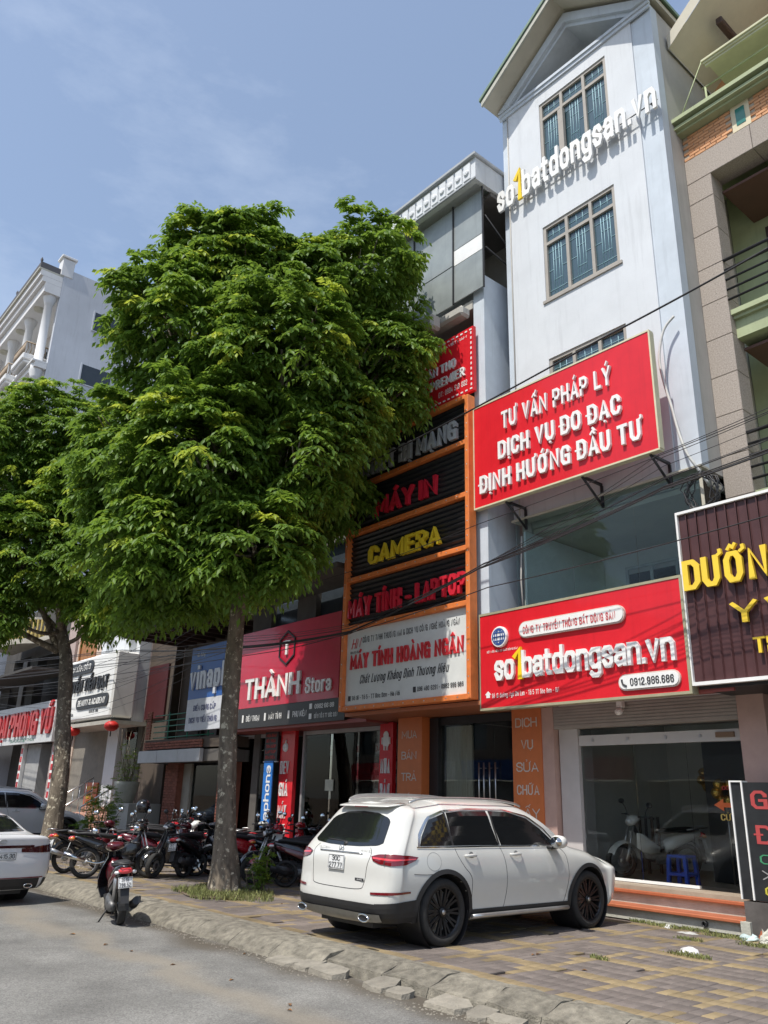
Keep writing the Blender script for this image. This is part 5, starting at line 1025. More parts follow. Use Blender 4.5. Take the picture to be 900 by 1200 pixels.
tree('big leafy street tree with a pale blotched trunk beside the white car', (-12.4, 7.3, 0), [(-12.42, 7.3, -.03), (-12.55, 7.3, .9), (-12.69, 7.3, 1.9), (-12.79, 7.3, 3.46), (-12.6, 7.2, 5.0), (-12.4, 7.1, 6.2)], [.185, .17, .155, .145, .135, .10], T1, 6800, 3, .165)
tree('second street tree with a forked smooth trunk at the left edge above the parked sedan', (-20.5, 7.3, 0), [(-20.5, 7.3, -.03), (-20.55, 7.3, 1.76), (-21.0, 7.3, 3.4), (-21.4, 7.3, 4.66), (-21.8, 7.2, 5.5)], [.22, .20, .175, .16, .14], T2, 4300, 11, .155)
# grass at the foot of the tree, bush, potted plant, weeds
def grass(name, label, cx, cy, rx, ry, n, h, z=0.0, seed=0, mt=None, cat='grass'):
    rg = np.random.default_rng(seed); q = MB()
    for _ in range(n):
        a = rg.uniform(0, 2*PI); r_ = rg.random()**.6*(1+.25*math.sin(3*a+seed)*math.cos(2*a)); x, y = cx+rx*r_*math.cos(a), cy+ry*r_*math.sin(a)
        hh = h*rg.uniform(.4, 1.1); w_ = .006; dx, dy = rg.normal(0, .3*hh, 2); an = rg.uniform(0, PI); ux, uy = w_*math.cos(an), w_*math.sin(an)
        q.quad((x-ux, y-uy, z), (x+ux, y+uy, z), (x+dx*.4+ux*.7, y+dy*.4+uy*.7, z+hh*.6), (x+dx*.4-ux*.7, y+dy*.4-uy*.7, z+hh*.6)); q.quad((x+dx*.4-ux*.7, y+dy*.4-uy*.7, z+hh*.6), (x+dx*.4+ux*.7, y+dy*.4+uy*.7, z+hh*.6), (x+dx, y+dy, z+hh*.9))
    return tag(q.build(name, mt or M_grass, kind='stuff', fixn=False), label, cat)
M_grass = mat('grass', (.12, .15, .04), .7, island=.5, vary=.3, col2=(.24, .24, .09))
grass('grass', 'ragged green grass growing round the foot of the big tree', -12.3, 7.15, 1.05, .66, 3600, .10, seed=1)
q = MB(); P = [(-12.3+.92*math.cos(a)*(1+.12*math.sin(3*a)), 7.15+.6*math.sin(a)*(1+.1*math.cos(5*a)), .012) for a in np.linspace(0, 2*PI, 25)[:-1]]; q.quad(*P)
struct(q.build('tree_pit', earth, fixn=False))
for i, (x, y, r_) in enumerate(((-6.5, 10.45, .16), (-6.1, 10.48, .12), (-5.75, 9.7, .10), (-5.15, 8.7, .14), (-5.6, 10.3, .18), (-6.9, 10.5, .1), (-5.0, 10.0, .2), (-5.6, 7.7, .06))):
    grass('weeds', ('low weeds sprouting at the foot of the lower step', 'small tuft of weeds by the right end of the steps', 'weeds in the brick joints short of the standing board', 'weeds beside the scrap of plastic on the bricks', 'dry weeds at the corner of the steps under the standing board', 'weeds between the car wheel and the step', 'weeds and litter at the right edge of the pavement', 'tiny tuft between the bricks in the middle of the pavement')[i], x, y, r_*1.9, r_*.6, int(200*r_/.12), .05, seed=20+i, cat='weeds')
def bush(name, label, base, blobs, n, leaf, seed, cat='bush', stem=True):
    t = thing(name, label, cat, base); 
    if stem:
        q = MB()
        for i in range(7): b_ = blobs[i % len(blobs)]; branch(q, Vector(base)+Vector((random.uniform(-.05, .05), random.uniform(-.05, .05), 0)), Vector(b_[:3])+Vector((random.uniform(-.2, .2), random.uniform(-.2, .2), .1)), .018, .006, .08, 4, i+seed)
        q.build('stems', M_bark, t)
    foliage('foliage', t, blobs, n, leaf=leaf, seed=seed, org=base, droop=.4, nsp=5, nlf=7); return t
bush('shrub', 'dense round shrub on the pavement behind the second tree trunk', (-21.2, 8.6, 0), [(-21.2, 8.6, .5, .42), (-21.15, 8.65, .9, .4), (-21.1, 8.7, 1.25, .32)], 420, .05, 31)
bush('shrub', 'small weedy shrub growing against the right side of the big tree trunk', (-12.1, 7.75, 0), [(-12.12, 7.7, .25, .15), (-12.1, 7.72, .5, .15)], 60, .05, 32)
foliage('foliage', p, [(-24.9, 10.9, 1.95, .32), (-25.0, 10.9, 2.3, .3), (-24.8, 10.8, 2.7, .2)], 90, leaf=.06, seed=33, org=(-24.9, 10.9, 1.15), droop=.3, nsp=4, nlf=5)
q = MB()
for i in range(9): branch(q, (-24.9, 10.9, 1.6), (-24.9+random.uniform(-.7, .6), 10.9+random.uniform(-.3, .3), random.uniform(2.6, 3.7)), .02, .004, .1, 4, i)
q.build('stems', M_bark, p)
# ================================================================== cars
M_paint = mat('white_car_paint', (.62, .62, .585), .32, vary=.02, coat=1.0, spec=.5)
M_paint2 = mat('white_sedan_paint', (.66, .67, .68), .32, vary=.02, coat=1.0)
M_silver = mat('silver_car_paint', (.42, .44, .46), .3, vary=.02, coat=1.0, metal=.3)
M_cglass = mat('car_glass', (.010, .011, .012), .04, vary=.1, spec=.9)
M_plastic = mat('black_plastic', (.022, .022, .023), .55, vary=.25, bump=.05)
M_rubber = mat('tyre_rubber', (.028, .027, .026), .85, vary=.3, scale=12, bump=.3, bscale=80)
M_rim = mat('dark_rim', (.025, .025, .027), .3, metal=.5, vary=.2)
M_chrome = mat('chrome', (.75, .75, .75), .12, metal=1, vary=.05)
M_silver_tr = mat('silver_trim', (.55, .55, .54), .3, metal=.8)
M_lamp = mat('red_lamp', (.15, .004, .008), .08, coat=1, vary=.1)
M_lamp2 = mat('bright_red_lamp', (.70, .05, .06), .15, coat=1, vary=.1)
M_seam = mat('seam', (.03, .03, .03), .9)
M_plate = mat('plate_white', (.72, .73, .72), .5, vary=.05)
def cr_grid(G, su, sv):
    """Catmull-Rom refinement of a (n, m, 3) grid"""
    def ref(A, s_):
        n = len(A); out = []
        for i in range(n-1):
            a, b_, c, d = A[max(i-1, 0)], A[i], A[i+1], A[min(i+2, n-1)]
            for k in range(s_):
                t = k/s_; out.append(.5*(2*b_+(c-a)*t+(2*a-5*b_+4*c-d)*t*t+(3*b_-a-3*c+d)*t**3))
        out.append(A[-1]); return np.array(out)
    G = ref(G, su); return np.swapaxes(ref(np.swapaxes(G, 0, 1), sv), 0, 1)
def car_shell(W, st, rearX, frontX, rw, fw, wheels, wr, arch):
    """st: (x, half-width, [(y fraction, z) x 11 rows]); rounded rear and front ends; wheel arches cut out"""
    cols = []
    r0 = st[0]; ends = [(0.0, 0.0), (.55, .012), (.88, .07), (.98, .20)]
    for f, dx in ends: cols.append([(rearX[k]+dx, f*rw*r0[2][k][0], r0[2][k][1]) for k in range(11)])
    for ii, (x, w_, rows) in enumerate(st): cols.append([(max(x, rearX[k]+.30+.32*ii) if ii < 2 else x, w_*rows[k][0], rows[k][1]) for k in range(11)])
    r1 = st[-1]
    for f, dx in ends[::-1]: cols.append([(frontX[k]-dx*1.2, f*fw*r1[2][k][0], r1[2][k][1]-.02*(1-f)) for k in range(11)])
    G = cr_grid(np.array(cols, float), 5, 5); G[:, 0, 1] = 0; G[:, -1, 1] = 0; G[0, :, 1] = 0; G[-1, :, 1] = 0; G[..., 1] = np.maximum(G[..., 1], 0)
    n, m = G.shape[:2]; bm = bmesh.new()
    for s_ in (1, -1):
        vs = [[bm.verts.new((p[0], p[1]*s_, p[2])) for p in row] for row in G]
        for i in range(n-1):
            for j in range(m-1):
                q = (vs[i][j], vs[i+1][j], vs[i+1][j+1], vs[i][j+1])
                bm.faces.new(q if s_ < 0 else q[::-1])
    bmesh.ops.remove_doubles(bm, verts=bm.verts, dist=.0008); bmesh.ops.dissolve_degenerate(bm, dist=.0005, edges=bm.edges); bmesh.ops.recalc_face_normals(bm, faces=bm.faces)
    for f in bm.faces: f.smooth = True
    me = bpy.data.meshes.new('body'); bm.to_mesh(me); bm.free()
    bvh = BVHTree.FromPolygons([v.co.copy() for v in me.vertices], [tuple(p.vertices) for p in me.polygons])
    o = bpy.data.objects.new('tmp', me); COL.objects.link(o); cut = []
    for wx_ in wheels:
        q = MB(); q.tube([(wx_, -1.5, wr), (wx_, -W*.60, wr)], arch, 40); q.tube([(wx_, 1.5, wr), (wx_, W*.60, wr)], arch, 40); c = bpy.data.objects.new('cut', q.mesh('c', M_black, True)); COL.objects.link(c); cut.append(c)
        md = o.modifiers.new('b', 'BOOLEAN'); md.operation = 'DIFFERENCE'; md.object = c; md.solver = 'EXACT'
    bpy.context.view_layer.update(); dg = bpy.context.evaluated_depsgraph_get(); me2 = bpy.data.meshes.new_from_object(o.evaluated_get(dg))
    for c in cut: bpy.data.objects.remove(c)
    bpy.data.objects.remove(o)
    for p_ in me2.polygons: p_.use_smooth = True
    me2.set_sharp_from_angle(angle=R(38)); return me2, bvh
def patch(bvh, ray, nu, nv, off=.004):
    """sheet laid on the shell: ray(u, v) -> (origin, direction)"""
    q = MB(); rows = []
    for j in range(nv+1):
        row = []; last = None
        for i in range(nu+1):
            o, d = ray(i/nu, j/nv); d = Vector(d).normalized(); hit, nrm, _, _ = bvh.ray_cast(Vector(o), d, 9)
            if hit is None: hit = last or Vector(o)+d*2; nrm = -d
            if nrm.dot(d) > 0: nrm = -nrm
            last = hit; row.append(hit+nrm*off)
        rows.append(row)
    for a, b_ in zip(rows, rows[1:]): q.strip(a, b_)
    return q
def lerp_poly(P, t):
    L_ = [0]; 
    for a, b_ in zip(P, P[1:]): L_.append(L_[-1]+math.hypot(b_[0]-a[0], b_[1]-a[1]))
    s_ = t*L_[-1]
    for i in range(len(P)-1):
        if s_ <= L_[i+1]+1e-9: k = (s_-L_[i])/((L_[i+1]-L_[i]) or 1); return (P[i][0]+(P[i+1][0]-P[i][0])*k, P[i][1]+(P[i+1][1]-P[i][1])*k)
    return P[-1]
def two(A, B, mk):
    def f(u, v):
        a, b_ = lerp_poly(A, u), lerp_poly(B, u); return mk(a[0]+(b_[0]-a[0])*v, a[1]+(b_[1]-a[1])*v)
    return f
side = lambda s_: (lambda x, z: ((x, s_*3, z), (0, -s_, 0)))
rear = lambda y, z: ((-4, y, z), (1, 0, 0))
def corner(s_, cx=.1, cy=.25):                    # (angle from straight back, z)
    return lambda a, z: ((cx-4*math.cos(a), s_*(cy+4*math.sin(a)), z), (math.cos(a), -s_*math.sin(a), 0))
def make_wheel(parent, x, y, r, wd, s_, spokes=10, rimr=.74, m_rim=None):
    """s_ is the outer side; tyre, rim with paired spokes, hub"""
    q = MB(); h = wd/2
    q.lathe([(r*rimr, -h*.9), (r*.86, -h), (r*.965, -h*.86), (r, -h*.55), (r, h*.55), (r*.965, h*.86), (r*.86, h), (r*rimr, h*.9), (r*(rimr-.03), h*.5), (r*(rimr-.03), -h*.5)], (x, y, r), (0, 1, 0), 44, closed=True)
    w_ = MB(); t = q.build('tyre', M_rubber, None, local=True)
    root = bpy.data.objects.new('wheel', t.data); t.data.name = 'wheel'; bpy.data.objects.remove(t); COL.objects.link(root); root.parent = parent; root['label'] = 'black tyred wheel'
    q = MB(); yo = y+s_*h*.82
    q.lathe([(r*rimr, s_*h*.92), (r*(rimr-.035), s_*h*.9), (r*(rimr-.05), s_*h*.6), (r*(rimr-.06), -s_*h*.5)], (x, y, r), (0, 1, 0), 44)
    q.build('rim', m_rim or M_rim, root, local=True)
    q = MB()
    for k in range(spokes):
        for dd in (-.115, .115):
            a = 2*PI*k/spokes; b_ = a+dd*(1 if spokes > 6 else 1.6); ro, ri = r*(rimr-.04), r*.13
            p1 = Vector((x+math.cos(b_)*ro, yo, r+math.sin(b_)*ro)); p0 = Vector((x+math.cos(a+dd*.3)*ri, yo-s_*.018, r+math.sin(a+dd*.3)*ri)); tg = Vector((-math.sin(a), 0, math.cos(a)))*(.0135 if spokes > 6 else .02); dp = Vector((0, -s_*.03, 0))
            for (A_, B_) in (((p0-tg), (p1-tg)),): pass
            f = [p0-tg, p0+tg, p1+tg*.9, p1-tg*.9]; g = [v+dp for v in f]; q.quad(*f)
            for i in range(4): q.quad(f[i], f[(i+1) % 4], g[(i+1) % 4], g[i])
    q.lathe([(r*.15, -s_*.035), (r*.15, -s_*.005), (r*.11, s_*.004), (0, s_*.004)], (x, yo, r), (0, 1, 0), 20)
    q.build('spokes', m_rim or M_rim, root, local=True)
    q = MB(); q.lathe([(r*.075, s_*.002), (r*.07, s_*.008), (0, s_*.008)], (x, yo, r), (0, 1, 0), 16); q.lathe([(r*(rimr-.1), -s_*.13), (0, -s_*.13)], (x, yo, r), (0, 1, 0), 30); q.build('hub', M_silver_tr if spokes > 6 else M_rim, root, local=True)
    return root
def plate(parent, o, ux, uy, nrm, w_, h, l1, l2, nm='license_plate'):
    o, ux, uy, nrm = Vector(o), Vector(ux), Vector(uy), Vector(nrm); q = MB()
    q.prism([(-w_/2, -h/2), (w_/2, -h/2), (w_/2, h/2), (-w_/2, h/2)], o, ux, uy, nrm*.008); p_ = q.build(nm, M_plate, parent, local=True)
    q = MB(); b_ = o+nrm*.0095; e = .006
    for (x0, x1, y0, y1) in ((-w_/2+e, w_/2-e, h/2-2*e, h/2-e), (-w_/2+e, w_/2-e, -h/2+e, -h/2+2*e), (-w_/2+e, -w_/2+2*e, -h/2+2*e, h/2-2*e), (w_/2-2*e, w_/2-e, -h/2+2*e, h/2-2*e)): q.quad(b_+ux*x0+uy*y0, b_+ux*x1+uy*y0, b_+ux*x1+uy*y1, b_+ux*x0+uy*y1)
    q.build('plate_border', dk, p_, local=True, fixn=False)
    if l2:
        lettering(l1, b_-ux*w_*.26+uy*h*.08, ux, uy, nrm, w_*.52, h*.33, wx=.17, depth=.002, m=dk, parent=p_, local=True); lettering(l2, b_-ux*w_*.42-uy*h*.40, ux, uy, nrm, w_*.84, h*.36, wx=.17, depth=.002, m=dk, parent=p_, local=True)
    else: lettering(l1, b_-ux*w_*.44-uy*h*.27, ux, uy, nrm, w_*.88, h*.56, wx=.15, depth=.002, m=dk, parent=p_, local=True)
    return p_
def obj_of(me, name, m, parent):
    me.materials.clear(); me.materials.append(m); me.name = name; o = bpy.data.objects.new(name, me); COL.objects.link(o); o.parent = parent; return o
def rowset(low, up): return [(0, low), (.78, low), (.93, low+.06), (.968, .48), (1.0, .72)]+up
def suv(label, loc, rot, paint, detailed=True):
    t = thing('parked_car', label, 'car', loc, rot); W = .945; t.scale = (.91,)*3
    gh = lambda b, g, rr: [(.985, .93), (.945, 1.07), (.855, 1.30), (rr, 1.525), (.42, g-.02), (0, g)]
    st = [(-.62, .925, rowset(.27, [(.985, .93), (.94, 1.07), (.83, 1.29), (.70, 1.50), (.42, 1.57), (0, 1.59)])),
          (-.25, .945, rowset(.25, gh(0, 1.635, .735))), (.25, .955, rowset(.24, gh(0, 1.655, .745))), (.85, .945, rowset(.24, gh(0, 1.66, .745))), (1.4, .945, rowset(.24, gh(0, 1.655, .745))),
          (1.8, .945, rowset(.24, [(.985, .93), (.945, 1.06), (.86, 1.29), (.75, 1.49), (.42, 1.59), (0, 1.61)])),
          (2.2, .945, rowset(.24, [(.985, .92), (.945, 1.05), (.87, 1.20), (.80, 1.31), (.45, 1.40), (0, 1.42)])),
          (2.6, .95, rowset(.24, [(.985, .91), (.935, 1.00), (.86, 1.045), (.74, 1.08), (.45, 1.105), (0, 1.115)])),
          (3.0, .935, rowset(.24, [(.98, .87), (.91, .945), (.82, .985), (.66, 1.01), (.42, 1.03), (0, 1.04)])),
          (3.35, .88, rowset(.25, [(.97, .79), (.89, .85), (.80, .885), (.64, .91), (.42, .93), (0, .94)]))]
    rX = [-.80, -.84, -.90, -.945, -.915, -.90, -.83, -.66, -.50, -.44, -.42]; fX = [3.6, 3.62, 3.66, 3.72, 3.72, 3.68, 3.60, 3.56, 3.54, 3.53, 3.53]
    me, bvh = car_shell(W, st, rX, fX, .955, .94, (0, 2.873), .37, .425)
    obj_of(me, 'body', paint, t)
    for s_ in (-1, 1):
        sd = side(s_)
        # side glass: quarter, rear door, front door
        for nm, A, B in (('window', [(-.36, 1.10), (-.02, 1.10), (.16, 1.10)], [(-.30, 1.20), (-.12, 1.39), (.16, 1.475)]), ('window', [(.185, 1.10), (.50, 1.10), (1.02, 1.095)], [(.185, 1.478), (.50, 1.50), (.95, 1.505)]), ('window', [(1.07, 1.095), (1.5, 1.09), (2.20, 1.085)], [(1.0, 1.505), (1.35, 1.498), (1.72, 1.42), (1.98, 1.28), (2.18, 1.12)])):
            patch(bvh, two(A, B, sd), 14, 7, .004).build(nm, M_cglass, t, local=True, fixn=False)
        q = patch(bvh, two([(-.42, 1.075), (.8, 1.075), (2.25, 1.062)], [(-.42, 1.09), (.8, 1.09), (2.25, 1.077)], sd), 30, 1, .010)
        A = [(-.40, 1.09), (-.34, 1.23), (-.14, 1.42), (.14, 1.505), (.6, 1.53), (1.3, 1.53), (1.75, 1.45), (2.05, 1.29), (2.27, 1.08)]; B = [(-.37, 1.10), (-.315, 1.215), (-.125, 1.402), (.15, 1.488), (.6, 1.513), (1.29, 1.513), (1.73, 1.434), (2.03, 1.275), (2.24, 1.088)]
        q2 = patch(bvh, two(A, B, sd), 40, 1, .009); i0 = len(q.v); q.v += q2.v; q.f += [tuple(i0+a for a in f) for f in q2.f]; q.sm += q2.sm; q.build('window_trim', M_chrome, t, local=True, fixn=False)
        for (a, b_, c, d) in ((1.02, 1.10, 1.055, 1.50), (.165, 1.10, .18, 1.48)): patch(bvh, two([(a-.005, b_), (a+.03, b_)], [(a-.03, d), (a+.0, d)], sd), 2, 6, .006).build('window_pillar', M_plastic, t, local=True, fixn=False)
        def on(P, off=.0):
            out = []
            for x, z in P: 
                o_, d_ = sd(x, z); h_, n_, _, _ = bvh.ray_cast(Vector(o_), Vector(d_), 9)
                if h_ is not None: out.append(h_+Vector((0, s_*off, 0)))
            return out
        q = MB()
        for P in ([(.20, 1.07), (.235, .98), (.33, .86), (.42, .78), (.46, .70), (.47, .5), (.50, .36)], [(1.04, 1.07), (1.10, .9), (1.12, .6), (1.09, .42), (1.06, .36)], [(2.28, 1.04), (2.37, .95), (2.40, .7), (2.36, .5), (2.30, .36)], [(-.5, .80), (-.3, .79), (-.1, .795)]):
            q.tube(on(smooth([(a, b_, 0) for a, b_ in P], 5) and [(v.x, v.y) for v in smooth([(a, b_, 0) for a, b_ in P], 5)]), .0035, 5)
        q.build('door_seam', M_seam, t, local=True)
        fc = on([(x, z) for x, z in [(-.18+.115*math.cos(a), .93+.10*math.sin(a)) for a in np.linspace(0, 2*PI, 25)]]); q = MB(); q.tube(fc, .0025, 4); q.build('fuel_flap_seam', mat('seam_grey', (.25, .25, .24), .8), t, local=True)
        patch(bvh, two([(-.55, .30), (.4, .30), (2.45, .28)], [(-.55, .31), (.4, .375), (2.45, .365)], sd), 30, 2, .006)
        q = patch(bvh, two([(.40, .29), (2.45, .29)], [(.40, .375), (2.45, .375)], sd), 24, 3, .007); q.build('sill_cladding', M_plastic, t, local=True, fixn=False)
        q = MB(); P = on([(x, .30) for x in np.linspace(.46, 2.36, 10)], .055); q.tube(P, .026, 8); q.build('running_board', M_silver_tr, t, local=True)
        for wx_ in (0, 2.873):                                        # black arch mouldings
            an = np.linspace(-.22, PI+.22, 34)
            q = MB(); I = []; O = []
            for a in an:
                x, z = wx_+.424*math.cos(a), .37+.424*math.sin(a); xo, zo = wx_+.485*math.cos(a), .37+.475*math.sin(a)
                def hit(x, z):
                    o_, d_ = sd(x, max(z, .29)); h_, n_, _, _ = bvh.ray_cast(Vector(o_), Vector(d_), 9); return Vector((x, s_*(abs(h_.y) if h_ is not None else .9), max(z, .245)))
                a_, b__ = hit(x, z), hit(xo, zo); a_.y += s_*.018; b__.y += s_*.009; I.append(a_); O.append(b__)
            q.strip(I, O); q.strip([v-Vector((0, s_*.08, 0)) for v in I], I); q.build('wheel_arch', M_plastic, t, local=True, fixn=False)
            q = MB(); q.lathe([(.42, s_*.56), (.42, s_*.55), (0, s_*.55)], (wx_, 0, .37), (0, 1, 0), 30); q.tube([(wx_, s_*.50, .37), (wx_, s_*.93, .37)], .419, 30, cap=False); q.build('wheel_well', M_black, t, local=True, fixn=False)
        for wx_ in (0, 2.873): make_wheel(t, wx_, s_*.812, .37, .24, s_)
        # handles
        for hx in (.36, 1.22):
            P = on([(hx, .985), (hx+.20, .985)]); y = abs(P[0].y); q = MB(); q.loft([(hx-.02, s_*(y+.012), .985, .008, .012), (hx+.02, s_*(y+.03), .985, .012, .017), (hx+.1, s_*(y+.035), .988, .012, .019), (hx+.17, s_*(y+.03), .985, .012, .017), (hx+.2, s_*(y+.01), .985, .008, .012)], 10); q.build('door_handle', paint, t, local=True)
            q = MB(); q.lathe([(.045, 0), (0, .002)], (hx+.1, s_*(y+.004), .985), (0, s_, 0), 16); q.build('handle_shade', mat('seam_grey', (.25, .25, .24), .8), t, local=True)  # flat grey disc on the paint, shade behind the handle put into colour
        # mirrors
        q = MB(); q.loft([(1.98, s_*1.08, 1.13, .085, .055), (2.0, s_*1.08, 1.135, .115, .085), (2.08, s_*1.075, 1.135, .11, .08), (2.16, s_*1.06, 1.12, .07, .05), (2.19, s_*1.05, 1.11, .02, .015)], 14); mr_o = q.build('mirror', paint, t, local=True)
        q = MB(); q.loft([(1.972, s_*1.08, 1.135, .095, .065), (1.975, s_*1.08, 1.135, .09, .06)], 14); q.build('mirror_glass', M_chrome, mr_o, local=True)
        q = MB(); q.loft([(2.0, s_*.93, 1.06, .06, .022), (2.1, s_*.95, 1.065, .08, .028), (2.18, s_*.93, 1.06, .04, .02)], 10); q.tube([(2.05, s_*.93, 1.06), (2.06, s_*1.02, 1.075)], .03, 8); q.build('mirror_arm', M_plastic, mr_o, local=True)
        # roof rail
        P = [(-.30, s_*.60, 1.585), (-.1, s_*.615, 1.635), (.5, s_*.63, 1.655), (1.2, s_*.63, 1.65), (1.65, s_*.61, 1.61), (1.8, s_*.60, 1.575)]; q = MB(); q.tube(smooth(P, 5), .016, 8); q.build('roof_rail', M_silver_tr, t, local=True)
        # tail lamp wrapping the corner
        c_ = corner(s_)
        lo = [(.36, .935), (.45, .905), (.60, .89), (.74, .90), (.86, .945)]; up = [(.33, .98), (.44, 1.005), (.60, 1.012), (.76, 1.0), (.90, .98)]
        q = patch(bvh, two(lo, up, c_), 22, 7, .010); lp = q.build('tail_lamp', M_lamp, t, local=True, fixn=False)
        lo = [(.36, .955), (.60, .94), (.86, .955)]; up = [(.36, .972), (.60, .96), (.86, .965)]; q = patch(bvh, two(lo, up, c_), 16, 1, .014); q.build('light_strip', M_lamp2, lp, local=True, fixn=False)
        lo = [(.30, .90), (.5, .93), (.98, .955)]; q = patch(bvh, two([(.515, .893), (.525, .893)], [(.515, 1.010), (.525, 1.010)], c_), 1, 4, .013); q.build('lamp_split', M_seam, lp, local=True, fixn=False)
        q = patch(bvh, two([(.36, .575), (.60, .585), (.80, .60)], [(.36, .60), (.60, .615), (.80, .62)], c_), 10, 1, .010); q.build('reflector', M_lamp, t, local=True, fixn=False)
    # rear: glass, spoiler, cladding
    A = [(-.66, 1.125), (-.60, 1.095), (-.3, 1.075), (0, 1.07), (.3, 1.075), (.60, 1.095), (.66, 1.125)]; B = [(-.57, 1.36), (-.52, 1.40), (-.3, 1.455), (0, 1.47), (.3, 1.455), (.52, 1.40), (.57, 1.36)]
    patch(bvh, two(A, B, rear), 26, 10, .006).build('rear_window', M_cglass, t, local=True, fixn=False)
    q = MB(); q.loft([(-.57, 0, 1.530, .46, .008), (-.52, 0, 1.538, .51, .014), (-.42, 0, 1.553, .54, .022), (-.28, 0, 1.568, .52, .018)], 20, 3); q.build('spoiler', paint, t, local=True)
    q = MB(); q.box(-.575, -.56, -.13, .13, 1.520, 1.530); q.build('brake_light', M_lamp, t, local=True)
    q = MB(); q.tube([(-.83, -.02, 1.10), (-.80, .02, 1.115), (-.79, .36, 1.13)], .011, 6); q.lathe([(.035, 0), (.03, .03), (0, .035)], (-.80, -.02, 1.085), (-1, 0, .5), 10); q.build('wiper', M_plastic, t, local=True)
    def band(lo, up, nm, m_, off=.008, nu=50, nv=4, a1=1.25):
        def f(u, v):
            a = (u*2-1)*a1; s_ = 1 if a >= 0 else -1; return corner(s_, .1, .25 if abs(a) > .001 else 0)(abs(a), lo(abs(a))+(up(abs(a))-lo(abs(a)))*v) if abs(a) > .12 else ((-4, a/.12*.25*1.9, lo(abs(a))+(up(abs(a))-lo(abs(a)))*v), (1, 0, 0))
        patch(bvh, f, nu, nv, off).build(nm, m_, t, local=True, fixn=False)
    # lower bumper in black, drawn as strips straight from behind plus the corners
    q = patch(bvh, lambda u, v: rear(-.80+1.60*u, .29+.19*v), 30, 4, .008); q.build('bumper_cladding', M_plastic, t, local=True, fixn=False)
    for s_ in (-1, 1):
        q = patch(bvh, two([(.42, .29), (.90, .29)], [(.42, .485), (.90, .53)], corner(s_)), 18, 4, .009); q.build('bumper_cladding', M_plastic, t, local=True, fixn=False)
    q = patch(bvh, lambda u, v: rear(-.76+1.52*u, .285+.03*abs(2*u-1)**3+(.10-.03*abs(2*u-1)**2)*v), 40, 5, .026); q.build('skid_plate', M_silver_tr, t, local=True, fixn=False)
    Ps = smooth(P, 6); q.strip([p_+Vector((.01, 0, .045)) for p_ in Ps], [p_+Vector((-.012, 0, .01)) for p_ in Ps]); q.strip([p_+Vector((-.012, 0, .01)) for p_ in Ps], [p_+Vector((.0, 0, -.065)) for p_ in Ps]); q.strip([p_+Vector((.0, 0, -.065)) for p_ in Ps], [p_+Vector((.12, 0, -.09)) for p_ in Ps]); q.build('skid_plate', M_silver_tr, t, local=True, fixn=False)
    for s_ in (-1, 1):
        q = MB(); ring = [(-.985+.012*math.cos(a), s_*.60+.105*math.cos(a), .335+.038*math.sin(a)) for a in np.linspace(0, 2*PI, 25)[:-1]]; q.tube(ring, .011, 6, closed=True); ex = q.build('exhaust_tip', M_chrome, t, local=True)
        q = MB(); q.quad(*[(-.978, s_*.60+.10*math.cos(a), .335+.034*math.sin(a)) for a in np.linspace(0, 2*PI, 17)[:-1]]); q.build('exhaust_hole', M_black, ex, local=True, fixn=False)
    q = MB()
    sR = smooth([(-.50, 1.07, 0), (-.56, 1.0, 0), (-.53, .86, 0), (-.50, .68, 0), (-.42, .62, 0), (0, .61, 0), (.42, .62, 0), (.50, .68, 0), (.53, .86, 0), (.56, 1.0, 0), (.50, 1.07, 0)], 5)
    pts = []
    for v in sR:
        h_, n_, _, _ = bvh.ray_cast(Vector((-4, v.x, v.y)), Vector((1, 0, 0)), 9)
        if h_ is not None: pts.append(h_)
    q.tube(pts, .004, 5); q.build('tailgate_seam', M_seam, t, local=True)
    q = MB(); pts = [bvh.ray_cast(Vector((-4, y, 1.0)), Vector((1, 0, 0)), 9)[0]+Vector((-.006, 0, 0)) for y in np.linspace(-.42, .42, 9)]; q.tube(pts, .009, 6); q.build('chrome_strip', M_chrome, t, local=True)
    pr_x = bvh.ray_cast(Vector((-4, 0, .9)), Vector((1, 0, 0)), 9)[0].x
    plate(t, (pr_x-.012, .03, .885), (0, -1, 0), Vector((.08, 0, 1)).normalized(), Vector((-1, 0, .08)).normalized(), .31, .165, '30C', '277.77')
    ex = bvh.ray_cast(Vector((-4, 0, 1.045)), Vector((1, 0, 0)), 9)[0].x-.02
    q = MB(); q.tube([(ex, .042*math.cos(a), 1.035+.042*math.sin(a)) for a in np.linspace(0, 2*PI, 21)[:-1]], .005, 6, closed=True)
    for a in (PI/2, PI*7/6, PI*11/6): q.tube([(ex, 0, 1.035), (ex, .04*math.cos(a), 1.035+.04*math.sin(a))], .005, 5, taper=[.007, .002])
    q.build('round_emblem', M_chrome, t, local=True)
    for tx, y, wd_ in (('GLC 300', .46, .22), ('4MATIC', -.36, .20)):
        x_ = min(bvh.ray_cast(Vector((-4, y-dy, 1.03)), Vector((1, 0, 0)), 9)[0].x for dy in (0, wd_))-.004; lettering(tx, (x_, y, 1.022), (0, -1, 0), (0, 0, 1), (-1, 0, 0), wd_, .025, wx=.16, depth=.003, m=M_silver_tr, parent=t, local=True)
    x_ = bvh.ray_cast(Vector((-4, -.42, .72)), Vector((1, 0, 0)), 9)[0].x-.006
    q = MB(); q.box(x_-.002, x_, -.50, -.34, .705, .735); st_ = q.build('sticker', dk, t, local=True); lettering('SAFE', (x_-.003, -.38, .712), (0, -1, 0), (0, 0, 1), (-1, 0, 0), .10, .016, wx=.16, depth=.001, m=M_letter, parent=st_, local=True)
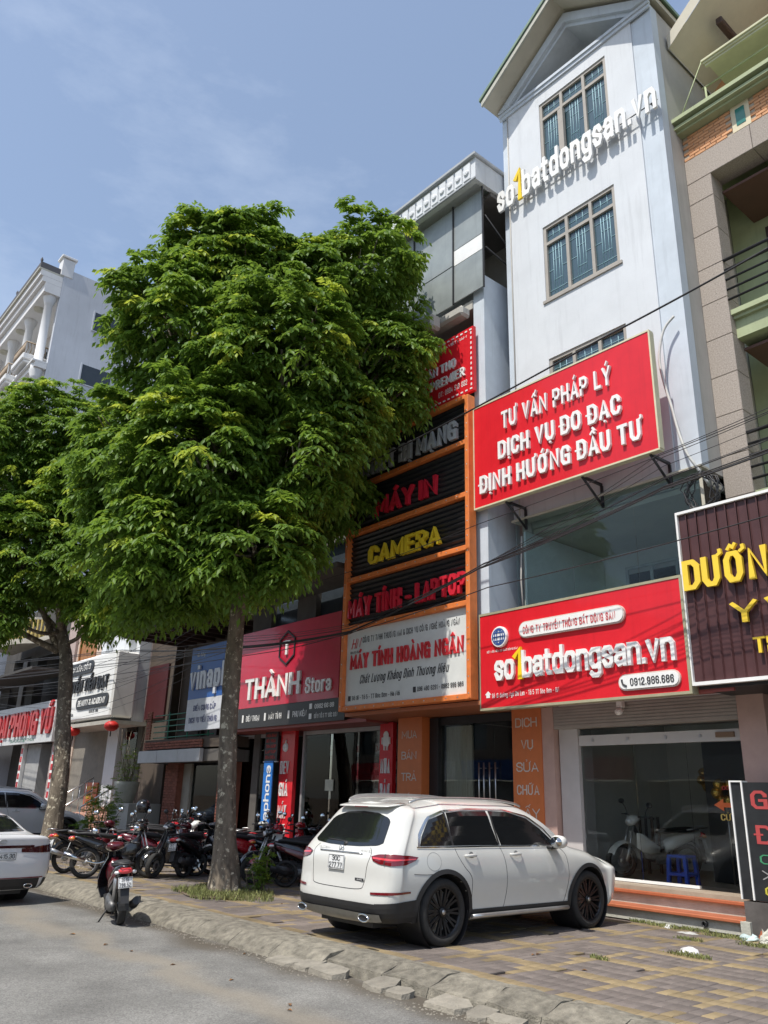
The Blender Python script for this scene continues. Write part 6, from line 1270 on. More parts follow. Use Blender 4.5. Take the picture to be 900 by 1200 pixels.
    # windscreen and underbody
    q = patch(bvh, two([(-.62, 1.17), (.62, 1.17)], [(-.55, 1.53), (.55, 1.53)], lambda y, z: ((5, y, z), (-1, 0, 0))), 16, 8, .006); q.build('windscreen', M_cglass, t, local=True, fixn=False)
    q = MB(); q.box(-.75, 3.4, -.5, .5, .20, .30); q.tube([(0, -.75, .36), (0, .75, .36)], .05, 8); q.build('underbody', M_black, t, local=True)
    return t
suv('white suv parked nose-in on the pavement in front of the glass shopfront', (-7.76, 6.80, 0), R(90.3), M_paint)

def sedan(label, loc, rot, paint):
    t = thing('parked_car', label, 'car', loc, rot); W = .90; t.scale = (.91,)*3
    gh = lambda g: [(.985, .86), (.94, .96), (.85, 1.15), (.70, g-.10), (.40, g-.02), (0, g)]
    low = lambda z, up: [(0, z), (.78, z), (.93, z+.05), (.98, .42), (1.0, .62)]+up
    st = [(-.66, .875, low(.22, [(.985, .86), (.93, 1.00), (.80, 1.045), (.60, 1.06), (.35, 1.067), (0, 1.07)])),
          (-.35, .895, low(.20, [(.985, .86), (.94, .98), (.84, 1.07), (.66, 1.13), (.38, 1.15), (0, 1.16)])),
          (.15, .90, low(.19, [(.985, .86), (.94, .97), (.85, 1.12), (.69, 1.28), (.40, 1.335), (0, 1.35)])),
          (.6, .90, low(.19, gh(1.435))), (1.2, .90, low(.19, gh(1.455))), (1.6, .90, low(.19, gh(1.43))),
          (2.0, .90, low(.19, [(.985, .85), (.94, .95), (.86, 1.10), (.74, 1.22), (.42, 1.30), (0, 1.31)])),
          (2.45, .90, low(.19, [(.985, .85), (.93, .93), (.85, .99), (.72, 1.03), (.42, 1.05), (0, 1.06)])),
          (2.9, .89, low(.19, [(.98, .82), (.90, .90), (.80, .94), (.64, .96), (.4, .975), (0, .98)])), (3.3, .86, low(.19, [(.97, .76), (.88, .84), (.78, .88), (.62, .90), (.4, .91), (0, .915)]))]
    rX = [-.82, -.86, -.92, -.97, -.98, -.95, -.955, -.93, -.915, -.91, -.91]; fX = [3.5, 3.54, 3.58, 3.64, 3.63, 3.55, 3.5, 3.46, 3.45, 3.44, 3.44]
    me, bvh = car_shell(W, st, rX, fX, .95, .93, (0, 2.70), .32, .37); obj_of(me, 'body', paint, t)
    for s_ in (-1, 1):
        sd = side(s_); c_ = corner(s_)
        for A, B in (([(-.22, 1.03), (.25, 1.02)], [(-.12, 1.10), (.25, 1.28)]), ([(.28, 1.02), (.95, 1.01)], [(.28, 1.29), (.90, 1.345)]), ([(1.0, 1.01), (2.1, .99)], [(.95, 1.345), (1.4, 1.335), (2.0, 1.06)])): patch(bvh, two(A, B, sd), 12, 6, .004).build('window', M_cglass, t, local=True, fixn=False)
        for wx_ in (0, 2.70):
            make_wheel(t, wx_, s_*.78, .32, .21, s_, 5, .68, M_silver_tr); q = MB(); q.tube([(wx_, s_*.50, .32), (wx_, s_*.88, .32)], .365, 24, cap=False); q.lathe([(.365, 0), (0, 0)], (wx_, s_*.53, .32), (0, 1, 0), 24); q.build('wheel_well', M_black, t, local=True, fixn=False)
        q = patch(bvh, two([(.08, .80), (.45, .785), (.85, .80), (1.05, .83)], [(.08, .855), (.45, .90), (.85, .925), (1.10, .93)], c_), 18, 4, .010); lp = q.build('tail_lamp', mat('smoked_lamp', (.05, .004, .006), .12, coat=1), t, local=True, fixn=False)
        q = patch(bvh, two([(.62, .43), (1.0, .45)], [(.60, .54), (1.0, .60)], c_), 8, 3, .009); rf = q.build('bumper_vent', M_plastic, t, local=True, fixn=False)
        q = patch(bvh, two([(.72, .47), (.95, .49)], [(.72, .50), (.95, .54)], c_), 6, 1, .013); q.build('reflector', M_lamp, rf, local=True, fixn=False)
        q = MB(); q.loft([(1.95, s_*1.0, 1.03, .08, .05), (2.05, s_*1.0, 1.035, .10, .07), (2.15, s_*.98, 1.02, .04, .03)], 12); q.build('mirror', paint, t, local=True)
        q = MB(); ring = [(-.985, s_*.52+.07*math.cos(a), .29+.03*math.sin(a)) for a in np.linspace(0, 2*PI, 21)[:-1]]; q.tube(ring, .01, 6, closed=True); q.build('exhaust_tip', M_chrome, t, local=True)
    patch(bvh, two([(-.60, 1.10), (0, 1.09), (.60, 1.10)], [(-.52, 1.33), (0, 1.36), (.52, 1.33)], lambda y, z: ((-4, y, z), (1, 0, 0))), 20, 8, .006).build('rear_window', M_cglass, t, local=True, fixn=False)
    q = patch(bvh, lambda u, v: rear(-.55+1.1*u, .865+.04*v), 20, 1, .008); q.build('lamp_bar', mat('smoked_lamp', (.05, .004, .006), .12, coat=1), t, local=True, fixn=False)
    q = patch(bvh, lambda u, v: rear(-.72+1.44*u, .24+.16*v), 24, 3, .008); q.build('bumper_cladding', M_plastic, t, local=True, fixn=False)
    for s_ in (-1, 1): q = patch(bvh, two([(.5, .23), (1.2, .23)], [(.5, .40), (1.2, .34)], corner(s_)), 12, 3, .009); q.build('bumper_cladding', M_plastic, t, local=True, fixn=False)
    q = patch(bvh, two([(-.78, .405), (.78, .405)], [(-.78, .42), (.78, .42)], rear), 24, 1, .010); q.build('red_strip', M_lamp, t, local=True, fixn=False)
    x_ = bvh.ray_cast(Vector((-4, 0, .75)), Vector((1, 0, 0)), 9)[0].x
    plate(t, (x_-.012, 0, .745), (0, -1, 0), (0, 0, 1), (-1, 0, 0), .50, .125, '30A-415.30', None)
    x_ = bvh.ray_cast(Vector((-4, 0, .97)), Vector((1, 0, 0)), 9)[0].x-.012
    q = MB(); q.tube([(x_, .06*math.cos(a), .965+.032*math.sin(a)) for a in np.linspace(0, 2*PI, 21)[:-1]], .006, 6, closed=True); q.build('oval_emblem', M_silver_tr, t, local=True); lettering('KIA', (x_, .035, .955), (0, -1, 0), (0, 0, 1), (-1, 0, 0), .07, .022, wx=.2, depth=.003, m=M_silver_tr, parent=t, local=True)
    q = MB(); q.box(-.8, 3.3, -.5, .5, .16, .24); q.build('underbody', M_black, t, local=True)
    return t
sedan('white sedan parked along the kerb at the left edge, rear plate facing us', (-14.35, 3.98, -.15), R(188), M_paint2)
def side_suv(): 
    t = suv('pale white car parked nose-in behind the second tree trunk at the far left', (-25.2, 6.4, 0), R(91), M_paint2); return t
side_suv()

# ================================================================== motorbikes
M_bblack = mat('bike_black', (.012, .012, .014), .22, coat=.8, vary=.2); M_bred = mat('bike_red', (.42, .012, .02), .25, coat=.8, vary=.1); M_bwhite = mat('bike_white', (.66, .66, .62), .3, coat=.6, vary=.05)
M_seat = mat('seat_vinyl', (.022, .022, .024), .6, vary=.2, bump=.1); M_eng = mat('engine_metal', (.16, .16, .16), .5, metal=.6, vary=.4, scale=20); M_bsil = mat('bike_silver', (.5, .5, .5), .3, metal=.8); M_maroon = mat('bike_maroon', (.10, .010, .016), .2, coat=.9)
M_lens = mat('lamp_lens', (.7, .7, .7), .08, coat=1); M_mirror = mat('mirror_face', (.8, .85, .9), .03, metal=1); M_amber = mat('amber_lens', (.6, .2, .02), .2, coat=1)
def lofty(q, st, p=2.4, n=12): return q.loft(st, n, p)
def bike(label, loc, rot, kind='scooter', body=M_bblack, accent=None, lean=-7, steer=0, shield=None, rack=False, helmet=False, platetxt=('29-X5', '786.52'), scale=.93, group='parked motorbikes'):
    """x forward from the rear wheel's ground contact; z up"""
    accent = accent or body; shield = shield or body
    t = thing('motor_scooter' if kind == 'scooter' else 'motorbike', label, 'motorbike', loc, rot, group); t.rotation_euler = (R(lean), 0, rot); t.scale = (scale,)*3
    B = dict(parent=t, local=True)
    sc = kind == 'scooter'; r = .235 if sc else .285; wb = 1.26 if sc else 1.22; tw = .055 if sc else .045
    for i, x in enumerate((0, wb)):
        q = MB(); q.lathe([(r*.72, -tw*.7), (r*.85, -tw), (r*.96, -tw*.75), (r, 0), (r*.96, tw*.75), (r*.85, tw), (r*.72, tw*.7)], (x, 0, r), (0, 1, 0), 32, closed=True); w_ = q.build('rear_wheel' if i == 0 else 'front_wheel', M_rubber, **B)
        q = MB(); q.lathe([(r*.74, -tw*.6), (r*.70, -tw*.3), (r*.70, tw*.3), (r*.74, tw*.6)], (x, 0, r), (0, 1, 0), 32)
        if sc:
            for k in range(5):
                a = 2*PI*k/5+.3; q.tube([(x, 0, r), (x+r*.71*math.cos(a), 0, r+r*.71*math.sin(a))], .016, 6)
        else:
            for k in range(18): a = 2*PI*k/18; q.tube([(x+.03*math.cos(a+1), (.02 if k % 2 else -.02), r+.03*math.sin(a+1)), (x+r*.71*math.cos(a), 0, r+r*.71*math.sin(a))], .0025, 4)
        q.lathe([(0, -.05), (.05, -.05), (.06, 0), (.05, .05), (0, .05)], (x, 0, r), (0, 1, 0), 14)
        q.build('rim', M_bsil if not sc else mat('dark_alloy', (.08, .08, .08), .35, metal=.6), w_, local=True)
        if i == 1: q = MB(); q.lathe([(.10, .045), (.03, .047)], (x, 0, r), (0, 1, 0), 20); q.build('brake_disc', M_bsil, w_, local=True)
    if sc:
        # tail body
        q = MB(); lofty(q, [(-.30, 0, .76, .03, .02), (-.22, 0, .74, .085, .06), (-.02, 0, .68, .125, .10), (.22, 0, .60, .135, .14), (.42, 0, .50, .13, .17), (.52, 0, .40, .11, .12)], 2.6, 14); q.build('body', body, **B)
        for s_ in (-1, 1): q = MB(); lofty(q, [(-.20, s_*.10, .69, .012, .02), (0, s_*.128, .62, .012, .05), (.28, s_*.142, .53, .012, .07), (.44, s_*.135, .46, .01, .05)], 2.2, 10); q.build('side_panel', accent, **B)
        q = MB(); lofty(q, [(-.16, 0, .80, .06, .02), (-.05, 0, .80, .11, .035), (.15, 0, .785, .13, .045), (.32, 0, .765, .125, .045), (.50, 0, .745, .09, .05), (.58, 0, .73, .05, .03)], 2.6, 14); q.build('seat', M_seat, **B)
        q = MB(); lofty(q, [(.46, 0, .30, .13, .03), (.7, 0, .28, .15, .03), (.9, 0, .29, .14, .03)], 4, 10); q.build('footboard', M_plastic, **B)
        # leg shield and front apron
        q = MB(); rows = []
        for k in range(9):
            z = .27+.62*k/8; hw = .10+.13*math.sin(PI*min(1, (k+1.4)/8.2))**.8; xo = .93+.10*(z-.27)/.62-.16*((z-.6)/.62 if z > .6 else 0); rows.append([(xo+.13*(1-(a/1.0)**2)-.03, a*hw, z) for a in np.linspace(-1, 1, 11)])
        for a, b_ in zip(rows, rows[1:]): q.strip(a, b_)
        rows2 = [[(x-.035, y*.97, z) for x, y, z in rw_] for rw_ in rows]
        for a, b_ in zip(rows2, rows2[1:]): q.strip(b_, a)
        for e in (0, -1): q.strip([rw_[e] for rw_ in rows], [rw_[e] for rw_ in rows2])
        q.strip(rows[0], rows2[0]); q.strip(rows[-1], rows2[-1]); q.build('leg_shield', shield, fixn=False, **B)
        q = MB(); lofty(q, [(.86, 0, .58, .10, .16), (.96, 0, .62, .12, .20), (1.04, 0, .64, .085, .16), (1.09, 0, .62, .03, .06)], 2.3, 12); q.build('front_cowl', accent, **B)
        st = Matrix.Translation((1.0, 0, .9)) @ Matrix.Rotation(R(steer), 4, 'Z') @ Matrix.Translation((-1.0, 0, -.9))
        def sb(q, nm, m_, par=None): q.xf(st); return q.build(nm, m_, par or t, local=True)
        q = MB(); lofty(q, [(.88, 0, .97, .08, .03), (.95, 0, .97, .14, .06), (1.04, 0, .96, .13, .07), (1.10, 0, .94, .07, .05)], 2.4, 12); hc = sb(q, 'handlebar_cowl', accent)
        q = MB(); lofty(q, [(1.07, 0, .94, .09, .035), (1.112, 0, .935, .07, .028)], 2.2, 12); sb(q, 'headlight', M_lens)
        fx0, fz0 = 1.04, .86
    else:
        q = MB(); q.tube(smooth([(1.0, 0, .86), (.86, 0, .62), (.62, 0, .47), (.35, 0, .50), (-.1, 0, .62)], 4), .032, 8); q.tube([(.35, 0, .5), (.32, 0, .3)], .03, 8); q.build('frame', M_black, **B)
        q = MB(); lofty(q, [(-.34, 0, .74, .03, .02), (-.2, 0, .72, .08, .05), (.0, 0, .66, .11, .085), (.25, 0, .58, .12, .11), (.42, 0, .50, .10, .10)], 2.4, 14); q.build('body', body, **B)
        for s_ in (-1, 1): q = MB(); lofty(q, [(.55, s_*.08, .47, .02, .05), (.75, s_*.13, .52, .018, .12), (.9, s_*.15, .58, .015, .15), (1.0, s_*.12, .62, .01, .12)], 2.2, 10); q.build('side_panel', accent, **B)
        q = MB(); lofty(q, [(-.22, 0, .80, .07, .02), (-.05, 0, .80, .115, .035), (.2, 0, .78, .125, .04), (.40, 0, .76, .10, .045), (.55, 0, .75, .05, .03)], 2.6, 14); q.build('seat', M_seat, **B)
        q = MB(); lofty(q, [(.40, 0, .32, .08, .09), (.55, 0, .33, .11, .10), (.75, 0, .36, .07, .07), (.82, 0, .38, .04, .05)], 2.6, 12); q.box(.3, .62, .06, .14, .25, .38); q.build('engine', M_eng, **B)
        st = Matrix.Translation((1.0, 0, .9)) @ Matrix.Rotation(R(steer), 4, 'Z') @ Matrix.Translation((-1.0, 0, -.9))
        def sb(q, nm, m_, par=None): q.xf(st); return q.build(nm, m_, par or t, local=True)
        q = MB(); lofty(q, [(.86, 0, .95, .05, .03), (.95, 0, .95, .11, .06), (1.04, 0, .92, .11, .08), (1.10, 0, .89, .06, .05)], 2.3, 12); hc = sb(q, 'handlebar_cowl', accent)
        q = MB(); lofty(q, [(1.06, 0, .91, .08, .05), (1.115, 0, .90, .06, .04)], 2.2, 12); sb(q, 'headlight', M_lens)
        fx0, fz0 = 1.03, .86
        q = MB(); q.tube(smooth([(.36, -.13, .30), (.2, -.15, .26), (0, -.16, .30)], 4), .02, 8); q.tube([(-.02, -.165, .30), (-.42, -.17, .43)], .045, 12, taper=[.035, .048]); q.build('exhaust', M_chrome if kind == 'sport' else M_bsil, **B)
        q = MB(); q.tube([(-.25, -.09, .83), (-.38, -.07, .84), (-.38, .07, .84), (-.25, .09, .83), (.05, .12, .80)], .012, 6); q.build('grab_rail', M_bsil, **B)
    # fork, fender
    q = MB()
    for s_ in (-1, 1): q.tube([(fx0, s_*.05, fz0), (wb, s_*.075, r)], .017, 8); q.tube([(fx0+(wb-fx0)*.5, s_*.066, (fz0+r)*.5), (wb, s_*.075, r)], .026, 8)
    sb(q, 'fork', M_bsil if not sc else M_black)
    q = MB(); F1 = []; F2 = []
    for k in range(13):
        a = R(25+k*12.5); F1.append([(wb-(r+.035)*math.cos(a)*-1, y_*.075, r+(r+.035)*math.sin(a)-abs(y_)**3*.03) for y_ in np.linspace(-1, 1, 7)])
    for a, b_ in zip(F1, F1[1:]): q.strip(a, b_)
    sb(q, 'front_fender', accent)
    q = MB(); F1 = []
    for k in range(11):
        a = R(60+k*12.5); F1.append([(math.cos(a)*(r+.05), y_*.07, r+(r+.05)*math.sin(a)) for y_ in np.linspace(-1, 1, 5)])
    for a, b_ in zip(F1, F1[1:]): q.strip(a, b_)
    q.build('rear_fender', M_plastic, fixn=False, **B)
    # handlebar, grips, mirrors
    q = MB(); q.tube(smooth([(.84, -.33, .985), (.94, -.2, 1.0), (.97, 0, .97), (.94, .2, 1.0), (.84, .33, .985)], 4), .012, 6)
    for s_ in (-1, 1): q.tube([(.84, s_*.33, .985), (.89, s_*.24, .995)], .018, 8); q.tube([(.95, s_*.2, 1.0), (.93, s_*.33, .985)], .007, 5)
    sb(q, 'handlebar', M_black)
    for s_ in (-1, 1):
        q = MB(); q.tube([(.92, s_*.2, 1.0), (.93, s_*.24, 1.10), (.94, s_*.30, 1.17)], .007, 6); q.loft([(.935, s_*.32, 1.20, .065, .045), (.955, s_*.32, 1.20, .06, .04), (.97, s_*.32, 1.20, .03, .02)], 12); mo = sb(q, 'mirror', M_black)
        q = MB(); q.loft([(.930, s_*.32, 1.20, .06, .040), (.934, s_*.32, 1.20, .06, .040)], 12); q.xf(st); q.build('mirror_glass', M_mirror, mo, local=True)
    # rear: lamp, plate, muffler, engine case, stand
    q = MB(); lofty(q, [(-.36, 0, .715, .03, .02), (-.33, 0, .715, .085, .035), (-.26, 0, .72, .10, .045)], 2.6, 12); tl = q.build('tail_light', M_lamp2, **B)
    for s_ in (-1, 1): q = MB(); lofty(q, [(-.34, s_*.10, .70, .01, .012), (-.31, s_*.12, .70, .03, .025), (-.25, s_*.12, .70, .03, .02)], 2.2, 8); q.build('turn_signal', M_amber if not sc else M_lens, tl, local=True)
    q = MB(); F1 = [[(-.27-.10*k/5, y_*(.065-.01*k/5), .64-.33*k/5+.0) for y_ in (-1, -.4, .4, 1)] for k in range(6)]
    for a, b_ in zip(F1, F1[1:]): q.strip(a, b_)
    q.build('mudguard', M_plastic, fixn=False, **B)
    nn = Vector((-1, 0, .30)).normalized(); uy = Vector((.30, 0, 1)).normalized(); plate(t, (-.335, 0, .57), (0, -1, 0), uy, nn, .19, .14, *platetxt)
    if sc:
        q = MB(); q.tube([(.15, -.14, .24), (-.02, -.17, .25), (-.30, -.17, .33)], .06, 12, taper=[.03, .062, .055]); q.loft([(-.2, -.23, .33, .012, .04), (-.05, -.235, .30, .014, .05), (.1, -.22, .28, .01, .04)], 10); q.build('exhaust', M_black, **B)
        q = MB(); lofty(q, [(-.10, .12, .25, .04, .05), (.05, .13, .25, .05, .08), (.3, .12, .27, .06, .09), (.42, .08, .30, .08, .09)], 2.4, 12); q.build('engine', M_eng, **B)
        q = MB(); q.tube([(-.02, .10, .30), (-.14, .10, .62)], .03, 8); q.build('shock_absorber', body if body is M_bred else M_bsil, **B)
        q = MB(); q.tube([(-.26, -.11, .80), (-.36, -.08, .81), (-.36, .08, .81), (-.26, .11, .80), (-.05, .14, .78)], .013, 6); q.build('grab_rail', M_plastic, **B)
    q = MB(); q.tube([(.35, .08, .26), (.28, .26, .015)], .012, 6); q.tube([(.28, .26, .015), (.24, .30, .012)], .014, 6); q.build('side_stand', M_black, **B)
    if rack: q = MB(); lofty(q, [(1.10, 0, .62, .12, .1), (1.22, 0, .62, .12, .1)], 4, 8); q.build('basket', M_plastic, **B)
    if helmet:
        hx, hy, hz = .93, .33, 1.20
        h = thing('helmet', 'black open-face helmet perched on the mirror of a parked motorbike', 'helmet'); h.matrix_world = Matrix.Translation(loc) @ Matrix.Rotation(rot, 4, 'Z') @ Matrix.Translation((hx, hy, hz-.05))
        q = MB(); q.lathe([(.10, -.10), (.125, -.06), (.135, 0), (.12, .07), (.08, .115), (.03, .135), (0, .137)], (0, 0, .06), (0, 0, 1), 20); q.build('shell', M_bblack, h, local=True); q = MB(); q.loft([(.1, 0, .02, .09, .04), (.14, 0, .03, .08, .05), (.145, 0, .03, .06, .03)], 10); q.build('visor', M_cglass, h, local=True)
    return t
RB = math.radians
bike('black and maroon scooter standing on the road against the kerb', (-11.05, 4.98, -.15), RB(164), 'scooter', M_bblack, M_maroon, lean=-4, steer=12, platetxt=('29-X5', '786.52'))
bike('black motorbike with a white plate nearest the white sedan', (-16.5, 6.2, 0), RB(100), 'cub', M_bblack, M_maroon, lean=-8, steer=20, platetxt=('29-L1', '462.18'))
bike('black motorbike with a long silver exhaust second from the white sedan', (-15.4, 6.15, 0), RB(72), 'sport', M_bblack, M_bblack, lean=-8, steer=25, helmet=True, platetxt=('29-S6', '318.40'))
bike('black scooter with a maroon body whose front wheel points at the road', (-15.55, 8.3, 0), RB(-62), 'scooter', M_maroon, M_bblack, lean=-7, steer=-20, shield=M_bblack)
bike('black scooter with a pale plate between the red seated scooter and the red one', (-14.9, 7.85, 0), RB(112), 'scooter', M_bblack, M_bblack, lean=-7, steer=25, platetxt=('29-X3', '225.61'))
bike('bright red scooter half hidden behind the big tree trunk', (-14.35, 8.55, 0), RB(80), 'scooter', M_bred, M_bred, lean=-7, steer=10, platetxt=('29-X7', '904.33'))
bike('black scooter with white handlebar cowl in the back row behind the red seated scooter', (-16.4, 9.4, 0), RB(60), 'scooter', M_bblack, M_bwhite, lean=-7, steer=20)
bike('black motorbike with a white headlight cowl in the back row left of the tree trunk', (-14.9, 9.7, 0), RB(250), 'cub', M_bblack, M_bwhite, lean=-7, steer=-15)
bike('black motorbike in the back row behind the one with the silver exhaust', (-17.4, 8.2, 0), RB(75), 'cub', M_bblack, M_bblack, lean=-7, steer=15)
bike('white and red scooter with its white leg shield towards us right of the tree trunk', (-13.7, 9.75, 0), RB(-78), 'scooter', M_maroon, M_bred, lean=-6, steer=-10, shield=M_bwhite)
bike('glossy dark maroon scooter parked between the big tree and the white suv', (-12.65, 8.6, 0), RB(62), 'scooter', M_bblack, M_maroon, lean=-7, steer=20, platetxt=('29-Y5', '516.07'))
bike('black scooter behind the left corner of the white suv', (-12.2, 9.9, 0), RB(100), 'scooter', M_bblack, M_bblack, lean=-7, steer=25)
more = [(-16.15, 7.25, 84, 'cub', M_bred, 'black motorbike with a red seat side in the middle row behind the silver exhaust'), (-17.1, 7.1, 95, 'scooter', M_bblack, 'black scooter in the middle row just right of the second tree trunk'),
 (-15.55, 7.1, 66, 'scooter', M_maroon, 'maroon scooter squeezed in front of the one whose wheel points at the road'), (-13.75, 8.9, 70, 'cub', M_bblack, 'black motorbike directly behind the big tree trunk'),
 (-16.9, 10.0, 265, 'cub', M_bwhite, 'motorbike with white side panels in the back row near the steps'), (-15.7, 10.0, 75, 'scooter', M_bred, 'red scooter in the back row below the brick pilaster'),
 (-18.3, 8.6, 80, 'scooter', M_bblack, 'black scooter at the far end of the middle row by the shrub'), (-13.1, 9.5, 255, 'cub', M_bblack, 'black motorbike behind the glossy maroon scooter'), (-15.1, 9.1, 95, 'cub', M_maroon, 'maroon motorbike between the black and the red scooters'),
 (-19.3, 9.2, 78, 'cub', M_bred, 'red motorbike farthest left in the back row')]
for i, (x, y, a, k_, m_, lb) in enumerate(more): bike(lb, (x, y, 0), RB(a+((i*37) % 9-4)), k_, M_bblack if m_ is M_bwhite else m_ if k_ == 'scooter' else M_bblack, m_, lean=-7, steer=(i*13) % 40-15, platetxt=('29-%s%d' % ('XYLST'[i % 5], i % 9+1), '%03d.%02d' % (137*i % 899+100, 31*i % 90+9)))
mp_ = bike('white moped with a black seat standing inside the glass shopfront', (-7.5, 12.75, .41), RB(243), 'cub', M_bwhite, M_bwhite, lean=-6, steer=15, group='motorbike inside the shop')
del mp_['group']
# ================================================================== small things
st_ = thing('plastic_stool', 'low blue plastic stool beside the white moped inside the shop', 'stool', (-7.0, 11.8, .41))
q = MB(); q.bev(-.16, .16, -.16, .16, .36, .40, .015); q.build('seat', mat('stool_blue', (.02, .10, .62), .4), st_, local=True)
for sx_ in (-1, 1):
    for sy_ in (-1, 1): q = MB(); q.prism([(-.025, -.025), (.025, -.025), (.025, .025), (-.025, .025)], (sx_*.15, sy_*.15, 0), FX, (0, 1, 0), (-sx_*.02, -sy_*.02, .36)); q.build('leg', mat('stool_blue', (.02, .10, .62), .4), st_, local=True)
q = MB()
for s_ in (-1, 1): q.box(-.13, .13, s_*.155-.01, s_*.155+.01, .12, .16); q.box(s_*.155-.01, s_*.155+.01, -.13, .13, .12, .16)
q.build('stretcher', mat('stool_blue', (.02, .10, .62), .4), st_, local=True)
for i, (x, y, z, lb) in enumerate(((-7.75, 14.2, 1.95, 'cluster of gold balloons above the white moped inside the shop'), (-6.55, 12.45, 1.7, 'gold balloons beside the dark partition right of the moped'))):
    b_ = thing('balloon_cluster', lb, 'balloons', (x, y, z), 0, 'gold balloons inside the shop')
    for k in range(6): a = k*1.05; q = MB(); q.lathe([(0, -.11), (.07, -.07), (.09, 0), (.07, .06), (0, .09)], (.14*math.cos(a), .05*math.sin(a*2), .14*math.sin(a)), (.3*math.cos(a), -.4, .5), 12); q.build('balloon', mat('gold_foil', (.72, .45, .10), .2, metal=.8), b_, local=True)
    q = MB(); q.tube([(0, 0, -.1), (0, 0, -z+.41)], .012, 5); q.build('pole', M_steel, b_, local=True)
d = thing('display_stand', 'slim golden display stand behind the white moped', 'stand', (-7.45, 14.2, .41)); q = MB(); q.loft([(0, 0, .45, .16, .44), (.2, 0, .5, .14, .48)], 10); q.build('cloth', mat('gold_cloth', (.35, .26, .10), .7), d, local=True)
ch = thing('chair', 'dark slatted chair left of the white moped inside the shop', 'chair', (-9.0+.55, 13.1, .41)); q = MB(); q.box(-.2, .2, -.2, .2, .42, .46); q.build('seat', M_dkwood, ch, local=True)
for i in range(4): q = MB(); q.box(-.2+i*.12, -.16+i*.12, .17, .2, .46, .9); q.build('slat', M_dkwood, ch, local=True)
for sx_ in (-1, 1):
    for sy_ in (-1, 1): q = MB(); q.box(sx_*.18-.02, sx_*.18+.02, sy_*.18-.02, sy_*.18+.02, 0, .42); q.build('leg', M_dkwood, ch, local=True)
# litter
bagm = mat('plastic_bag', (.62, .62, .62), .35, vary=.1)
def crumple(name, label, cat, x, y, r_, h, m_, z=.0, seed=0):
    q = MB(); rg = random.Random(seed); n = 9; rows = []
    for k in range(5):
        rr = r_*(1-k/5.5)**.6; rows.append([(x+rr*math.cos(2*PI*a/n)*(1+.3*rg.uniform(-1, 1)), y+rr*.7*math.sin(2*PI*a/n)*(1+.3*rg.uniform(-1, 1)), z+h*k/4*(1+.3*rg.uniform(-1, 1))) for a in range(n)]); rows[-1].append(rows[-1][0])
    for a, b_ in zip(rows, rows[1:]): q.strip(a, b_, smooth=False)
    q.quad(*rows[-1][:-1]); tag(q.build(name, m_, fixn=False), label, cat)
crumple('plastic_bag', 'crumpled clear plastic bag lying on the bricks right of the car', 'litter', -5.25, 8.85, .14, .05, bagm, seed=1)
crumple('paper_scrap', 'flat grey paper scrap at the foot of the lower step', 'litter', -6.05, 10.2, .12, .015, mat('paper', (.4, .4, .38), .8), seed=2)
crumple('plastic_bag', 'pale bluish plastic litter by the right end of the steps', 'litter', -5.35, 10.35, .13, .06, mat('bag_blue', (.45, .55, .55), .4), seed=3)
crumple('paper_scrap', 'small white paper scrap left on the bricks at the step', 'litter', -6.45, 10.4, .06, .03, bagm, seed=4)
for i, (x, y, r_) in enumerate(((-5.3, 10.62, .07), (-5.2, 10.5, .1), (-5.05, 10.6, .09), (-5.15, 10.3, .06))):
    crumple('rubble', ('orange tinted rubble lump against the standing board base', 'largest pale rubble lump beside the standing board', 'rubble lump at the right edge under the standing board', 'smallest rubble lump short of the standing board')[i], 'rubble', x, y, r_, r_*1.1, M_tile if i == 0 else M_conc, seed=10+i)
for i in range(16):
    x = random.uniform(-11, -5); y = random.uniform(3.6, 5.3) if i < 10 else random.uniform(6.2, 8)
    z = -.148 if i < 10 else .004; a = random.uniform(0, PI); q = MB(); l_ = random.uniform(.02, .045); c, s_ = math.cos(a), math.sin(a)
    q.quad((x-l_*c, y-l_*s_, z), (x+l_*.5*s_, y-l_*.5*c, z+.012), (x+l_*c, y+l_*s_, z+.004), (x-l_*.5*s_, y+l_*.5*c, z+.014)); o = q.build('fallen_leaf', mat('dry_leaf', (.16, .08, .03), .8, objrand=.4), fixn=False); tag(o, 'dry brown fallen leaf on the asphalt near the kerb' if i < 10 else 'dry brown fallen leaf on the brick pavement', 'leaf', 'fallen leaves on the road' if i < 10 else 'fallen leaves on the pavement')
q = MB(); q.tube([(-7.3, 10.58, .07), (-7.3, 10.5, .07)], .03, 10); 
# black pipe end in the lower riser
q = MB(); q.lathe([(.035, .0), (.035, .05), (.025, .05), (.025, 0)], (-6.05, 10.64, .075), (0, -1, 0), 16, closed=True); tag(q.build('drain_pipe', M_black), 'short black drain pipe end sticking out of the lower step', 'pipe')
# ================================================================== overhead cables
def unproj(px, py, Y):
    d = r2*((px-450)/945.15)-u2*((py-600)/945.15)+f_; k = Y/d.y; return Vector((d.x*k, Y, 1.476+d.z*k))
def cable(P, r_, sag, label, name='overhead_cable', n=26, group=None, m_=None):
    q = MB(); out = []
    for a, b_ in zip(P, P[1:]):
        for k in range(n): t_ = k/n; out.append(a.lerp(b_, t_)-Vector((0, 0, sag*4*t_*(1-t_))))
    out.append(P[-1]); q.tube(out, r_, 6); tag(q.build(name, m_ or M_black), label, 'cable', group)
A = lambda x, y, z: Vector((x, y, z))
cable([A(-1.5, 9, 8.33), A(-5.95, 9, 7.93), A(-12.4, 9, 7.56), A(-34, 8.6, 8.2)], .015, .05, 'thick black cable slanting across the white facade and the upper red sign')
cable([A(-1.5, 9.2, 6.25), A(-8.6, 9.2, 5.75), A(-13.5, 9.2, 5.6), A(-36, 9, 7.2)], .006, .06, 'thin single cable passing just below the upper red sign and over the camera letters')
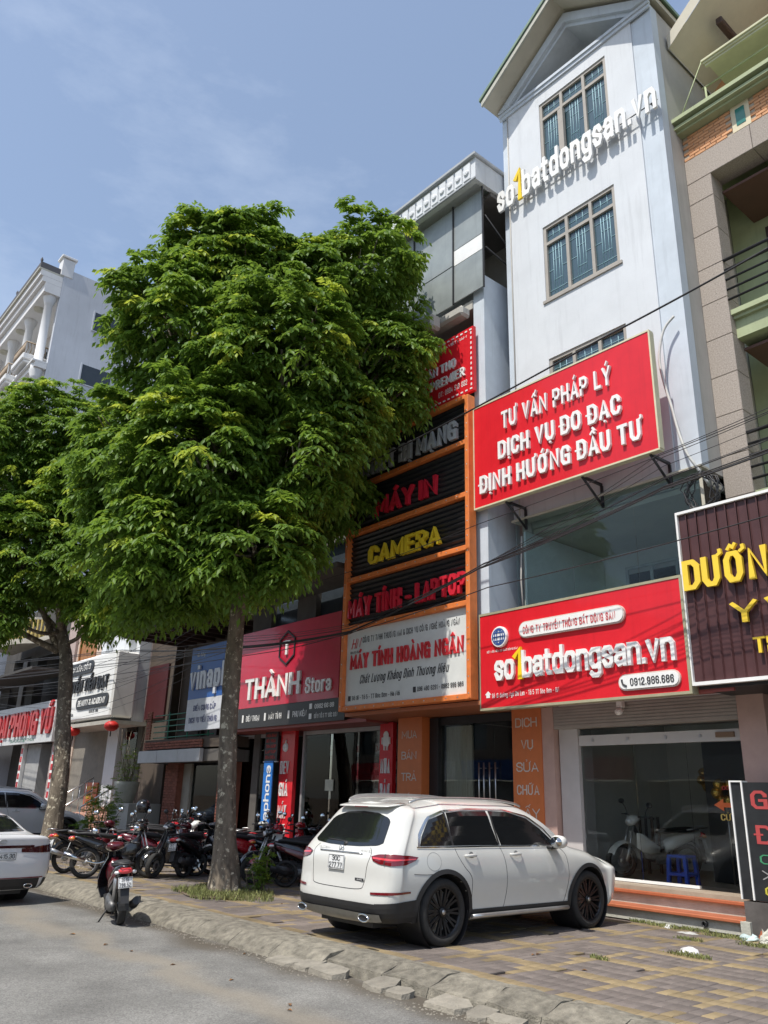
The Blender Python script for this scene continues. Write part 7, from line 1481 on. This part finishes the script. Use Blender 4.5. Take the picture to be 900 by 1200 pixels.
cable([A(-1.5, 9.1, 4.85), A(-8.3, 9.1, 4.62), A(-14.0, 9.1, 4.3), A(-36, 9, 5.2)], .008, .07, 'single cable drooping across the top of the lower red sign')
rg = random.Random(5)
for i in range(11):
    r0 = rg.uniform(-.3, .45); r1 = rg.uniform(-.09, .09); r2_ = rg.uniform(-.16, .16); r3 = rg.uniform(-.5, .5)
    cable([A(-1.5, 9.15+r1, 6.0+r0), A(-5.2, 9.15+r1, 5.62+r0*.8), A(-8.45, 9.1+r1, 4.98+r1*.9), A(-11.7, 9.05, 4.42+r2_*.6), A(-15.6, 9, 4.62+r2_), A(-22, 9, 4.75+r3), A(-44, 9, 6.0+r3*2)], rg.choice((.004, .005, .007, .009)), .04+.03*abs(r2_), 'black cable in the sagging bundle low across all the shop fronts', group='sagging bundle of overhead cables')
for i in range(7):
    z = 3.4+i*.26+rg.uniform(-.1, .1)
    cable([A(-18.9, 9.6, z+.9), A(-26, 9.6, z+.25), A(-42, 9.6, z+1.4+rg.uniform(-.5, .5))], rg.choice((.004, .006)), .12, 'thin black cable strung in front of the beauty sign and the dark house', group='cables strung low on the left houses')
# coil of spare cable beside the glazed floor
q = MB(); rg = random.Random(8)
for k in range(9):
    P_ = [Vector((-5.35+rg.uniform(-.05, .05)+.22*math.cos(a)*(1+.15*math.sin(3*a+k)), 10.35+k*.02, 5.75+rg.uniform(-.03, .03)+.28*math.sin(a)*(1+.1*math.cos(2*a+k)))) for a in np.linspace(0, 2*PI, 19)[:-1]]; q.tube(P_, .009, 5, closed=True)
tag(q.build('cable_coil', M_black), 'tangled coil of spare black cable at the right corner of the glazed floor', 'cable')
hk = [(-5.6, 10.5, 5.3), (-6.5, 10.4, 5.25)]

# ================================================================== the other side of the road (seen only mirrored in glass and paint)
M_opp = [mat('opposite_wall_a', (.42, .38, .30), .85, vary=.1, scale=1, streak=.3), mat('opposite_wall_b', (.50, .50, .48), .85, vary=.1, scale=1, streak=.3), mat('opposite_wall_c', (.34, .26, .2), .85, vary=.1, scale=1, streak=.3)]
x = -46
for i, (w_, h_, c_) in enumerate(((6, 9, 'tan'), (5, 12, 'pale grey'), (7, 8, 'brown'), (5, 11, 'second tan'), (6, 9.5, 'second pale grey'), (5, 13, 'tallest brown'), (6, 8.5, 'third tan'), (7, 10, 'third pale grey'), (6, 12, 'last brown'))):
    b_ = thing('house', c_+' plain town house across the road, mirrored in the shop glass', 'building', (x+w_/2, -13, 0))
    holes = [(x+.8+k*(w_-1.2)/2, x+.8+k*(w_-1.2)/2+1.3, z, z+1.5) for k in (0, 1) for z in np.arange(4.3, h_-1.8, 3.1)]
    q = MB(); wall_holes(q, x, x+w_-.05, -13.3, -13, 3.0, h_, holes); q.box(x, x+w_-.05, -20, -13.31, h_-.2, h_); q.box(x, x+.3, -13.3, -13, 0, 3); q.box(x+w_-.35, x+w_-.05, -13.3, -13, 0, 3); q.build('wall', M_opp[i % 3], b_)
    for hx0, hx1, hz0, hz1 in holes: q = MB(); q.box(hx0, hx1, -13.25, -13.2, hz0, hz1); q.build('window', M_pane, b_)
    q = MB(); q.box(x+.31, x+w_-.36, -13.4, -13.35, 0, 2.6); q.build('shutter', M_grey, b_)
    q = MB(); q.box(x+.2, x+w_-.25, -12.95, -12.8, 2.65, 3.7); q.build('signboard', (M_red, M_letter, mat('sign_blue', (.02, .10, .36), .4))[i % 3], b_)
    x += w_
